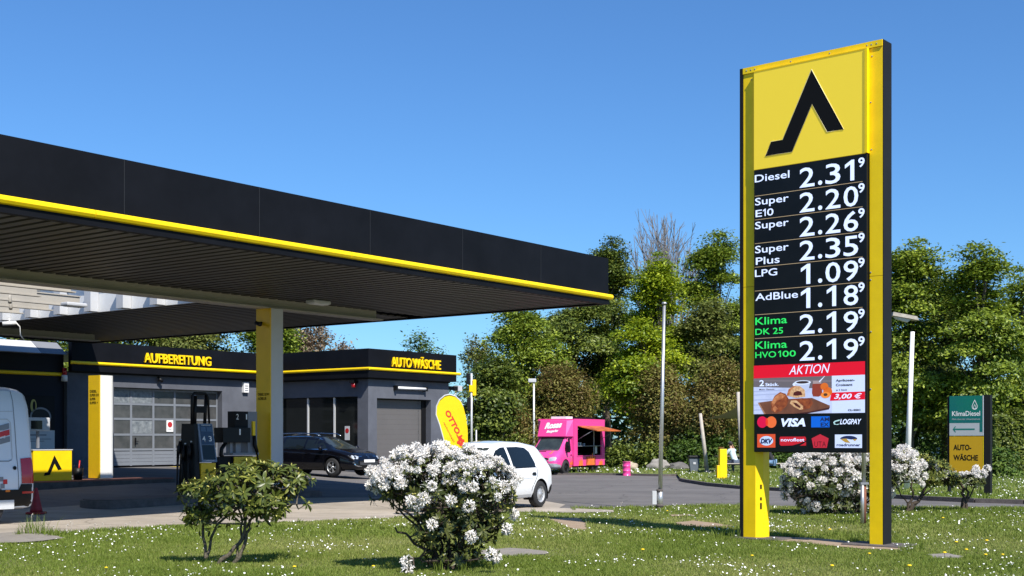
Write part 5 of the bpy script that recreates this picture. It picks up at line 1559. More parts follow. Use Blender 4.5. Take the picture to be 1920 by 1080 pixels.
MB().box(-1.30, -1.26, .95, .98, .94, 2.42).build('hatch_post', M['lightgrey'], tr)
MB().box(-1.52, -1.30, hw + .002, hw + .012, 1.02, 1.42).build('menu_sheet', M['lightgrey'], tr)
for x_ in (.52, .30): MB().ball((x_, .85, 2.28), .045, 8, 6).build('lamp_bulb', M['white'], tr)
M['flame'] = mat('flame_print', (.80, .20, .04), .5, scale=2.6, col2=(.10, .03, .02))
M['flame2'] = mat('flame_orange_print', (.85, .25, .02), .5, scale=6, col2=(.80, .10, .06))
fl = MB()
for i_ in range(4):
    a_, b_ = -2.02 + i_ * .68, -2.02 + (i_ + 1) * .68 - .008
    MB().add([(a_, hw + .02, 2.44), (b_, hw + .02, 2.44), (b_, hw + 1.12, 2.20), (a_, hw + 1.12, 2.20), (a_, hw + .02, 2.40), (b_, hw + .02, 2.40), (b_, hw + 1.12, 2.16), (a_, hw + 1.12, 2.16)],
             [(0, 1, 2, 3), (7, 6, 5, 4), (0, 4, 5, 1), (1, 5, 6, 2), (2, 6, 7, 3), (3, 7, 4, 0)]).build('serving_flap', M['flame'], tr)
for x_ in (-1.95, .62): MB().tube([(x_, hw + .01, 1.75), (x_, hw + .85, 2.2)], .015, 6).build('gas_strut', M['midgrey'], tr)
def flame(x0_, z0_, w_, h_, y_, parent=tr):
    pts = [(0, 0), (1, 0), (.95, .35), (1.05, .75), (.82, .5), (.72, 1.0), (.58, .55), (.42, .85), (.34, .45), (.12, .7), (.16, .35)]
    MB().prism([(x0_ - a * w_, z0_ + b * h_) for a, b in pts], 'y', y_, y_ + .006).build('flame_print', M['flame2'], parent)
flame(-.35, .45, .85, .62, hw + .021)
flame(.58, .43, .5, .42, hw + .004)
flame(-1.7, .43, .5, .3, hw + .004)
MB().box(-1.35, -.28, hw + .003, hw + .018, .43, .90).build('flame_panel', mat('dark_magenta_print', (.28, .03, .06), .5, scale=6, col2=(.5, .10, .02)), tr)
side_panel(tr, bv, [(1.32, .36), (1.02, .36), (1.02, .75), (1.12, .55), (1.18, .85), (1.22, .6), (1.3, .66)], M['flame2'], 'flame_print', off=.01)
front_panel(tr, bv, [(.32, .92), (.44, .92), (.52, 1.30), (.46, 1.14), (.42, 1.22), (.40, 1.06), (.34, 1.10)], M['flame2'], 'flame_print', off=.01)
MB().box(-1.2, .2, -.5, .4, 2.782, 2.80).box(.30, 1.0, -.3, .55, 2.782, 2.90).build('roof_hatch', M['white'], tr)
MB().box(-2.3, -1.3, -.6, .5, 2.782, 2.9).build('roof_vent', M['black'], tr)
# name on the fairing
n0 = Vector((2.05, .80, 1.92)); n1 = Vector((2.05, -.80, 1.92)); n2 = Vector((1.62, -.70, 2.62))
xr_ = Vector((0, 1, 0)); up_ = Vector((1.30 - 1.52, 0, .78)).normalized()
zf = xr_.cross(up_)
def ftxt(s, y0, v, w_, h_, **k):
    o = Vector((1.52, y0, 1.90)) + up_ * v + zf * .012
    put_text(s, M['white'], tr, tuple(o), tuple((xr_ + up_ * .08).normalized()), tuple(up_), w=w_, h=h_, **k)
ftxt('Rosas', -.46, .40, .98, .30, weight=.06, shear=.35)
ftxt('Burgerbar', -.32, .19, .72, .12, weight=.07, shear=.35)
for x in (1.75, -1.45):
    for s in (1, -1):
        wheel(tr, x, s * .84, .36, .24, 0, s, M['black'] if x > 0 else M['black'], 'steel')
MB().box(-2.3, 1.2, -.6, .6, .32, .42).build('chassis', M['black_matt'], tr)
MB().tube([(.2, .8, .42), (.2, .8, .02)], .03, 6).build('support_leg', M['midgrey'], tr)
# ---------------------------------------------------------------- trees
leafmat('leaf_fresh', (0.075, 0.125, 0.011), (0.18, 0.245, 0.020), (0.37, 0.44, 0.05), .28, rough=.5, spec=.4)
leafmat('leaf_mid', (0.042, 0.072, 0.010), (0.105, 0.145, 0.018), (0.24, 0.28, 0.045), .24, rough=.5, spec=.4)
leafmat('leaf_lime', (0.11, 0.18, 0.008), (0.27, 0.34, 0.010), (0.46, 0.52, 0.025), .33, rough=.5, spec=.4)
leafmat('leaf_copper', (0.145, 0.090, 0.032), (0.205, 0.185, 0.045), (0.33, 0.33, 0.085), .3)
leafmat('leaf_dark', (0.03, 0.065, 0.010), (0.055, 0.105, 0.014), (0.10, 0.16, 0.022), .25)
leafmat('leaf_olive', (0.10, 0.12, 0.025), (0.16, 0.19, 0.04), (0.26, 0.27, 0.07), .3)
leafmat('bud_pinkish', (0.17, 0.12, 0.085), (0.25, 0.19, 0.13), (0.34, 0.27, 0.17), .2)
leafmat('needle_green', (0.05, 0.10, 0.015), (0.09, 0.15, 0.02), (0.15, 0.21, 0.035), .15)

def leaves_np(rng, cent, up, size, ratio=.5, up_bias=.9):
    """rhombus leaves at cent (n,3); up (n,3) preferred normals"""
    n = len(cent)
    nrm = up * up_bias + rng.normal(size=(n, 3)) * .48
    nrm /= np.linalg.norm(nrm, axis=1, keepdims=True)
    r = rng.normal(size=(n, 3))
    a = np.cross(nrm, r); a /= np.linalg.norm(a, axis=1, keepdims=True)
    b = np.cross(nrm, a)
    s = (size * rng.uniform(.6, 1.35, n))[:, None]
    v = np.stack([cent - a * s, cent + b * s * ratio - a * s * .1, cent + a * s, cent - b * s * ratio - a * s * .1], 1).reshape(-1, 3)
    f = np.arange(n * 4).reshape(n, 4)
    return v, f

def tree(px, d, top_py, half_px, base_py=None, leaf='leaf_fresh', seed=0, nclump=150, per=150, size=.15, label='', low=0.25, lobes=6, pad=(1.5, .20), group=None, name='tree', trunk=True, shape=1.0, spread=.85, gx=None, open_=0.0):
    """a crown of layered leaf sprays on limbs; d = distance, extents taken from the photograph"""
    rng = np.random.default_rng(seed)
    if pad[0] > 1.2: nclump, per, size = int(nclump * 1.15), int(per * 1.75), size * .68
    X = XD(px, d)
    H = ZD(top_py, d)
    RX = half_px * d / F
    zb = H * low
    t = empty(name, (X, d, T(X, d)), 0, label, name.replace('_', ' '), group)
    # lobes make the outline uneven
    lc = []
    airy = pad[0] > 1.2
    if airy: lobes = int(lobes * 2.4); pad = (1.0, .30)
    for i in range(lobes):
        a = rng.uniform(0, 2 * math.pi)
        fz = (i + .5) / lobes
        wz = math.sin(math.pi * min(1, (.18 + .82 * fz) ** shape)) ** .6
        rr = RX * (.30 + .30 * rng.random()) * wz
        if airy:
            rr = RX * rng.uniform(.35, .78) * wz
            lr = RX * rng.uniform(.24, .40) * max(.55, wz)
            lc.append((math.cos(a) * rr, math.sin(a) * rr, zb + (H - zb) * (.05 + .84 * fz), lr, lr * rng.uniform(.5, .8)))
            continue
        lc.append((math.cos(a) * rr, math.sin(a) * rr, zb + (H - zb) * (.08 + .80 * fz), RX * (.50 + .22 * rng.random()) * max(.45, wz), (H - zb) * rng.uniform(.14, .22)))
    lc.append((rng.uniform(-.2, .2) * RX, 0, H - (H - zb) * .16, RX * .36, (H - zb) * .16))
    lc = np.array(lc)
    pick = rng.integers(0, len(lc), nclump)
    dirs = rng.normal(size=(nclump, 3)); dirs /= np.linalg.norm(dirs, axis=1, keepdims=True)
    if airy:
        dirs[:, 2] = np.abs(dirs[:, 2]) * 1.1 - .12
    rad = rng.uniform(.35, 1.0, nclump) ** .55
    cc = lc[pick, :3] + dirs * rad[:, None] * lc[pick][:, [3, 3, 4]]
    cc[:, 2] = np.clip(cc[:, 2], zb * .7, H)
    cc[-1] = (lc[-1][0], lc[-1][1], H - .25)
    # keep the silhouette inside the measured width
    k = np.hypot(cc[:, 0], cc[:, 1]) / (RX * rng.uniform(.80, 1.12, nclump))
    sc_ = np.where(k > 1, 1 / k, 1)
    # a few sprays stand out of the top and the sides
    out_ = rng.random(nclump) < .14
    cc[out_, 2] += (H - zb) * .05 * rng.uniform(.3, 1.3, out_.sum()) * (cc[out_, 2] > zb + (H - zb) * .55)
    cc[:, :2] *= sc_[:, None]
    pr = pad[0] * rng.uniform(.6, 1.3, nclump)
    pr = np.where(out_, pr * .5, pr)
    cnt = np.maximum(10, (per * (pr / pad[0]) ** 1.6)).astype(int)
    tot = cnt.sum()
    ci = np.repeat(np.arange(nclump), cnt)
    off = rng.normal(size=(tot, 3)) * np.stack([pr[ci] * .5, pr[ci] * .5, pr[ci] * .5 * pad[1]], 1)
    off = off * np.where(np.abs(off) < 3, 1, .3)
    pos = cc[ci] + off
    pos[:, 2] -= (off[:, 0] ** 2 + off[:, 1] ** 2) * .16      # sprays droop at the rim
    outw = pos - np.array([0, 0, zb + (H - zb) * .4])
    outw /= np.linalg.norm(outw, axis=1, keepdims=True) + 1e-6
    up = np.array([0, 0, 1.0]) * .75 + outw * .55
    v, f = leaves_np(rng, pos, up, size)
    tint = np.clip(rng.normal(.45, .24, tot) + np.repeat(rng.normal(0, .22, nclump), cnt), 0, 1)
    me = npmesh('crown', v, f, tint, MATS[leaf])
    link('crown', me, None, t)
    if trunk:
        mb = MB()
        r0 = max(.10, H * .018)
        lean = rng.uniform(-.3, .3, 2)
        tp = [(0, 0, -.1)] + [(lean[0] * q + rng.normal() * .06, lean[1] * q, H * .82 * q) for q in (.15, .3, .5, .7, 1.0)]
        mb.tube(tp, [r0 * 1.2, r0, r0 * .85, r0 * .65, r0 * .42, r0 * .12], 8)
        mb.build('trunk', M['bark'], t)
        mb = MB()
        for i in rng.choice(nclump, min(nclump, 46), replace=False):
            c = cc[i]
            q = min(.92, max(.12, (c[2] - 1.2) / (H * .82) * .8))
            j = q * 1.0
            s = Vector((lean[0] * j, lean[1] * j, H * .82 * q))
            e = Vector(c)
            mid = s.lerp(e, .5) + Vector((0, 0, -.10 * (e - s).length + .2))
            mb.tube([s, mid, e], [r0 * .28, r0 * .16, r0 * .05], 5, caps=False)
        mb.build('branches', M['bark'], t)
    return t

G1 = 'broad leaved trees behind the road'
LB = {}
# behind the station building
for i_, (px, d, top, half, leaf, lab) in enumerate((
        (-60, 68, 560, 150, 'leaf_fresh', 'leafy tree behind the shop at the left picture edge'),
        (95, 72, 560, 120, 'leaf_fresh', 'bright leafy tree above the shop roof under the canopy'),
        (240, 67, 545, 115, 'leaf_mid', 'dense ivy green tree above the word AUFBEREITUNG'),
        (380, 69, 550, 110, 'leaf_olive', 'olive green tree between AUFBEREITUNG and the tall column'),
        (508, 70, 606, 42, 'leaf_fresh', 'small bright green tree right of the tall column'))):
    tree(px, d, top, half, leaf=leaf, seed=20 + i_, nclump=360, per=120, size=.15, label=lab, group=None, low=.15)
# bare, budding and needle trees
def twig_tree(px, d, top_py, half_px, seed, label, bark, leafm=None, nl=0, name='bare_tree', upright=.8, levels=5, r0=.16, base_frac=.12, lsz=.09):
    rnd = random.Random(seed)
    X = XD(px, d); H = ZD(top_py, d); RX = half_px * d / F
    t = empty(name, (X, d, 0), 0, label, 'tree')
    mb = MB(); mt = MB(); tips = []
    def grow(p, dr, ln, r, lv):
        n = 3 if lv < 2 else 2
        pts = [p]; q = p
        for i in range(n):
            dr = (dr + Vector((rnd.gauss(0, .13), rnd.gauss(0, .13), rnd.gauss(0, .05) + .05 * upright))).normalized()
            q = q + dr * ln / n
            pts.append(q)
        (mt if lv == 0 else mb).tube(pts, [max(.022, r * (1 - .35 * i / n)) for i in range(n + 1)], 7 if lv == 0 else (5 if lv < 3 else 3), caps=False)
        if lv >= levels:
            tips.append(q); return
        for c in range(rnd.choice((2, 3, 3)) if lv < levels - 1 else 3):
            a = rnd.uniform(0, 6.283)
            sp = (.52 if lv else .42) * (1.35 - upright * .55)
            nd = (dr + Vector((math.cos(a), math.sin(a), rnd.uniform(-.1, .25))) * sp).normalized()
            grow(pts[-1] if c < 2 else pts[-2], nd, ln * rnd.uniform(.62, .82), r * .60, lv + 1)
    stems = 1
    grow(Vector((0, 0, 0)), Vector((0, 0, 1)), H * .28, r0, 0)
    # scale to the measured size
    allv = mb.v + mt.v
    zmax = max(v[2] for v in allv); xm = max(abs(v[0]) for v in allv)
    sx, sz = RX / xm, H / zmax
    for m_ in (mb, mt): m_.v = [(v[0] * sx, v[1] * sx, v[2] * sz) for v in m_.v]
    mt.build('trunk', bark, t); mb.build('branches', bark, t)
    if leafm:
        rng = np.random.default_rng(seed)
        tp = np.array([(q.x * sx, q.y * sx, q.z * sz) for q in tips])
        ci = rng.integers(0, len(tp), nl)
        pos = tp[ci] + rng.normal(size=(nl, 3)) * .22
        v, f = leaves_np(rng, pos, np.tile([0, 0, 1.0], (nl, 1)), lsz, .6)
        link('crown', npmesh('crown', v, f, rng.random(nl), MATS[leafm]), None, t)
    return t
twig_tree(612, 76, 600, 88, 5, 'pinkish budding tree behind the wash building, left of its corner', M['bark_light'], 'bud_pinkish', 9000, 'budding_tree', .3, 6)
twig_tree(885, 78, 632, 45, 9, 'thin half bare tree at the right end of the wash building', M['bark_light'], 'leaf_olive', 2600, 'sparse_tree', .5, 6)
def fan_tree(px, d, top_py, half_px, seed, label, bark):
    rnd = random.Random(seed)
    X = XD(px, d); H = ZD(top_py, d); RX = half_px * d / F
    t = empty('bare_tree', (X, d, 0), 0, label, 'tree')
    MB().tube([(0, 0, -.1), (.1, 0, H * .2), (-.05, 0, H * .42)], [.32, .26, .2], 9, caps=False).build('trunk', bark, t)
    mb = MB()
    for i in range(34):
        a = rnd.uniform(0, 6.283); r = math.sqrt(rnd.random())
        q = Vector((math.cos(a) * r * RX, math.sin(a) * r * RX, H * (1.0 - .17 * r * r - rnd.uniform(0, .10))))
        s = Vector((0, 0, H * rnd.uniform(.28, .42)))
        m1 = s.lerp(q, .35) + Vector((q.x * .12, q.y * .12, 0)); m2 = s.lerp(q, .7) + Vector((q.x * .08, q.y * .08, 0))
        pts = [s, m1, m2, q]
        mb.tube(pts, [.10, .07, .045, .022], 5, caps=False)
        for k in range(13):
            u = rnd.uniform(.35, 1.0)
            b0 = m1.lerp(m2, (u - .35) / .3) if u < .65 else m2.lerp(q, (u - .65) / .35)
            dr = ((q - s).normalized() + Vector((rnd.gauss(0, .38), rnd.gauss(0, .38), .2))).normalized()
            ln = rnd.uniform(1.0, 2.4)
            e1 = b0 + dr * ln; mid = b0.lerp(e1, .5) + Vector((rnd.gauss(0, .06), rnd.gauss(0, .06), 0))
            mb.tube([b0, mid, e1], [.030, .024, .015], 3, caps=False)
            for z in range(2):
                dd = (dr + Vector((rnd.gauss(0, .4), rnd.gauss(0, .4), .1))).normalized()
                mb.tube([mid, mid + dd * ln * .45], [.018, .012], 3, caps=False)
    mb.build('branches', bark, t)
fan_tree(1250, 92, 410, 78, 14, 'tall bare grey tree rising behind the green crowns', mat('grey_twigs', (.19, .18, .18), .9))
t = tree(793, 84, 631, 50, leaf='needle_green', seed=61, nclump=60, per=90, size=.11, label='green needle tree showing over the roof behind AUTO WÄSCHE', name='pine_tree', pad=(.7, .9), low=.3)
# the wood across the road
wood = (
    (985, 71, 572, 92, 'leaf_fresh', 41, 'wide layered light green tree behind the food truck, leftmost of the wood', 230, 150),
    (925, 66, 668, 55, 'leaf_mid', 42, 'lower mid green tree right of the yellow beach flag', 110, 130),
    (1085, 76, 560, 95, 'leaf_mid', 43, 'broad dark green tree right under the canopy corner', 230, 150),
    (1140, 82, 440, 55, 'leaf_mid', 44, 'tall narrow tree right beside the black canopy corner', 170, 140),
    (1236, 75, 482, 58, 'leaf_lime', 45, 'bright lime green tree behind the flagpole', 190, 150),
    (1210, 70, 600, 75, 'leaf_lime', 46, 'yellow green spreading tree low behind the flagpole', 150, 150),
    (1342, 80, 432, 66, 'leaf_fresh', 47, 'tall fresh green tree just left of the price sign', 200, 150),
    (1330, 73, 560, 72, 'leaf_olive', 48, 'loose olive tree in front of the tall one beside the sign', 150, 120),
    (1450, 72, 520, 80, 'leaf_mid', 49, 'leafy tree hidden behind the left half of the price sign', 150, 120),
    (1575, 70, 500, 80, 'leaf_mid', 50, 'leafy tree hidden behind the right half of the price sign', 150, 120),
    (1705, 62, 447, 92, 'leaf_fresh', 51, 'large bright leafy tree directly right of the price sign', 210, 150),
    (1770, 66, 520, 80, 'leaf_mid', 52, 'mid green tree behind the green and yellow sign', 220, 150),
    (1835, 60, 455, 88, 'leaf_fresh', 53, 'big leafy tree above the green and yellow sign', 170, 150),
    (1925, 64, 500, 75, 'leaf_fresh', 54, 'leafy tree cut by the right picture edge', 100, 130))
for px, d, top, half, leaf, sd_, lab, nc, pr_ in wood:
    tree(px, d, top, half, leaf=leaf, seed=sd_, nclump=nc, per=pr_, size=.14, label=lab, low=(.30 if 1060 < px < 1650 else .18), lobes=8)
# copper shrubs
for px, d, top, half, leaf, sd_, lab, nc in (
        (1052, 68, 697, 110, 'leaf_copper', 71, 'large copper brown shrub behind the pink food truck', 260),
        (950, 67, 742, 62, 'leaf_copper', 72, 'copper brown shrub left of the distant street lamp', 110),
        (1245, 68, 694, 62, 'leaf_copper', 73, 'copper brown shrub behind the flagpole', 150),
        (1345, 67, 686, 58, 'leaf_copper', 74, 'copper brown shrub above the shade sail', 150)):
    tree(px, d, top, half, leaf=leaf, seed=sd_, nclump=nc, per=230, size=.075, label=lab, low=(.0 if px < 1200 else .32), lobes=9, name='copper_shrub', pad=(.7, .8), shape=.45)
# low green shrubs at the foot of the wood
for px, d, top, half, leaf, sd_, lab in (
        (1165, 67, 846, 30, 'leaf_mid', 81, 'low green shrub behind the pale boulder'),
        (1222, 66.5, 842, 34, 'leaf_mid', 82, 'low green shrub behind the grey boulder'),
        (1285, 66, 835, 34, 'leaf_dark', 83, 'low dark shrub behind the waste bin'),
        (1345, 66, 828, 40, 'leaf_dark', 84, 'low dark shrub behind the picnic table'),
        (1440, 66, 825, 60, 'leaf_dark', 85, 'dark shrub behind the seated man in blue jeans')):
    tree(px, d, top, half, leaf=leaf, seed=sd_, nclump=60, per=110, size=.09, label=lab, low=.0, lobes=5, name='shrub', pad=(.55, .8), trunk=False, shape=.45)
# hedge at the right edge
def hedge(pxa, pxb, d, top, depth, leaf, seed, label, n, size=.08):
    rng = np.random.default_rng(seed)
    xa, xb = XD(pxa, d), XD(pxb, d)
    H = ZD(top, d)
    t = empty('hedge', ((xa + xb) / 2, d, 0), 0, label, 'hedge')
    u = rng.uniform(-1, 1, n); y = rng.uniform(-1, 1, n); z = rng.uniform(0, 1, n) ** .75
    k = rng.integers(0, 3, n)
    u = np.where(k == 0, np.sign(u) * (1 - rng.random(n) * .06), u); y = np.where(k == 1, np.sign(y) * (1 - rng.random(n) * .1), y); z = np.where(k == 2, 1 - rng.random(n) * .08, z)
    w_ = (xb - xa) / 2
    bump_ = .12 * np.sin(u * 9 + y * 3) + .10 * np.sin(u * 21 + z * 6)
    pos = np.stack([u * w_ * (1 + bump_ * .3), y * depth / 2 * (1 + bump_ * .6), np.clip(z * H * (1 + bump_ * .35) * (1 - .12 * np.abs(y)), .02, 9)], 1)
    nr = pos.copy(); nr[:, 2] = (pos[:, 2] - H * .45) * 1.2; nr[:, 0] *= .3; nr /= np.linalg.norm(nr, axis=1, keepdims=True) + 1e-6
    v, f = leaves_np(rng, pos, nr + np.array([0, 0, .5]), size)
    link('foliage', npmesh('foliage', v, f, rng.random(n), MATS[leaf]), None, t)
    return t
hedge(1700, 2100, 66, 792, 2.5, 'leaf_dark', 91, 'clipped dark hedge behind the green and yellow sign reaching the right edge', 26000)
hedge(1852, 2080, 58, 772, 2.2, 'leaf_mid', 92, 'rounded lighter green hedge in front of the dark one at the right edge', 22000)
tree(1868, 50, 842, 34, leaf='needle_green', seed=93, nclump=90, per=90, size=.07, label='low spreading conifer right of the dark sign post', low=.0, lobes=5, name='conifer_shrub', pad=(.45, .35), trunk=False, shape=.45)
# distant house with red roof and far wood
hs = empty('house', (XD(1900, 95), 95, 0), -.2, 'pale house with red roof glimpsed between the trees at the right', 'house')
MB().box(-5, 5, 0, 7, 0, 3.2).build('wall', M['lightgrey'], hs)
MB().prism([(-.4, 3.2), (7.4, 3.2), (3.5, 5.6)], 'x', -5.3, 5.3).build('roof', mat('red_roof_tiles', (.42, .06, .035), .8, var=.2, scale=8), hs)
for x_ in (-3.4, -1, 1.4, 3.6): MB().box(x_ - .5, x_ + .5, -.03, -.003, 1.1, 2.3).build('window', M['glass_dark'], hs)
t = empty('pale_pole', (XD(1897, 70), 70, 0), 0, 'slender white pole among the leaves near the right edge', 'pole')
MB().tube([(0, 0, 0), (0, 0, ZD(640, 70))], .07, 8).build('pole_tube', M['white'], t)
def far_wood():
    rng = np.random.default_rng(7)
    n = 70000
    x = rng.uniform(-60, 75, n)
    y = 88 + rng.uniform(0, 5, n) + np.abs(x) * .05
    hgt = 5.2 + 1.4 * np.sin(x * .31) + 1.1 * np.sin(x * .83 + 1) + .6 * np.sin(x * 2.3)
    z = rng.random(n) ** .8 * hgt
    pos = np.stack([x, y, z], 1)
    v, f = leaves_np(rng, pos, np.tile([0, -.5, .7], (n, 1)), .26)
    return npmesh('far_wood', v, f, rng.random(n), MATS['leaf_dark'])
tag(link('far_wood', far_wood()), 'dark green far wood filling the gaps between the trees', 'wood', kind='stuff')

# ---------------------------------------------------------------- boulders
def boulder(px, py, wpx, hpx, d, seed, col, label):
    rnd = random.Random(seed)
    bm = bmesh.new()
    bmesh.ops.create_icosphere(bm, subdivisions=3, radius=1)
    from mathutils import noise
    for v in bm.verts:
        n_ = noise.noise(v.co * 1.3 + Vector((seed, 0, 0))) * .35 + noise.noise(v.co * 3.5 + Vector((seed, 5, 0))) * .10
        v.co *= (1 + n_)
        v.co.z = max(v.co.z, -.5)
    w_ = wpx * d / F / 2; h_ = hpx * d / F
    bmesh.ops.scale(bm, vec=(w_, w_ * .8, h_ / 1.35), verts=bm.verts)
    me = bpy.data.meshes.new('boulder'); bm.to_mesh(me); bm.free()
    smooth_angle(me, 30)
    o = link('boulder', me, mat('boulder_' + label.split()[0], col, .9, scale=4, col2=tuple(c * .55 for c in col), bump=1, bscale=12), loc=(XD(px, d), d, .09 + h_ * .36))
    tag(o, label, 'boulder')
boulder(1180, 872, 30, 12, 64.5, 1, (.55, .46, .34), 'pale sandy boulder behind the pink barrel')
boulder(1234, 868, 38, 19, 64.0, 2, (.36, .33, .30), 'grey boulder left of the flagpole foot, larger than the pale one')
boulder(1272, 872, 40, 12, 64.0, 3, (.16, .15, .14), 'dark shaded boulder left of the waste bin')

# ---------------------------------------------------------------- picnic corner
M['wood'] = mat('weathered_wood', (.22, .17, .13), .9, var=.25, scale=8)
M['woodl'] = mat('pale_weathered_wood', (.42, .38, .33), .9, var=.15, scale=8)
dT_ = 56.2
pt = empty('picnic_table', (XD(1398, dT_), dT_ + .4, .10), .10, 'wooden picnic table with benches under the shade sail', 'table')
for q in range(5): MB().box(-1.25, 1.25, -.36 + q * .15, -.225 + q * .15, .72, .755).build('table_plank', M['wood'], pt)
for s in (-1, 1):
    MB().box(s * .9 - .04, s * .9 + .04, -.30, .30, .66, .719).build('crossbar', M['wood'], pt)
    MB().box(s * .9 - .04, s * .9 + .04, -.34, -.26, 0, .659).build('leg', M['wood'], pt)
    MB().box(s * .9 - .04, s * .9 + .04, .26, .34, 0, .659).build('leg', M['wood'], pt)
def bench(px, py_, d, lab, rz=.1, ln=.7):
    b = empty('bench', (XD(px, d), d, .10), rz, lab, 'bench')
    for q in range(2): MB().box(-ln, ln, -.17 + q * .175, -.005 + q * .175, .42, .455).build('bench_plank', M['woodl'], b)
    for s in (-1, 1): MB().box(s * ln * .85 - .035, s * ln * .85 + .035, -.15, .15, 0, .419).build('leg', M['woodl'], b)
    return b
bench(1377, 0, 55.2, 'pale wooden bench under the person in the light blue shirt', ln=.5)
bench(1452, 0, 55.2, 'pale wooden bench under the person in blue jeans', ln=.55)

def person(loc, rz, label, joints, radii, edges, clothes, skin=(.50, .27, .19)):
    """joints: name -> (x, y, z); body grown as one skinned mesh; clothes: shells grown over parts of it"""
    p = empty('person', loc, rz, label, 'person')
    SK = mat('skin_' + label.split()[1] + str(len(MATS)), skin, .6)
    def grow(names, es, rad, m, nm, add=0.0, lv=2):
        idx = {n_: i for i, n_ in enumerate(names)}
        me = bpy.data.meshes.new(nm)
        me.from_pydata([joints[n_] for n_ in names], [(idx[a], idx[b]) for a, b in es], [])
        o = bpy.data.objects.new(nm, me); C.objects.link(o)
        md = o.modifiers.new('s', 'SKIN'); md.use_smooth_shade = True
        sd_ = me.skin_vertices[0].data
        for n_, i in idx.items():
            r_ = rad[n_]
            r_ = r_ if isinstance(r_, tuple) else (r_, r_)
            sd_[i].radius = (r_[0] + add, r_[1] + add)
        sd_[0].use_root = True
        o.modifiers.new('u', 'SUBSURF').levels = lv
        dg = bpy.context.evaluated_depsgraph_get(); dg.update()
        r = bpy.data.meshes.new_from_object(o.evaluated_get(dg))
        bpy.data.objects.remove(o)
        r.polygons.foreach_set('use_smooth', [True] * len(r.polygons))
        r.materials.clear()
        return link(nm, r, m, p)
    grow(list(joints.keys()), edges, radii, SK, 'body')
    for nm, names, es, m, add in clothes: grow(names, es, radii, m, nm, add)
    return p, SK

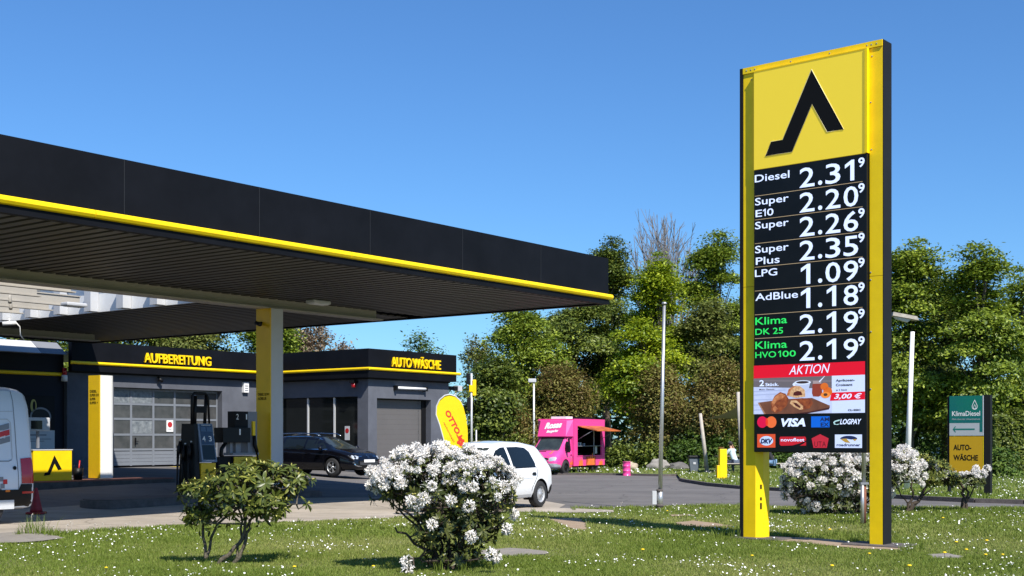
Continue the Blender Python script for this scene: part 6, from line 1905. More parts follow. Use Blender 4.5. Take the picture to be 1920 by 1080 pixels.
def seated(loc, rz, label, shirt, trousers, shoe, hairc, lean=.18, arm='table', sleeves='short', cap=None, legs_fwd=.42):
    J = {}
    J['pelvis'] = (0, 0, .52); J['waist'] = (0, .03 + lean * .3, .68); J['chest'] = (0, .06 + lean, .90); J['neckb'] = (0, .06 + lean * 1.25, 1.05)
    J['neck'] = (0, .08 + lean * 1.35, 1.11); J['jaw'] = (0, .12 + lean * 1.45, 1.19); J['head'] = (0, .11 + lean * 1.45, 1.28)
    for s, k in ((1, 'l'), (-1, 'r')):
        J['hip' + k] = (s * .10, .02, .51)
        J['knee' + k] = (s * .14, .02 + legs_fwd, .50 + (0.03 if s > 0 else 0))
        J['ankle' + k] = (s * .13, .02 + legs_fwd - (.12 if s > 0 else -.12), .09)
        J['toe' + k] = (s * .14, .16 + legs_fwd - (.12 if s > 0 else -.12), .045)
        J['sh' + k] = (s * .17, .06 + lean * 1.15, 1.00)
        if arm == 'head' and s > 0:
            J['el' + k] = (s * .30, .30 + lean, 1.02); J['wr' + k] = (s * .16, .20 + lean * 1.3, 1.20); J['ha' + k] = (s * .12, .17 + lean * 1.4, 1.27)
        else:
            J['el' + k] = (s * .26, .20 + lean, .80); J['wr' + k] = (s * .12, .40 + lean, .84); J['ha' + k] = (s * .08, .47 + lean, .87)
    R_ = {'pelvis': (.15, .12), 'waist': (.135, .10), 'chest': (.155, .11), 'neckb': (.09, .075), 'neck': .052, 'jaw': (.062, .07), 'head': (.078, .092)}
    for k in 'lr':
        R_.update({'hip' + k: .088, 'knee' + k: .06, 'ankle' + k: .04, 'toe' + k: .036, 'sh' + k: .058, 'el' + k: .042, 'wr' + k: .028, 'ha' + k: .036})
    E_ = [('pelvis', 'waist'), ('waist', 'chest'), ('chest', 'neckb'), ('neckb', 'neck'), ('neck', 'jaw'), ('jaw', 'head')]
    for k in 'lr': E_ += [('pelvis', 'hip' + k), ('hip' + k, 'knee' + k), ('knee' + k, 'ankle' + k), ('ankle' + k, 'toe' + k), ('neckb', 'sh' + k), ('sh' + k, 'el' + k), ('el' + k, 'wr' + k), ('wr' + k, 'ha' + k)]
    tops = ['waist', 'pelvis', 'chest', 'neckb', 'shl', 'shr', 'ell', 'elr'] + (['wrl', 'wrr'] if sleeves == 'long' else [])
    te = [e for e in E_ if e[0] in tops and e[1] in tops]
    low = ['pelvis', 'hipl', 'hipr', 'kneel', 'kneer', 'anklel', 'ankler']
    le = [e for e in E_ if e[0] in low and e[1] in low]
    p, SK = person(loc, rz, label, J, R_, E_, [('shirt', tops, te, shirt, .018), ('trousers', low, le, trousers, .014)])
    hx, hy, hz = J['head']
    for s, k in ((1, 'l'), (-1, 'r')):
        x, y, z = J['toe' + k]; ax, ay, az = J['ankle' + k]
        MB().ball((ax, ay + .05, .045), .06, 10, 6, (.85, 2.1, .75)).build('shoe', shoe, p)
        MB().ball((hx + s * .085, hy - .005, hz - .02), .02, 8, 6, (.5, .8, 1.3)).build('ear', SK, p)
        MB().ball((hx + s * .03, hy + .088, hz + .0), .011, 8, 6).build('eye', M['ink'], p)
        x, y, z = J['ha' + k]; wx, wy, wz = J['wr' + k]
        dv = (Vector((x, y, z)) - Vector((wx, wy, wz))).normalized()
        sd2 = Vector((1, 0, 0)) * s
        fg = MB()
        for q, ln in enumerate((.060, .068, .064, .050)):
            o = Vector((x, y, z)) + dv * .02 + Vector((0, 0, 1)).cross(dv).normalized() * (q - 1.5) * .017
            fg.tube([o, o + dv * ln * .55, o + dv * ln * .9 - Vector((0, 0, .02))], [.009, .0085, .007], 6)
        o = Vector((x, y, z)) - sd2 * .02
        fg.tube([o, o - sd2 * .03 + dv * .02, o - sd2 * .035 + dv * .045], [.011, .010, .008], 6)
        fg.build('fingers', SK, p)
    MB().tube([(hx, hy + .092, hz + .005), (hx, hy + .118, hz - .028), (hx, hy + .095, hz - .035)], [.009, .014, .010], 6).build('nose', SK, p)
    MB().box(hx - .022, hx + .022, hy + .088, hy + .096, hz - .062, hz - .054).build('mouth', M['redlens'], p)
    hair = MB().ball((hx, hy - .018, hz + .03), .098, 14, 10, (.93, 1.05, .95))
    hair.v = [v if not (v[1] > hy + .06 and v[2] < hz + .07) else (v[0], hy + .05, v[2]) for v in hair.v]
    hair.build('hair', hairc, p)
    if cap:
        MB().ball((hx, hy, hz + .055), .100, 14, 8, (.95, 1.05, .75)).box(hx - .06, hx + .06, hy + .07, hy + .17, hz + .05, hz + .06).build('cap', cap, p)
    return p
denim = mat('light_blue_denim', (.17, .29, .46), .9, var=.15, scale=20)
seated((XD(1379, 55.3), 55.3, .085), .45, 'person in a light blue shirt with dark cap leaning over the picnic table', mat('light_blue_cotton', (.46, .58, .60), .9, var=.08, scale=10), mat('slate_shorts', (.08, .10, .14), .9), M['black'],
       mat('dark_hair', (.02, .015, .012), .8), arm='head', cap=mat('dark_cap_cloth', (.05, .05, .055), .9))
seated((XD(1450, 55.0), 55.0, .085), 1.25, 'person in a black jacket and light blue jeans with white shoes on the bench', mat('black_jacket', (.014, .015, .02), .85), denim, M['white'], mat('brown_hair', (.06, .035, .02), .8), sleeves='long', lean=.14, legs_fwd=.46)

# shade sail with two leaning poles
def spole(pxb, pyt, pxt, d, label):
    x0_, x1_ = XD(pxb, d), XD(pxt, d)
    t = empty('sail_pole', (x0_, d, .09), 0, label, 'pole')
    MB().tube([(0, 0, 0), (x1_ - x0_, 0, ZD(pyt, d) - .09)], [.10, .07], 10).build('pole_tube', M['woodl'], t)
    MB().lathe([(0, 0), (.16, 0), (.16, .05), (0, .05)], 10).build('pole_foot', M['midgrey'], t)
    return t
spole(1326, 775, 1313, 57.5, 'leaning pale pole at the left corner of the grey shade sail')
spole(1392, 735, 1384, 54.0, 'tall pole of the shade sail close to the left edge of the price sign')
A_ = Vector((XD(1318, 57.5), 57.5, ZD(786, 57.5))); B_ = Vector((XD(1386, 54.2), 54.2, ZD(757, 54.2))); C_ = Vector((XD(1470, 58.0), 58.0, ZD(770, 58)))
D_ = Vector((XD(1420, 61.5), 61.5, ZD(790, 61.5)))
vs, fs = [], []
n_ = 12
for i in range(n_ + 1):
    for j in range(n_ + 1):
        u, v = i / n_, j / n_
        su = .5 + (u - .5) * (1 - .25 * (1 - (2 * v - 1) ** 2)); sv = .5 + (v - .5) * (1 - .25 * (1 - (2 * u - 1) ** 2))
        p = A_ * (1 - su) * (1 - sv) + B_ * su * (1 - sv) + C_ * su * sv + D_ * (1 - su) * sv
        vs.append(p)
for i in range(n_):
    for j in range(n_):
        a = i * (n_ + 1) + j
        fs.append((a, a + 1, a + n_ + 2, a + n_ + 1))
sl = MB().add([v - A_ for v in vs], fs, True)
o = sl.build('shade_sail', mat('grey_sail_cloth', (.22, .20, .18), .9), None, loc=A_)
tag(o, 'grey triangular looking shade sail stretched above the picnic table', 'shade sail')
# ---------------------------------------------------------------- rhododendrons
leafmat('rhodo_leaf', (0.040, 0.058, 0.012), (0.095, 0.12, 0.020), (0.24, 0.25, 0.045), .18, rough=.38, spec=.45)
leafmat('rhodo_leaf_dark', (0.022, 0.034, 0.008), (0.045, 0.060, 0.012), (0.12, 0.125, 0.025), .12, rough=.4, spec=.4)
M['bud'] = mat('leaf_bud_yellow', (.50, .46, .12), .6)
M['petal'] = mat('white_petal', (.88, .86, .81), .55, scale=30, col2=(.85, .80, .77))
_m = M['petal']; _n = _m.node_tree.nodes; _l = _m.node_tree.links
_t = _n.new('ShaderNodeBsdfTranslucent'); _t.inputs[0].default_value = (.85, .82, .80, 1)
_x = _n.new('ShaderNodeMixShader'); _x.inputs[0].default_value = .25
_l.new(_n['Principled BSDF'].outputs[0], _x.inputs[1]); _l.new(_t.outputs[0], _x.inputs[2]); _l.new(_x.outputs[0], _n['Material Output'].inputs[0])
M['stamen'] = mat('stamen_ochre', (.30, .22, .06), .7)
M['bush_bark'] = mat('rhododendron_bark', (.060, .044, .032), .95, var=.4, scale=25, bump=1.0, bscale=40)
M['lichen_bark'] = mat('pale_lichen_bark', (.15, .13, .09), .95, scale=30, col2=(.05, .037, .026), bump=1.0, bscale=40)

# one leaf, 1 m long along +x, bent; scaled to size
_lf = [(0, 0, 0), (.18, .085, -.005), (.18, -.085, -.005), (.18, 0, -.025), (.5, .165, .015), (.5, -.165, .015), (.5, 0, -.02), (.82, .11, -.03), (.82, -.11, -.03), (.82, 0, -.06), (1.0, 0, -.12)]
_lq = [(0, 3, 1), (0, 2, 3), (1, 3, 6, 4), (3, 2, 5, 6), (4, 6, 9, 7), (6, 5, 8, 9), (7, 9, 10), (9, 8, 10)]
LEAFV = np.array(_lf)
LEAFT = []
for q in _lq:
    LEAFT.append(q[:3])
    if len(q) == 4: LEAFT.append((q[0], q[2], q[3]))
LEAFT = np.array(LEAFT)

def frames(rng, axis, n, tilt):
    """n leaf frames whorled round an axis"""
    axis = axis / np.linalg.norm(axis)
    r = np.cross(axis, [0.3, .9, .1]); r /= np.linalg.norm(r)
    s = np.cross(axis, r)
    out = []
    a0 = rng.uniform(0, 6.28)
    for i in range(n):
        a = a0 + 2.4 * i + rng.normal() * .15
        el = tilt + rng.normal() * .22
        x = (r * math.cos(a) + s * math.sin(a)) * math.cos(el) + axis * math.sin(el)
        x += np.array([0, 0, -.12]); x /= np.linalg.norm(x)
        z = axis - x * axis.dot(x); z += rng.normal(size=3) * .15; z -= x * z.dot(x); z /= np.linalg.norm(z)
        y = np.cross(z, x)
        out.append(np.stack([x, y, z], 1))
    return out

def truss_mesh(seed):
    """a ball-shaped flower cluster of about fourteen five-petalled funnels, 1 m across before scaling"""
    rnd = np.random.default_rng(seed)
    V, Fs, mi = [], [], []
    n = 13
    for i in range(n):
        ph = math.acos(1 - (i + .5) / n * 1.25)
        th = 2.4 * i
        ax = np.array([math.sin(ph) * math.cos(th), math.sin(ph) * math.sin(th), math.cos(ph)])
        ax += rnd.normal(size=3) * .24; ax /= np.linalg.norm(ax)
        r = np.cross(ax, [.2, .1, .95]); r /= np.linalg.norm(r); s = np.cross(ax, r)
        c = ax * rnd.uniform(.14, .36)
        R0 = .25 * rnd.uniform(.75, 1.2)
        a0 = rnd.uniform(0, 6.28)
        for k in range(5):
            a = a0 + k * 1.2566
            def P(ang, rad, h): return c + (r * math.cos(ang) + s * math.sin(ang)) * rad + ax * h
            b = len(V)
            V += [P(a, .02, 0), P(a - .42, R0 * .55, .13), P(a + .42, R0 * .55, .13), P(a - .27, R0 * .92, .19 + rnd.normal() * .03), P(a + .27, R0 * .92, .19 + rnd.normal() * .03), P(a, R0 * 1.30, .17 + rnd.normal() * .05), P(a, R0 * .62, .10)]
            Fs += [(b, b + 1, b + 6), (b, b + 6, b + 2), (b + 1, b + 3, b + 6), (b + 6, b + 3, b + 5), (b + 6, b + 5, b + 4), (b + 2, b + 6, b + 4)]
            mi += [0] * 6
        for k in range(3):
            b = len(V); a = a0 + k * 2.1
            e = c + ax * .26 + (r * math.cos(a) + s * math.sin(a)) * .05
            V += [c + r * .006, c - r * .006, e]; Fs += [(b, b + 1, b + 2)]; mi += [1]
    me = bpy.data.meshes.new('flower_cluster')
    me.from_pydata([tuple(v) for v in V], [], Fs)
    me.materials.append(M['petal']); me.materials.append(M['stamen'])
    me.polygons.foreach_set('material_index', mi)
    return me
TRUSS = [truss_mesh(s) for s in (1, 2, 3, 4)]
_leaf_me = {}
def leaf_obj_mesh(matname, k):
    key = (matname, k)
    if key not in _leaf_me:
        me = bpy.data.meshes.new('leaf')
        me.from_pydata([tuple(v) for v in _lf], [], _lq)
        a = me.attributes.new('tint', 'FLOAT', 'FACE')
        a.data.foreach_set('value', [k / 4.0] * len(_lq))
        me.materials.append(MATS[matname])
        me.polygons.foreach_set('use_smooth', [True] * len(_lq))
        _leaf_me[key] = me
    return _leaf_me[key]

def rhodo(loc, label, stems, crown, n_whorl, leaf_len, seed, leafm, n_truss=0, truss_r=.075, n_leaf_obj=0, bud=True, truss_top=.35, extra=(), lean_dead=0, bark=None, per=(7, 11), fill=0, name='rhododendron', low_truss=.15, top_frac=.5):
    """stems: list of base->top polylines; crown(rng) gives a whorl position and outward axis"""
    rng = np.random.default_rng(seed)
    t = empty(name, loc, 0, label, 'shrub')
    mb = MB()
    nodes = []
    for pts, r0 in stems:
        P = [Vector(p) for p in pts]
        # refine with jitter
        Q = [P[0]]
        for a, b in zip(P[:-1], P[1:]):
            for k in (1, 2, 3):
                q = a.lerp(b, k / 3)
                if k < 3: q += Vector(rng.normal(size=3) * .018)
                Q.append(q)
        n = len(Q)
        mb.tube(Q, [r0 * (1 - .62 * i / (n - 1)) for i in range(n)], 8, caps=False)
        nodes += [(q, r0 * (1 - .62 * i / (n - 1))) for i, q in enumerate(Q) if i > n * .45]
    mb.build('stems', bark or M['bush_bark'], t)
    ND = np.array([n_[0][:] for n_ in nodes])
    W = [crown(rng) for _ in range(n_whorl)] + [(np.array(p), np.array(a)) for p, a in extra]
    tw = MB()
    hubs = []
    for i, (p, ax) in enumerate(W):
        # twig to the nearest lower node
        dd = np.linalg.norm((ND - p) * np.array([1, 1, 1.0]), axis=1) + np.where(ND[:, 2] > p[2] + .05, .5, 0)
        if hubs:
            HB = np.array(hubs)
            d2 = np.linalg.norm(HB - p, axis=1) + np.where(HB[:, 2] > p[2], .4, .05)
            if d2.min() < dd.min() and rng.random() < .75:
                s = HB[d2.argmin()]
            else: s = ND[dd.argmin()]
        else: s = ND[dd.argmin()]
        a_, b_ = Vector(s), Vector(p)
        mid = a_.lerp(b_, .55) - Vector(ax) * .06 + Vector(rng.normal(size=3) * .02) + Vector((0, 0, -.03))
        tw.tube([a_, mid, b_], [.012, .008, .005], 5, caps=False)
        hubs.append(np.array(mid))
    tw.build('twigs', bark or M['bush_bark'], t)
    V, TN, cnt = [], [], 0
    objs = []
    order = sorted(range(len(W)), key=lambda i: W[i][0][1])       # nearest first
    bm_ = MB()
    for rank, i in enumerate(order):
        p, ax = W[i]
        n = rng.integers(per[0], per[1])
        tint0 = rng.normal(.5, .18)
        for fr in frames(rng, ax, n, .22):
            L_ = leaf_len * rng.uniform(.7, 1.2)
            tv = float(np.clip(tint0 + rng.normal() * .15, 0, 1))
            if len(objs) < n_leaf_obj and ax[1] < .35:
                objs.append((p, fr, L_, tv))
            else:
                V.append((LEAFV * L_) @ fr.T + p); TN.append(tv)
        if bud and rng.random() < .75:
            q = Vector(p) + Vector(ax) * .012
            bm_.tube([q, q + Vector(ax) * .018, q + Vector(ax) * .04], [.006, .011, .003], 6, caps=False)
    if bud and bm_.v: bm_.build('leaf_buds', M['bud'], t)['kind'] = 'stuff'
    # inner leaves without whorls
    for _ in range(fill):
        p, ax = crown(rng)
        c0 = np.array(CEN(t))
        p = p * np.array([.75, .75, 1]) - np.array([0, 0, rng.uniform(.03, .22)])
        fr = frames(rng, ax + rng.normal(size=3) * .5, 1, rng.uniform(-.5, .5))[0]
        V.append((LEAFV * leaf_len * rng.uniform(.6, 1.05)) @ fr.T + p); TN.append(float(np.clip(rng.normal(.3, .15), 0, 1)))
    if V:
        n = len(V)
        vv = np.concatenate(V)
        ff = (LEAFT[None] + (np.arange(n) * len(LEAFV))[:, None, None]).reshape(-1, 3)
        me = npmesh('foliage', vv, ff, np.repeat(TN, len(LEAFT)), MATS[leafm], smooth=True)
        o = link('foliage', me, None, t); o['kind'] = 'stuff'
    for p, fr, L_, tv in objs:
        o = link('leaf', leaf_obj_mesh(leafm, int(round(tv * 4))), None, t)
        o.matrix_local = Matrix(((fr[0][0] * L_, fr[0][1] * L_, fr[0][2] * L_, p[0]), (fr[1][0] * L_, fr[1][1] * L_, fr[1][2] * L_, p[1]), (fr[2][0] * L_, fr[2][1] * L_, fr[2][2] * L_, p[2]), (0, 0, 0, 1)))
    # flower clusters sit on the upper whorls first
    if n_truss:
        zs = np.array([w_[0][2] + .25 * w_[1][2] + rng.normal() * .10 for w_ in W])
        top = list(np.argsort(-zs))
        k_top = int(n_truss * (1 - low_truss))
        sel = top[:k_top] + list(rng.choice(top[k_top:], min(n_truss - k_top, len(top) - k_top), replace=False))
        for j, i in enumerate(sel):
            p, ax = W[i]
            o = link('flower_cluster', TRUSS[j % 4], None, t)
            q = Vector(ax + np.array([0, 0, .35])).to_track_quat('Z', 'Y')
            o.rotation_mode = 'QUATERNION'; o.rotation_quaternion = q
            o.location = Vector(p) + Vector(ax) * .03
            s = truss_r * 2 * rng.uniform(.55, 1.25)
            o.scale = (s, s, s)
    return t
def CEN(t): return (0, 0, 0)

def dome(ells):
    """crown made of several ellipsoids (cx,cy,cz,rx,ry,rz,weight,zmin)"""
    W_ = np.array([e[6] for e in ells], float); W_ /= W_.sum()
    def f(rng):
        while True:
            e = ells[rng.choice(len(ells), p=W_)]
            d = rng.normal(size=3); d /= np.linalg.norm(d)
            if d[2] < e[7]: continue
            r = rng.uniform(.72, 1.0)
            p = np.array(e[:3]) + d * np.array(e[3:6]) * r
            # not deep inside another lobe
            bad = False
            for g in ells:
                if g is e: continue
                q = (p - np.array(g[:3])) / np.array(g[3:6])
                if (q ** 2).sum() < .36: bad = True
            if bad and rng.random() < .8: continue
            n = d / np.array(e[3:6]); n /= np.linalg.norm(n)
            n += np.array([0, 0, .35]); n /= np.linalg.norm(n)
            return p, n
    return f

# left shrub without flowers: trunk foot at pixel (415,1060)
k = 16.3 / F
def L3(px, py, dy=0.0, px0=420): return ((px - px0) * k, dy, (1062 - py) * k)
stemsA = [([L3(383, 1048, .08), L3(378, 985, .08), L3(372, 935, .05), L3(352, 905, .0)], .022),
          ([L3(385, 1046, .08), L3(402, 990, .10), L3(430, 965, .12), L3(455, 930, .15), L3(470, 905, .2)], .020),
          ([L3(395, 1066), L3(430, 1040), L3(455, 1010), L3(462, 970, -.05), L3(468, 940, -.05), L3(478, 905, -.08)], .030),
          ([L3(432, 1070), L3(452, 1035), L3(462, 1000), L3(475, 970), L3(505, 950, .1), L3(540, 925, .1)], .026),
          ([L3(440, 1060), L3(450, 1010, .1), L3(446, 965, .15), L3(430, 930, .2), L3(405, 905, .2)], .019),
          ([L3(462, 990), L3(480, 955, -.1), L3(510, 925, -.15), L3(530, 900, -.2)], .016),
          ([L3(470, 945), L3(490, 915), L3(515, 885), L3(530, 875)], .013),
          ([L3(478, 970, .0), L3(505, 945, -.1), L3(540, 945, -.15), L3(560, 945, -.2)], .012)]
domeA = dome([(*L3(470, 918), .66, .52, .36, 5, -.30), (*L3(375, 925), .30, .30, .16, 1.1, -.3), (*L3(540, 908), .27, .30, .20, 1.3, -.4), (*L3(500, 900), .36, .4, .23, 1.6, -.2), (*L3(372, 965, .05), .20, .2, .12, 1.0, -.8), (*L3(512, 950, -.2), .28, .2, .12, 1.0, -.8), (*L3(450, 945, -.15), .34, .3, .14, 1.2, -.8)])
exA = [(L3(345, 912), (-.8, -.3, .4)), (L3(575, 945), (.8, -.3, .3)), (L3(583, 900), (.8, -.2, .3)), (L3(430, 875), (-.1, -.3, .9)), (L3(478, 870), (0, -.3, .95)), (L3(545, 876), (.2, -.3, .9)), (L3(350, 950), (-.6, -.4, -.2)), (L3(392, 972), (0, -.6, -.1)), (L3(505, 962, -.2), (.1, -.7, .1)), (L3(530, 958, -.2), (.3, -.7, .2))]
gA = G(420, 1062)
rhodo((gA[0], gA[1], .0), 'leggy green rhododendron without flowers, left in the daisy lawn', stemsA, domeA, 215, .122, 11, 'rhodo_leaf', n_leaf_obj=300, extra=exA, per=(7, 11), bark=M['lichen_bark'], fill=260)

# white flowering shrub in the middle: foot at pixel (845,1074)
k = 15.6 / F
def L3(px, py, dy=0.0, px0=842): return ((px - px0) * k, dy, (1072 - py) * k)
stemsB = []
rngB = np.random.default_rng(5)
for px_, py_, dy in ((735, 930, 0), (760, 905, -.1), (790, 890, .2), (820, 880, -.2), (850, 880, .3), (880, 890, -.2), (915, 895, .1), (945, 920, 0), (705, 915, .1), (960, 880, .2), (830, 950, -.3), (900, 960, -.25), (775, 1045, -.2), (740, 990, .1)):
    b = (830 + rngB.uniform(-12, 30), 1072, rngB.uniform(-.1, .1))
    stemsB.append(([L3(*b), L3(b[0] + (px_ - b[0]) * .35, 1072 - (1072 - py_) * .42, dy * .4), L3(b[0] + (px_ - b[0]) * .75, 1072 - (1072 - py_) * .78, dy * .8), L3(px_, py_, dy)], rngB.uniform(.016, .030)))
domeB = dome([(*L3(792, 905), .58, .56, .42, 3, -.35), (*L3(895, 920), .52, .56, .42, 3, -.5), (*L3(840, 880), .42, .45, .28, 1.4, 0), (*L3(850, 985), .62, .42, .35, 2.0, -.7), (*L3(730, 915), .26, .3, .26, .8, -.6), (*L3(850, 1045), .36, .3, .17, .8, -.2)])
exB = [(L3(778, 936, -.58), (-.1, -.9, .3)), (L3(800, 930, -.6), (.1, -.9, .3)), (L3(850, 935, -.62), (.1, -.9, .2)), (L3(815, 980, -.5), (-.1, -.9, .1)), (L3(768, 1047, -.4), (-.6, -.7, -.1)), (L3(770, 1063, -.4), (-.5, -.7, .0)), (L3(920, 1033, -.45), (.4, -.8, -.1)), (L3(930, 1040, -.4), (.5, -.8, .0)),
       (L3(885, 1000, -.5), (.2, -.9, 0)), (L3(948, 990, -.2), (.8, -.5, 0)), (L3(962, 965, -.1), (.9, -.4, .1)), (L3(700, 885), (-.8, -.4, .4)), (L3(708, 915), (-.9, -.3, 0)), (L3(758, 905, -.45), (-.3, -.8, .4)), (L3(882, 945, -.55), (.2, -.9, .2)), (L3(790, 945, -.55), (0, -.9, .2))]
nB = 380
gB = G(842, 1072)
tB = rhodo((gB[0], gB[1], .0), 'large rhododendron covered in white flower clusters in front of the white car', stemsB, domeB, nB, .098, 12, 'rhodo_leaf_dark', n_truss=190, truss_r=.070, n_leaf_obj=240, extra=exB, per=(7, 10), fill=1600, low_truss=.0)
for p, a in exB:
    o = link('flower_cluster', TRUSS[int(abs(p[0]) * 100) % 4], None, tB, loc=p)
    o.rotation_mode = 'QUATERNION'; o.rotation_quaternion = Vector(a).to_track_quat('Z', 'Y'); o.scale = (.15,) * 3

# big white one behind the sign
k = 27.0 / F
def L3(px, py, dy=0.0, px0=1580): return ((px - px0) * k, dy, (965 - py) * k)
stemsC = []
for px_, py_, dy in ((1490, 890, 0), (1530, 880, -.3), (1570, 875, .3), (1610, 880, -.2), (1650, 885, .2), (1690, 890, 0), (1510, 930, -.3), (1640, 930, -.3)):
    b = (1575 + rngB.uniform(-40, 60), 965, rngB.uniform(-.3, .3))
    stemsC.append(([L3(*b), L3(b[0] + (px_ - b[0]) * .4, 965 - (965 - py_) * .45, dy * .4), L3(px_, py_, dy)], .035))
domeC = dome([(*L3(1530, 905), .78, .75, .60, 3, -.75), (*L3(1610, 900), .85, .8, .60, 3, -.7), (*L3(1680, 885), .62, .6, .50, 2, -.5), (*L3(1555, 870), .6, .6, .28, 1.6, 0), (*L3(1560, 945), .85, .6, .30, 1.4, -.6)])
gC = (XD(1580, 27.0), 27.0)
rhodo((gC[0], gC[1], .02), 'widest white flowering rhododendron standing behind the price sign', stemsC, domeC, 480, .12, 13, 'rhodo_leaf_dark', n_truss=300, truss_r=.090, per=(6, 9), fill=1200, bud=False, low_truss=.28)
# green leggy one right of it, and the small flat topped one
k = 28.0 / F
def L3(px, py, dy=0.0, px0=1705): return ((px - px0) * k, dy, (958 - py) * k)
stemsD = [([L3(1700, 958), L3(1722, 940), L3(1742, 905), L3(1748, 880)], .045), ([L3(1702, 956), L3(1712, 930), L3(1710, 905), L3(1705, 880)], .032), ([L3(1706, 957), L3(1735, 925), L3(1760, 905)], .024), ([L3(1712, 955), L3(1690, 930), L3(1680, 900)], .022)]
domeD = dome([(*L3(1712, 880), .60, .5, .40, 2, -.5), (*L3(1755, 890), .48, .45, .34, 2, -.6), (*L3(1700, 862), .4, .4, .25, 1, 0)])
rhodo((XD(1705, 28.0), 28.0, .03), 'leggy green rhododendron with yellowish leaves between the two white ones', stemsD, domeD, 150, .12, 14, 'rhodo_leaf', n_truss=6, truss_r=.07, per=(7, 10), low_truss=.6)
def L3(px, py, dy=0.0, px0=1808): return ((px - px0) * k, dy, (957 - py) * k)
stemsE = [([L3(1806, 957), L3(1808, 930), L3(1803, 908), L3(1790, 890)], .05), ([L3(1810, 957), L3(1814, 930), L3(1812, 905), L3(1830, 885)], .04), ([L3(1806, 925), L3(1795, 905), L3(1780, 895)], .02), ([L3(1812, 940), L3(1825, 915), L3(1840, 890)], .02)]
domeE = dome([(*L3(1805, 902), .50, .42, .17, 3, -.3), (*L3(1830, 893), .20, .25, .15, 1, -.3), (*L3(1778, 896), .20, .25, .10, 1, -.3)])
exE = [(L3(1828, 908, -.3), (.2, -.9, 0)), (L3(1849, 878, 0), (.8, -.2, .4))]
rhodo((XD(1808, 28.0), 28.0, .03), 'small flat topped rhododendron with white clusters before the direction sign', stemsE, domeE, 80, .11, 15, 'rhodo_leaf_dark', n_truss=34, truss_r=.075, per=(6, 9), extra=exE, low_truss=.06, bud=False)

# ---------------------------------------------------------------- patches, grass, flowers
def patch(pts_px, m, name, off=.032, jit=.05, seed=0):
    rnd = random.Random(seed)
    P = [Vector((*G(*p), 0)) for p in pts_px]
    out = []
    n = len(P)
    for i in range(n):
        a, b = P[i], P[(i + 1) % n]
        m_ = max(1, int((b - a).length / .18))
        for q in range(m_):
            c = a.lerp(b, q / m_)
            out.append((c.x + rnd.uniform(-jit, jit), c.y + rnd.uniform(-jit, jit)))
    sheet(name, out, off, m)
    return [tuple(G(*p)) for p in pts_px]
PAT = []
PAT.append(patch([(1028, 975), (1085, 974), (1100, 985), (1098, 997), (1075, 996), (1048, 985)], M['soil'], 'bare_soil', seed=1))
PAT.append(patch([(1262, 983), (1300, 979), (1372, 988), (1378, 993), (1330, 992), (1280, 989)], M['soil'], 'bare_soil', seed=2))
PAT.append(patch([(1255, 968), (1300, 967), (1300, 970), (1260, 971)], M['soil'], 'bare_soil', seed=3))
PAT.append(patch([(965, 957), (1060, 955), (1150, 959), (1150, 963), (1050, 964), (960, 962)], M['apron'], 'concrete_strip', seed=4, jit=.03))
PAT.append(patch([(900, 1036), (960, 1031), (1025, 1037), (1030, 1043), (950, 1048), (900, 1044)], M['stone'], 'stone_slab', seed=5))
PAT.append(patch([(1440, 1011), (1500, 1011), (1560, 1015), (1620, 1022), (1690, 1030), (1690, 1035), (1620, 1033), (1540, 1026), (1460, 1018)], M['soil'], 'bare_soil', seed=6))
PAT.append(patch([(1735, 1043), (1775, 1041), (1812, 1047), (1800, 1052), (1750, 1051)], M['stone'], 'stone_slab', seed=7))
PAT.append(patch([(-60, 1008), (30, 1003), (90, 1007), (124, 1015), (60, 1022), (0, 1025), (-60, 1026)], M['stone'], 'stone_slab', seed=8, off=.055))

leafmat('grass_blade', (0.110, 0.165, 0.022), (0.185, 0.250, 0.036), (0.36, 0.36, 0.12), .35, rough=.6, spec=.25)
from mathutils import noise as _ns
def pnoise(x, y, s, o=0.0):
    # smooth value noise on a grid
    xs = x * s + o * 17.3; ys = y * s + o * 5.1
    xi = np.floor(xs).astype(int); yi = np.floor(ys).astype(int)
    fx = sm(xs - xi); fy = sm(ys - yi)
    def h(a, b): 
        v = np.sin(a * 127.1 + b * 311.7 + o * 74.7) * 43758.5453
        return v - np.floor(v)
    return (h(xi, yi) * (1 - fx) + h(xi + 1, yi) * fx) * (1 - fy) + (h(xi, yi + 1) * (1 - fx) + h(xi + 1, yi + 1) * fx) * fy

def scatter(rng, n, y0, y1, poly, z, extra_out=(), power=1.0, wide=.44):
    # density falls with distance, in the wedge the camera sees plus a margin
    y = y0 * (y1 / y0) ** (rng.random(n) ** power)
    x = rng.uniform(-wide, wide, n) * y + rng.uniform(-1, 1, n)
    ok = inside(poly, x, y)
    for p in extra_out: ok &= ~inside(p, x, y)
    return x[ok], y[ok]

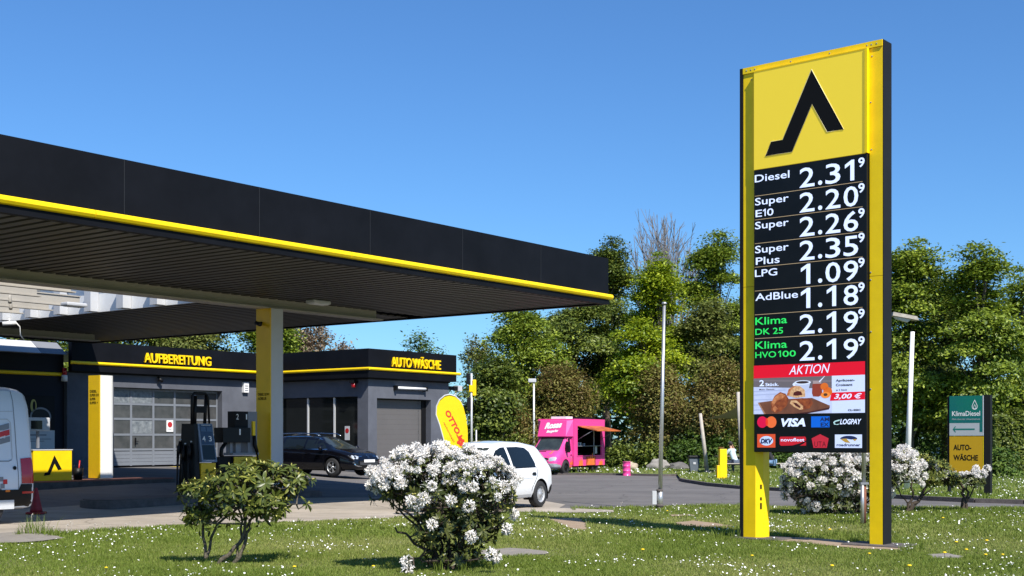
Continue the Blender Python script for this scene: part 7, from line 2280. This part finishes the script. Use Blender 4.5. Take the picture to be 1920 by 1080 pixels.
def grass(name, n, y0, y1, poly, z, seed, h0, w0, outs, label, lean=.5, wide=.44):
    rng = np.random.default_rng(seed)
    x, y = scatter(rng, n, y0, y1, poly, z, outs, wide=wide)
    n = len(x)
    t1 = pnoise(x, y, .8, 1); t2 = pnoise(x, y, 3.0, 2); t3 = pnoise(x, y, .35, 3)
    keep = rng.random(n) < .35 + .8 * (t1 * .5 + t2 * .5)
    x, y, t1, t2, t3 = x[keep], y[keep], t1[keep], t2[keep], t3[keep]
    n = len(x)
    h = h0 * (.45 + .9 * t1 * t2 * 1.6) * rng.uniform(.6, 1.3, n)
    a = rng.uniform(0, 6.283, n)
    wv = np.stack([np.cos(a), np.sin(a), np.zeros(n)], 1) * (w0 * rng.uniform(.7, 1.3, n))[:, None]
    la = rng.uniform(0, 6.283, n)
    lv = np.stack([np.cos(la), np.sin(la), np.zeros(n)], 1) * (h * rng.uniform(.1, lean * 1.6, n))[:, None]
    zz = z + terr(x, y)
    b = np.stack([x, y, zz], 1)
    up = np.array([0, 0, 1.0])
    m_ = b + lv * .35 + up * (h * .6)[:, None]
    tp = b + lv + up * h[:, None]
    v = np.stack([b - wv, b + wv, m_ + wv * .75, tp, m_ - wv * .75], 1).reshape(-1, 3)
    k = np.arange(n)[:, None] * 5
    f = np.concatenate([k + np.array([[0, 1, 2]]), k + np.array([[0, 2, 4]]), k + np.array([[4, 2, 3]])], 1).reshape(-1, 3)
    tint = np.clip(.12 + .55 * t3 + .35 * (1 - t1) * .6 + rng.normal(0, .16, n), 0, 1)
    o = link(name, npmesh(name, v, f, np.repeat(tint, 3), MATS['grass_blade']))
    tag(o, label, 'grass', kind='stuff')
    return o
outs = PAT
grass('grass', 420000, 13.2, 20.5, LAWN, .02, 1, .052, .0040, outs, 'short green lawn grass in the foreground')
grass('grass', 260000, 20.5, 33.5, LAWN, .02, 2, .060, .0070, outs, 'short green lawn grass around and behind the price sign')
grass('grass', 130000, 30, 62, ISL, .10, 3, .085, .014, (), 'lawn grass across the road on the right', wide=.46)
grass('grass', 30000, 56, 70, VERGE, .08, 4, .10, .020, (), 'grass verge behind the food truck')

def tufts(name, pts, seed, h, n_each, label, r=.10):
    rng = np.random.default_rng(seed)
    V, Fc, Tn = [], [], []
    kk = 0
    for (x0_, y0_, s) in pts:
        for _ in range(n_each):
            a = rng.uniform(0, 6.28); rr = r * rng.random() * s
            b = np.array([x0_ + math.cos(a) * rr, y0_ + math.sin(a) * rr, .02])
            hh_ = h * s * rng.uniform(.5, 1.2)
            a2 = rng.uniform(0, 6.28); ln = hh_ * rng.uniform(.15, .8)
            w_ = np.array([math.cos(a2 + 1.6), math.sin(a2 + 1.6), 0]) * .004
            l_ = np.array([math.cos(a2), math.sin(a2), 0]) * ln
            V += [b - w_, b + w_, b + l_ * .3 + [0, 0, hh_ * .6] + w_ * .8, b + l_ + [0, 0, hh_], b + l_ * .3 + [0, 0, hh_ * .6] - w_ * .8]
            Fc += [(kk, kk + 1, kk + 2), (kk, kk + 2, kk + 4), (kk + 4, kk + 2, kk + 3)]; Tn += [rng.random() * .6] * 3
            kk += 5
    o = link(name, npmesh(name, np.array(V), np.array(Fc), np.array(Tn), MATS['grass_blade']))
    tag(o, label, 'grass', kind='stuff')
ft = []
rt = np.random.default_rng(33)
for px_, py_, s in ((35, 1008, .8), (58, 1006, 2.2), (68, 1006, 1.6), (85, 1008, 2.0), (95, 1010, 1.2), (48, 1006, 1.4), (112, 1010, .9)): ft.append((*G(px_, py_), s))
tufts('tall_grass', ft, 3, .16, 34, 'tall grass tufts at the slab on the left lawn edge')
ft = []
for px_, py_ in ((1350, 1012), (1365, 1010), (1375, 1014), (1690, 1040), (1710, 1036), (1725, 1034), (1608, 1018), (1600, 1022), (1340, 1010), (1700, 1044), (1805, 960), (1790, 962), (1820, 962), (395, 1068), (430, 1074), (825, 1076), (870, 1078), (1000, 1015), (985, 1018)): ft.append((*G(px_, py_), rt.uniform(.7, 1.3)))
for _ in range(60):
    px_ = rt.uniform(120, 1900); ft.append((*G(px_, np.interp(px_, [p[0] for p in lawn_far_px], [p[1] for p in lawn_far_px]) + rt.uniform(1.5, 5)), rt.uniform(.35, .8)))
tufts('tall_grass', ft, 4, .15, 26, 'longer grass tufts round posts, bushes and the lawn edge')
# thin seed stalks at the lawn edge on the left
mb = MB()
for px_, py_, hp in ((60, 1003, 34), (100, 1005, 14), (126, 1007, 18), (131, 1006, 22), (177, 1003, 16), (191, 1000, 14), (205, 999, 9), (165, 1003, 9), (235, 998, 11), (243, 998, 14), (258, 997, 13), (1166, 948 + 4, 7), (325, 990, 9)):
    g = G(px_, py_ + 1)
    h_ = hp * g[1] / F
    mb.tube([(g[0], g[1], .05), (g[0] + rt.uniform(-.03, .05), g[1], .05 + h_)], [.003, .003], 4).ball((g[0] + .01, g[1], .05 + h_), .010, 6, 4, (1, 1, 1.6))
tag(mb.build('seed_stalks', M['woodl']), 'thin dry seed stalks along the left lawn edge', 'grass', kind='stuff')

def daisies(name, n, y0, y1, poly, z, seed, r, outs, label, thr=.45, wide=.44):
    rng = np.random.default_rng(seed)
    x, y = scatter(rng, n, y0, y1, poly, z, outs, wide=wide)
    c = pnoise(x, y, .9, 5) * .55 + pnoise(x, y, 2.7, 6) * .45
    keep = rng.random(len(x)) < np.clip((c - thr) * 5.5, 0.05, 1)
    x, y = x[keep], y[keep]; n = len(x)
    zz = z + terr(x, y) + rng.uniform(.035, .075, n)
    rr = r * rng.uniform(.65, 1.25, n)
    tl = rng.normal(size=(n, 2)) * .35 + np.array([0.1, -.35])
    ang = np.arange(7) * 2 * math.pi / 7
    cx = x[:, None] + rr[:, None] * np.cos(ang)[None]
    dy_ = rr[:, None] * np.sin(ang)[None]
    cy = y[:, None] + dy_
    cz = zz[:, None] + (cx - x[:, None]) * -tl[:, :1] * .8 + dy_ * -tl[:, 1:] * .9
    v = np.stack([cx, cy, cz], 2)
    ctr = np.stack([x, y, zz + rr * .25], 1)[:, None]
    V = np.concatenate([ctr, v], 1).reshape(-1, 3)
    k = np.arange(n)[:, None, None] * 8
    tri = np.array([(0, i + 1, (i + 1) % 7 + 1) for i in range(7)])[None]
    f = (k + tri).reshape(-1, 3)
    me = npmesh(name, V, f, None, M['daisy'])
    o = link(name, me); tag(o, label, 'flowers', kind='stuff')
    # yellow hearts
    a4 = np.arange(5) * 2 * math.pi / 5
    hv = np.stack([x[:, None] + rr[:, None] * .34 * np.cos(a4), y[:, None] + rr[:, None] * .34 * np.sin(a4), np.repeat((zz + rr * .30)[:, None], 5, 1)], 2).reshape(-1, 3)
    hf = np.arange(n * 5).reshape(n, 5)
    o2 = link('daisy_hearts', npmesh('daisy_hearts', hv, hf, None, M['daisy_heart'])); o2.parent = o; o2['kind'] = 'stuff'
M['daisy'] = mat('daisy_white', (.84, .84, .82), .6)
M['daisy_heart'] = mat('daisy_yellow', (.70, .52, .03), .6)
daisies('daisies', 3000, 13.5, 20.5, LAWN, .02, 5, .0105, outs, 'white daisies scattered over the foreground lawn', .50)
daisies('daisies', 3400, 20.5, 33, LAWN, .02, 6, .0120, outs, 'white daisies in the lawn around the sign and along the road', .40)
daisies('daisies', 6000, 30, 60, ISL, .10, 7, .020, (), 'white daisies in the lawn across the road', .33, .46)
daisies('daisies', 1800, 56, 68, VERGE, .08, 8, .035, (), 'white daisies on the verge behind the road', .30)

# dandelions
dn_me = MB().ball((0, 0, .0), .026, 12, 6, (1, 1, .45)).mesh('flower_head'); dn_me.materials.append(mat('dandelion_yellow', (.85, .60, .01), .7))
ds_me = MB().tube([(0, 0, -.08), (0, 0, -.005)], .003, 5).mesh('stalk'); ds_me.materials.append(M['bush_bark'])
DP = [(199, 1076, 'lowest at the left, below the leggy green shrub side of the lawn'), (1771, 1046, 'beside the small stone slab right of the sign'), (1848, 1050, 'in the lower right corner of the lawn, left of its neighbour'), (1880, 1050, 'nearest the lower right corner'),
      (1850, 1022, 'farther back near the right edge of the lawn'), (1812, 1040, 'just behind the small stone slab'), (1630, 1048, 'in front of the right sign post'), (1705, 1072, 'at the bottom edge right of the sign'), (1560, 1072, 'at the bottom edge below the gap of the sign posts'),
      (1251, 963, 'beside the foot of the flagpole'), (1296, 990, 'at the bare soil patch left of the sign'), (1205, 1040, 'alone in the lawn between white shrub and sign'), (552, 1074, 'between the two front shrubs, right of the leggy one'), (700, 1073, 'just left of the white flowering shrub foot'),
      (1768, 977, 'behind the sign near the small flat topped shrub'), (1793, 1025, 'right of the sign at mid lawn'), (1410, 1052, 'in front of the left sign post'), (1556, 1000, 'between the two sign posts')]
for i_, (px_, py_, where) in enumerate(DP):
    g = G(px_, py_ + 3)
    o = empty('dandelion', (g[0], g[1], .02 + .075), 0, 'yellow dandelion ' + where, 'dandelion', 'dandelions in the lawn')
    s = .8 + .35 * ((i_ * 37) % 10) / 10
    link('flower_head', dn_me, None, o, scale=(s, s, s)); link('stalk', ds_me, None, o)
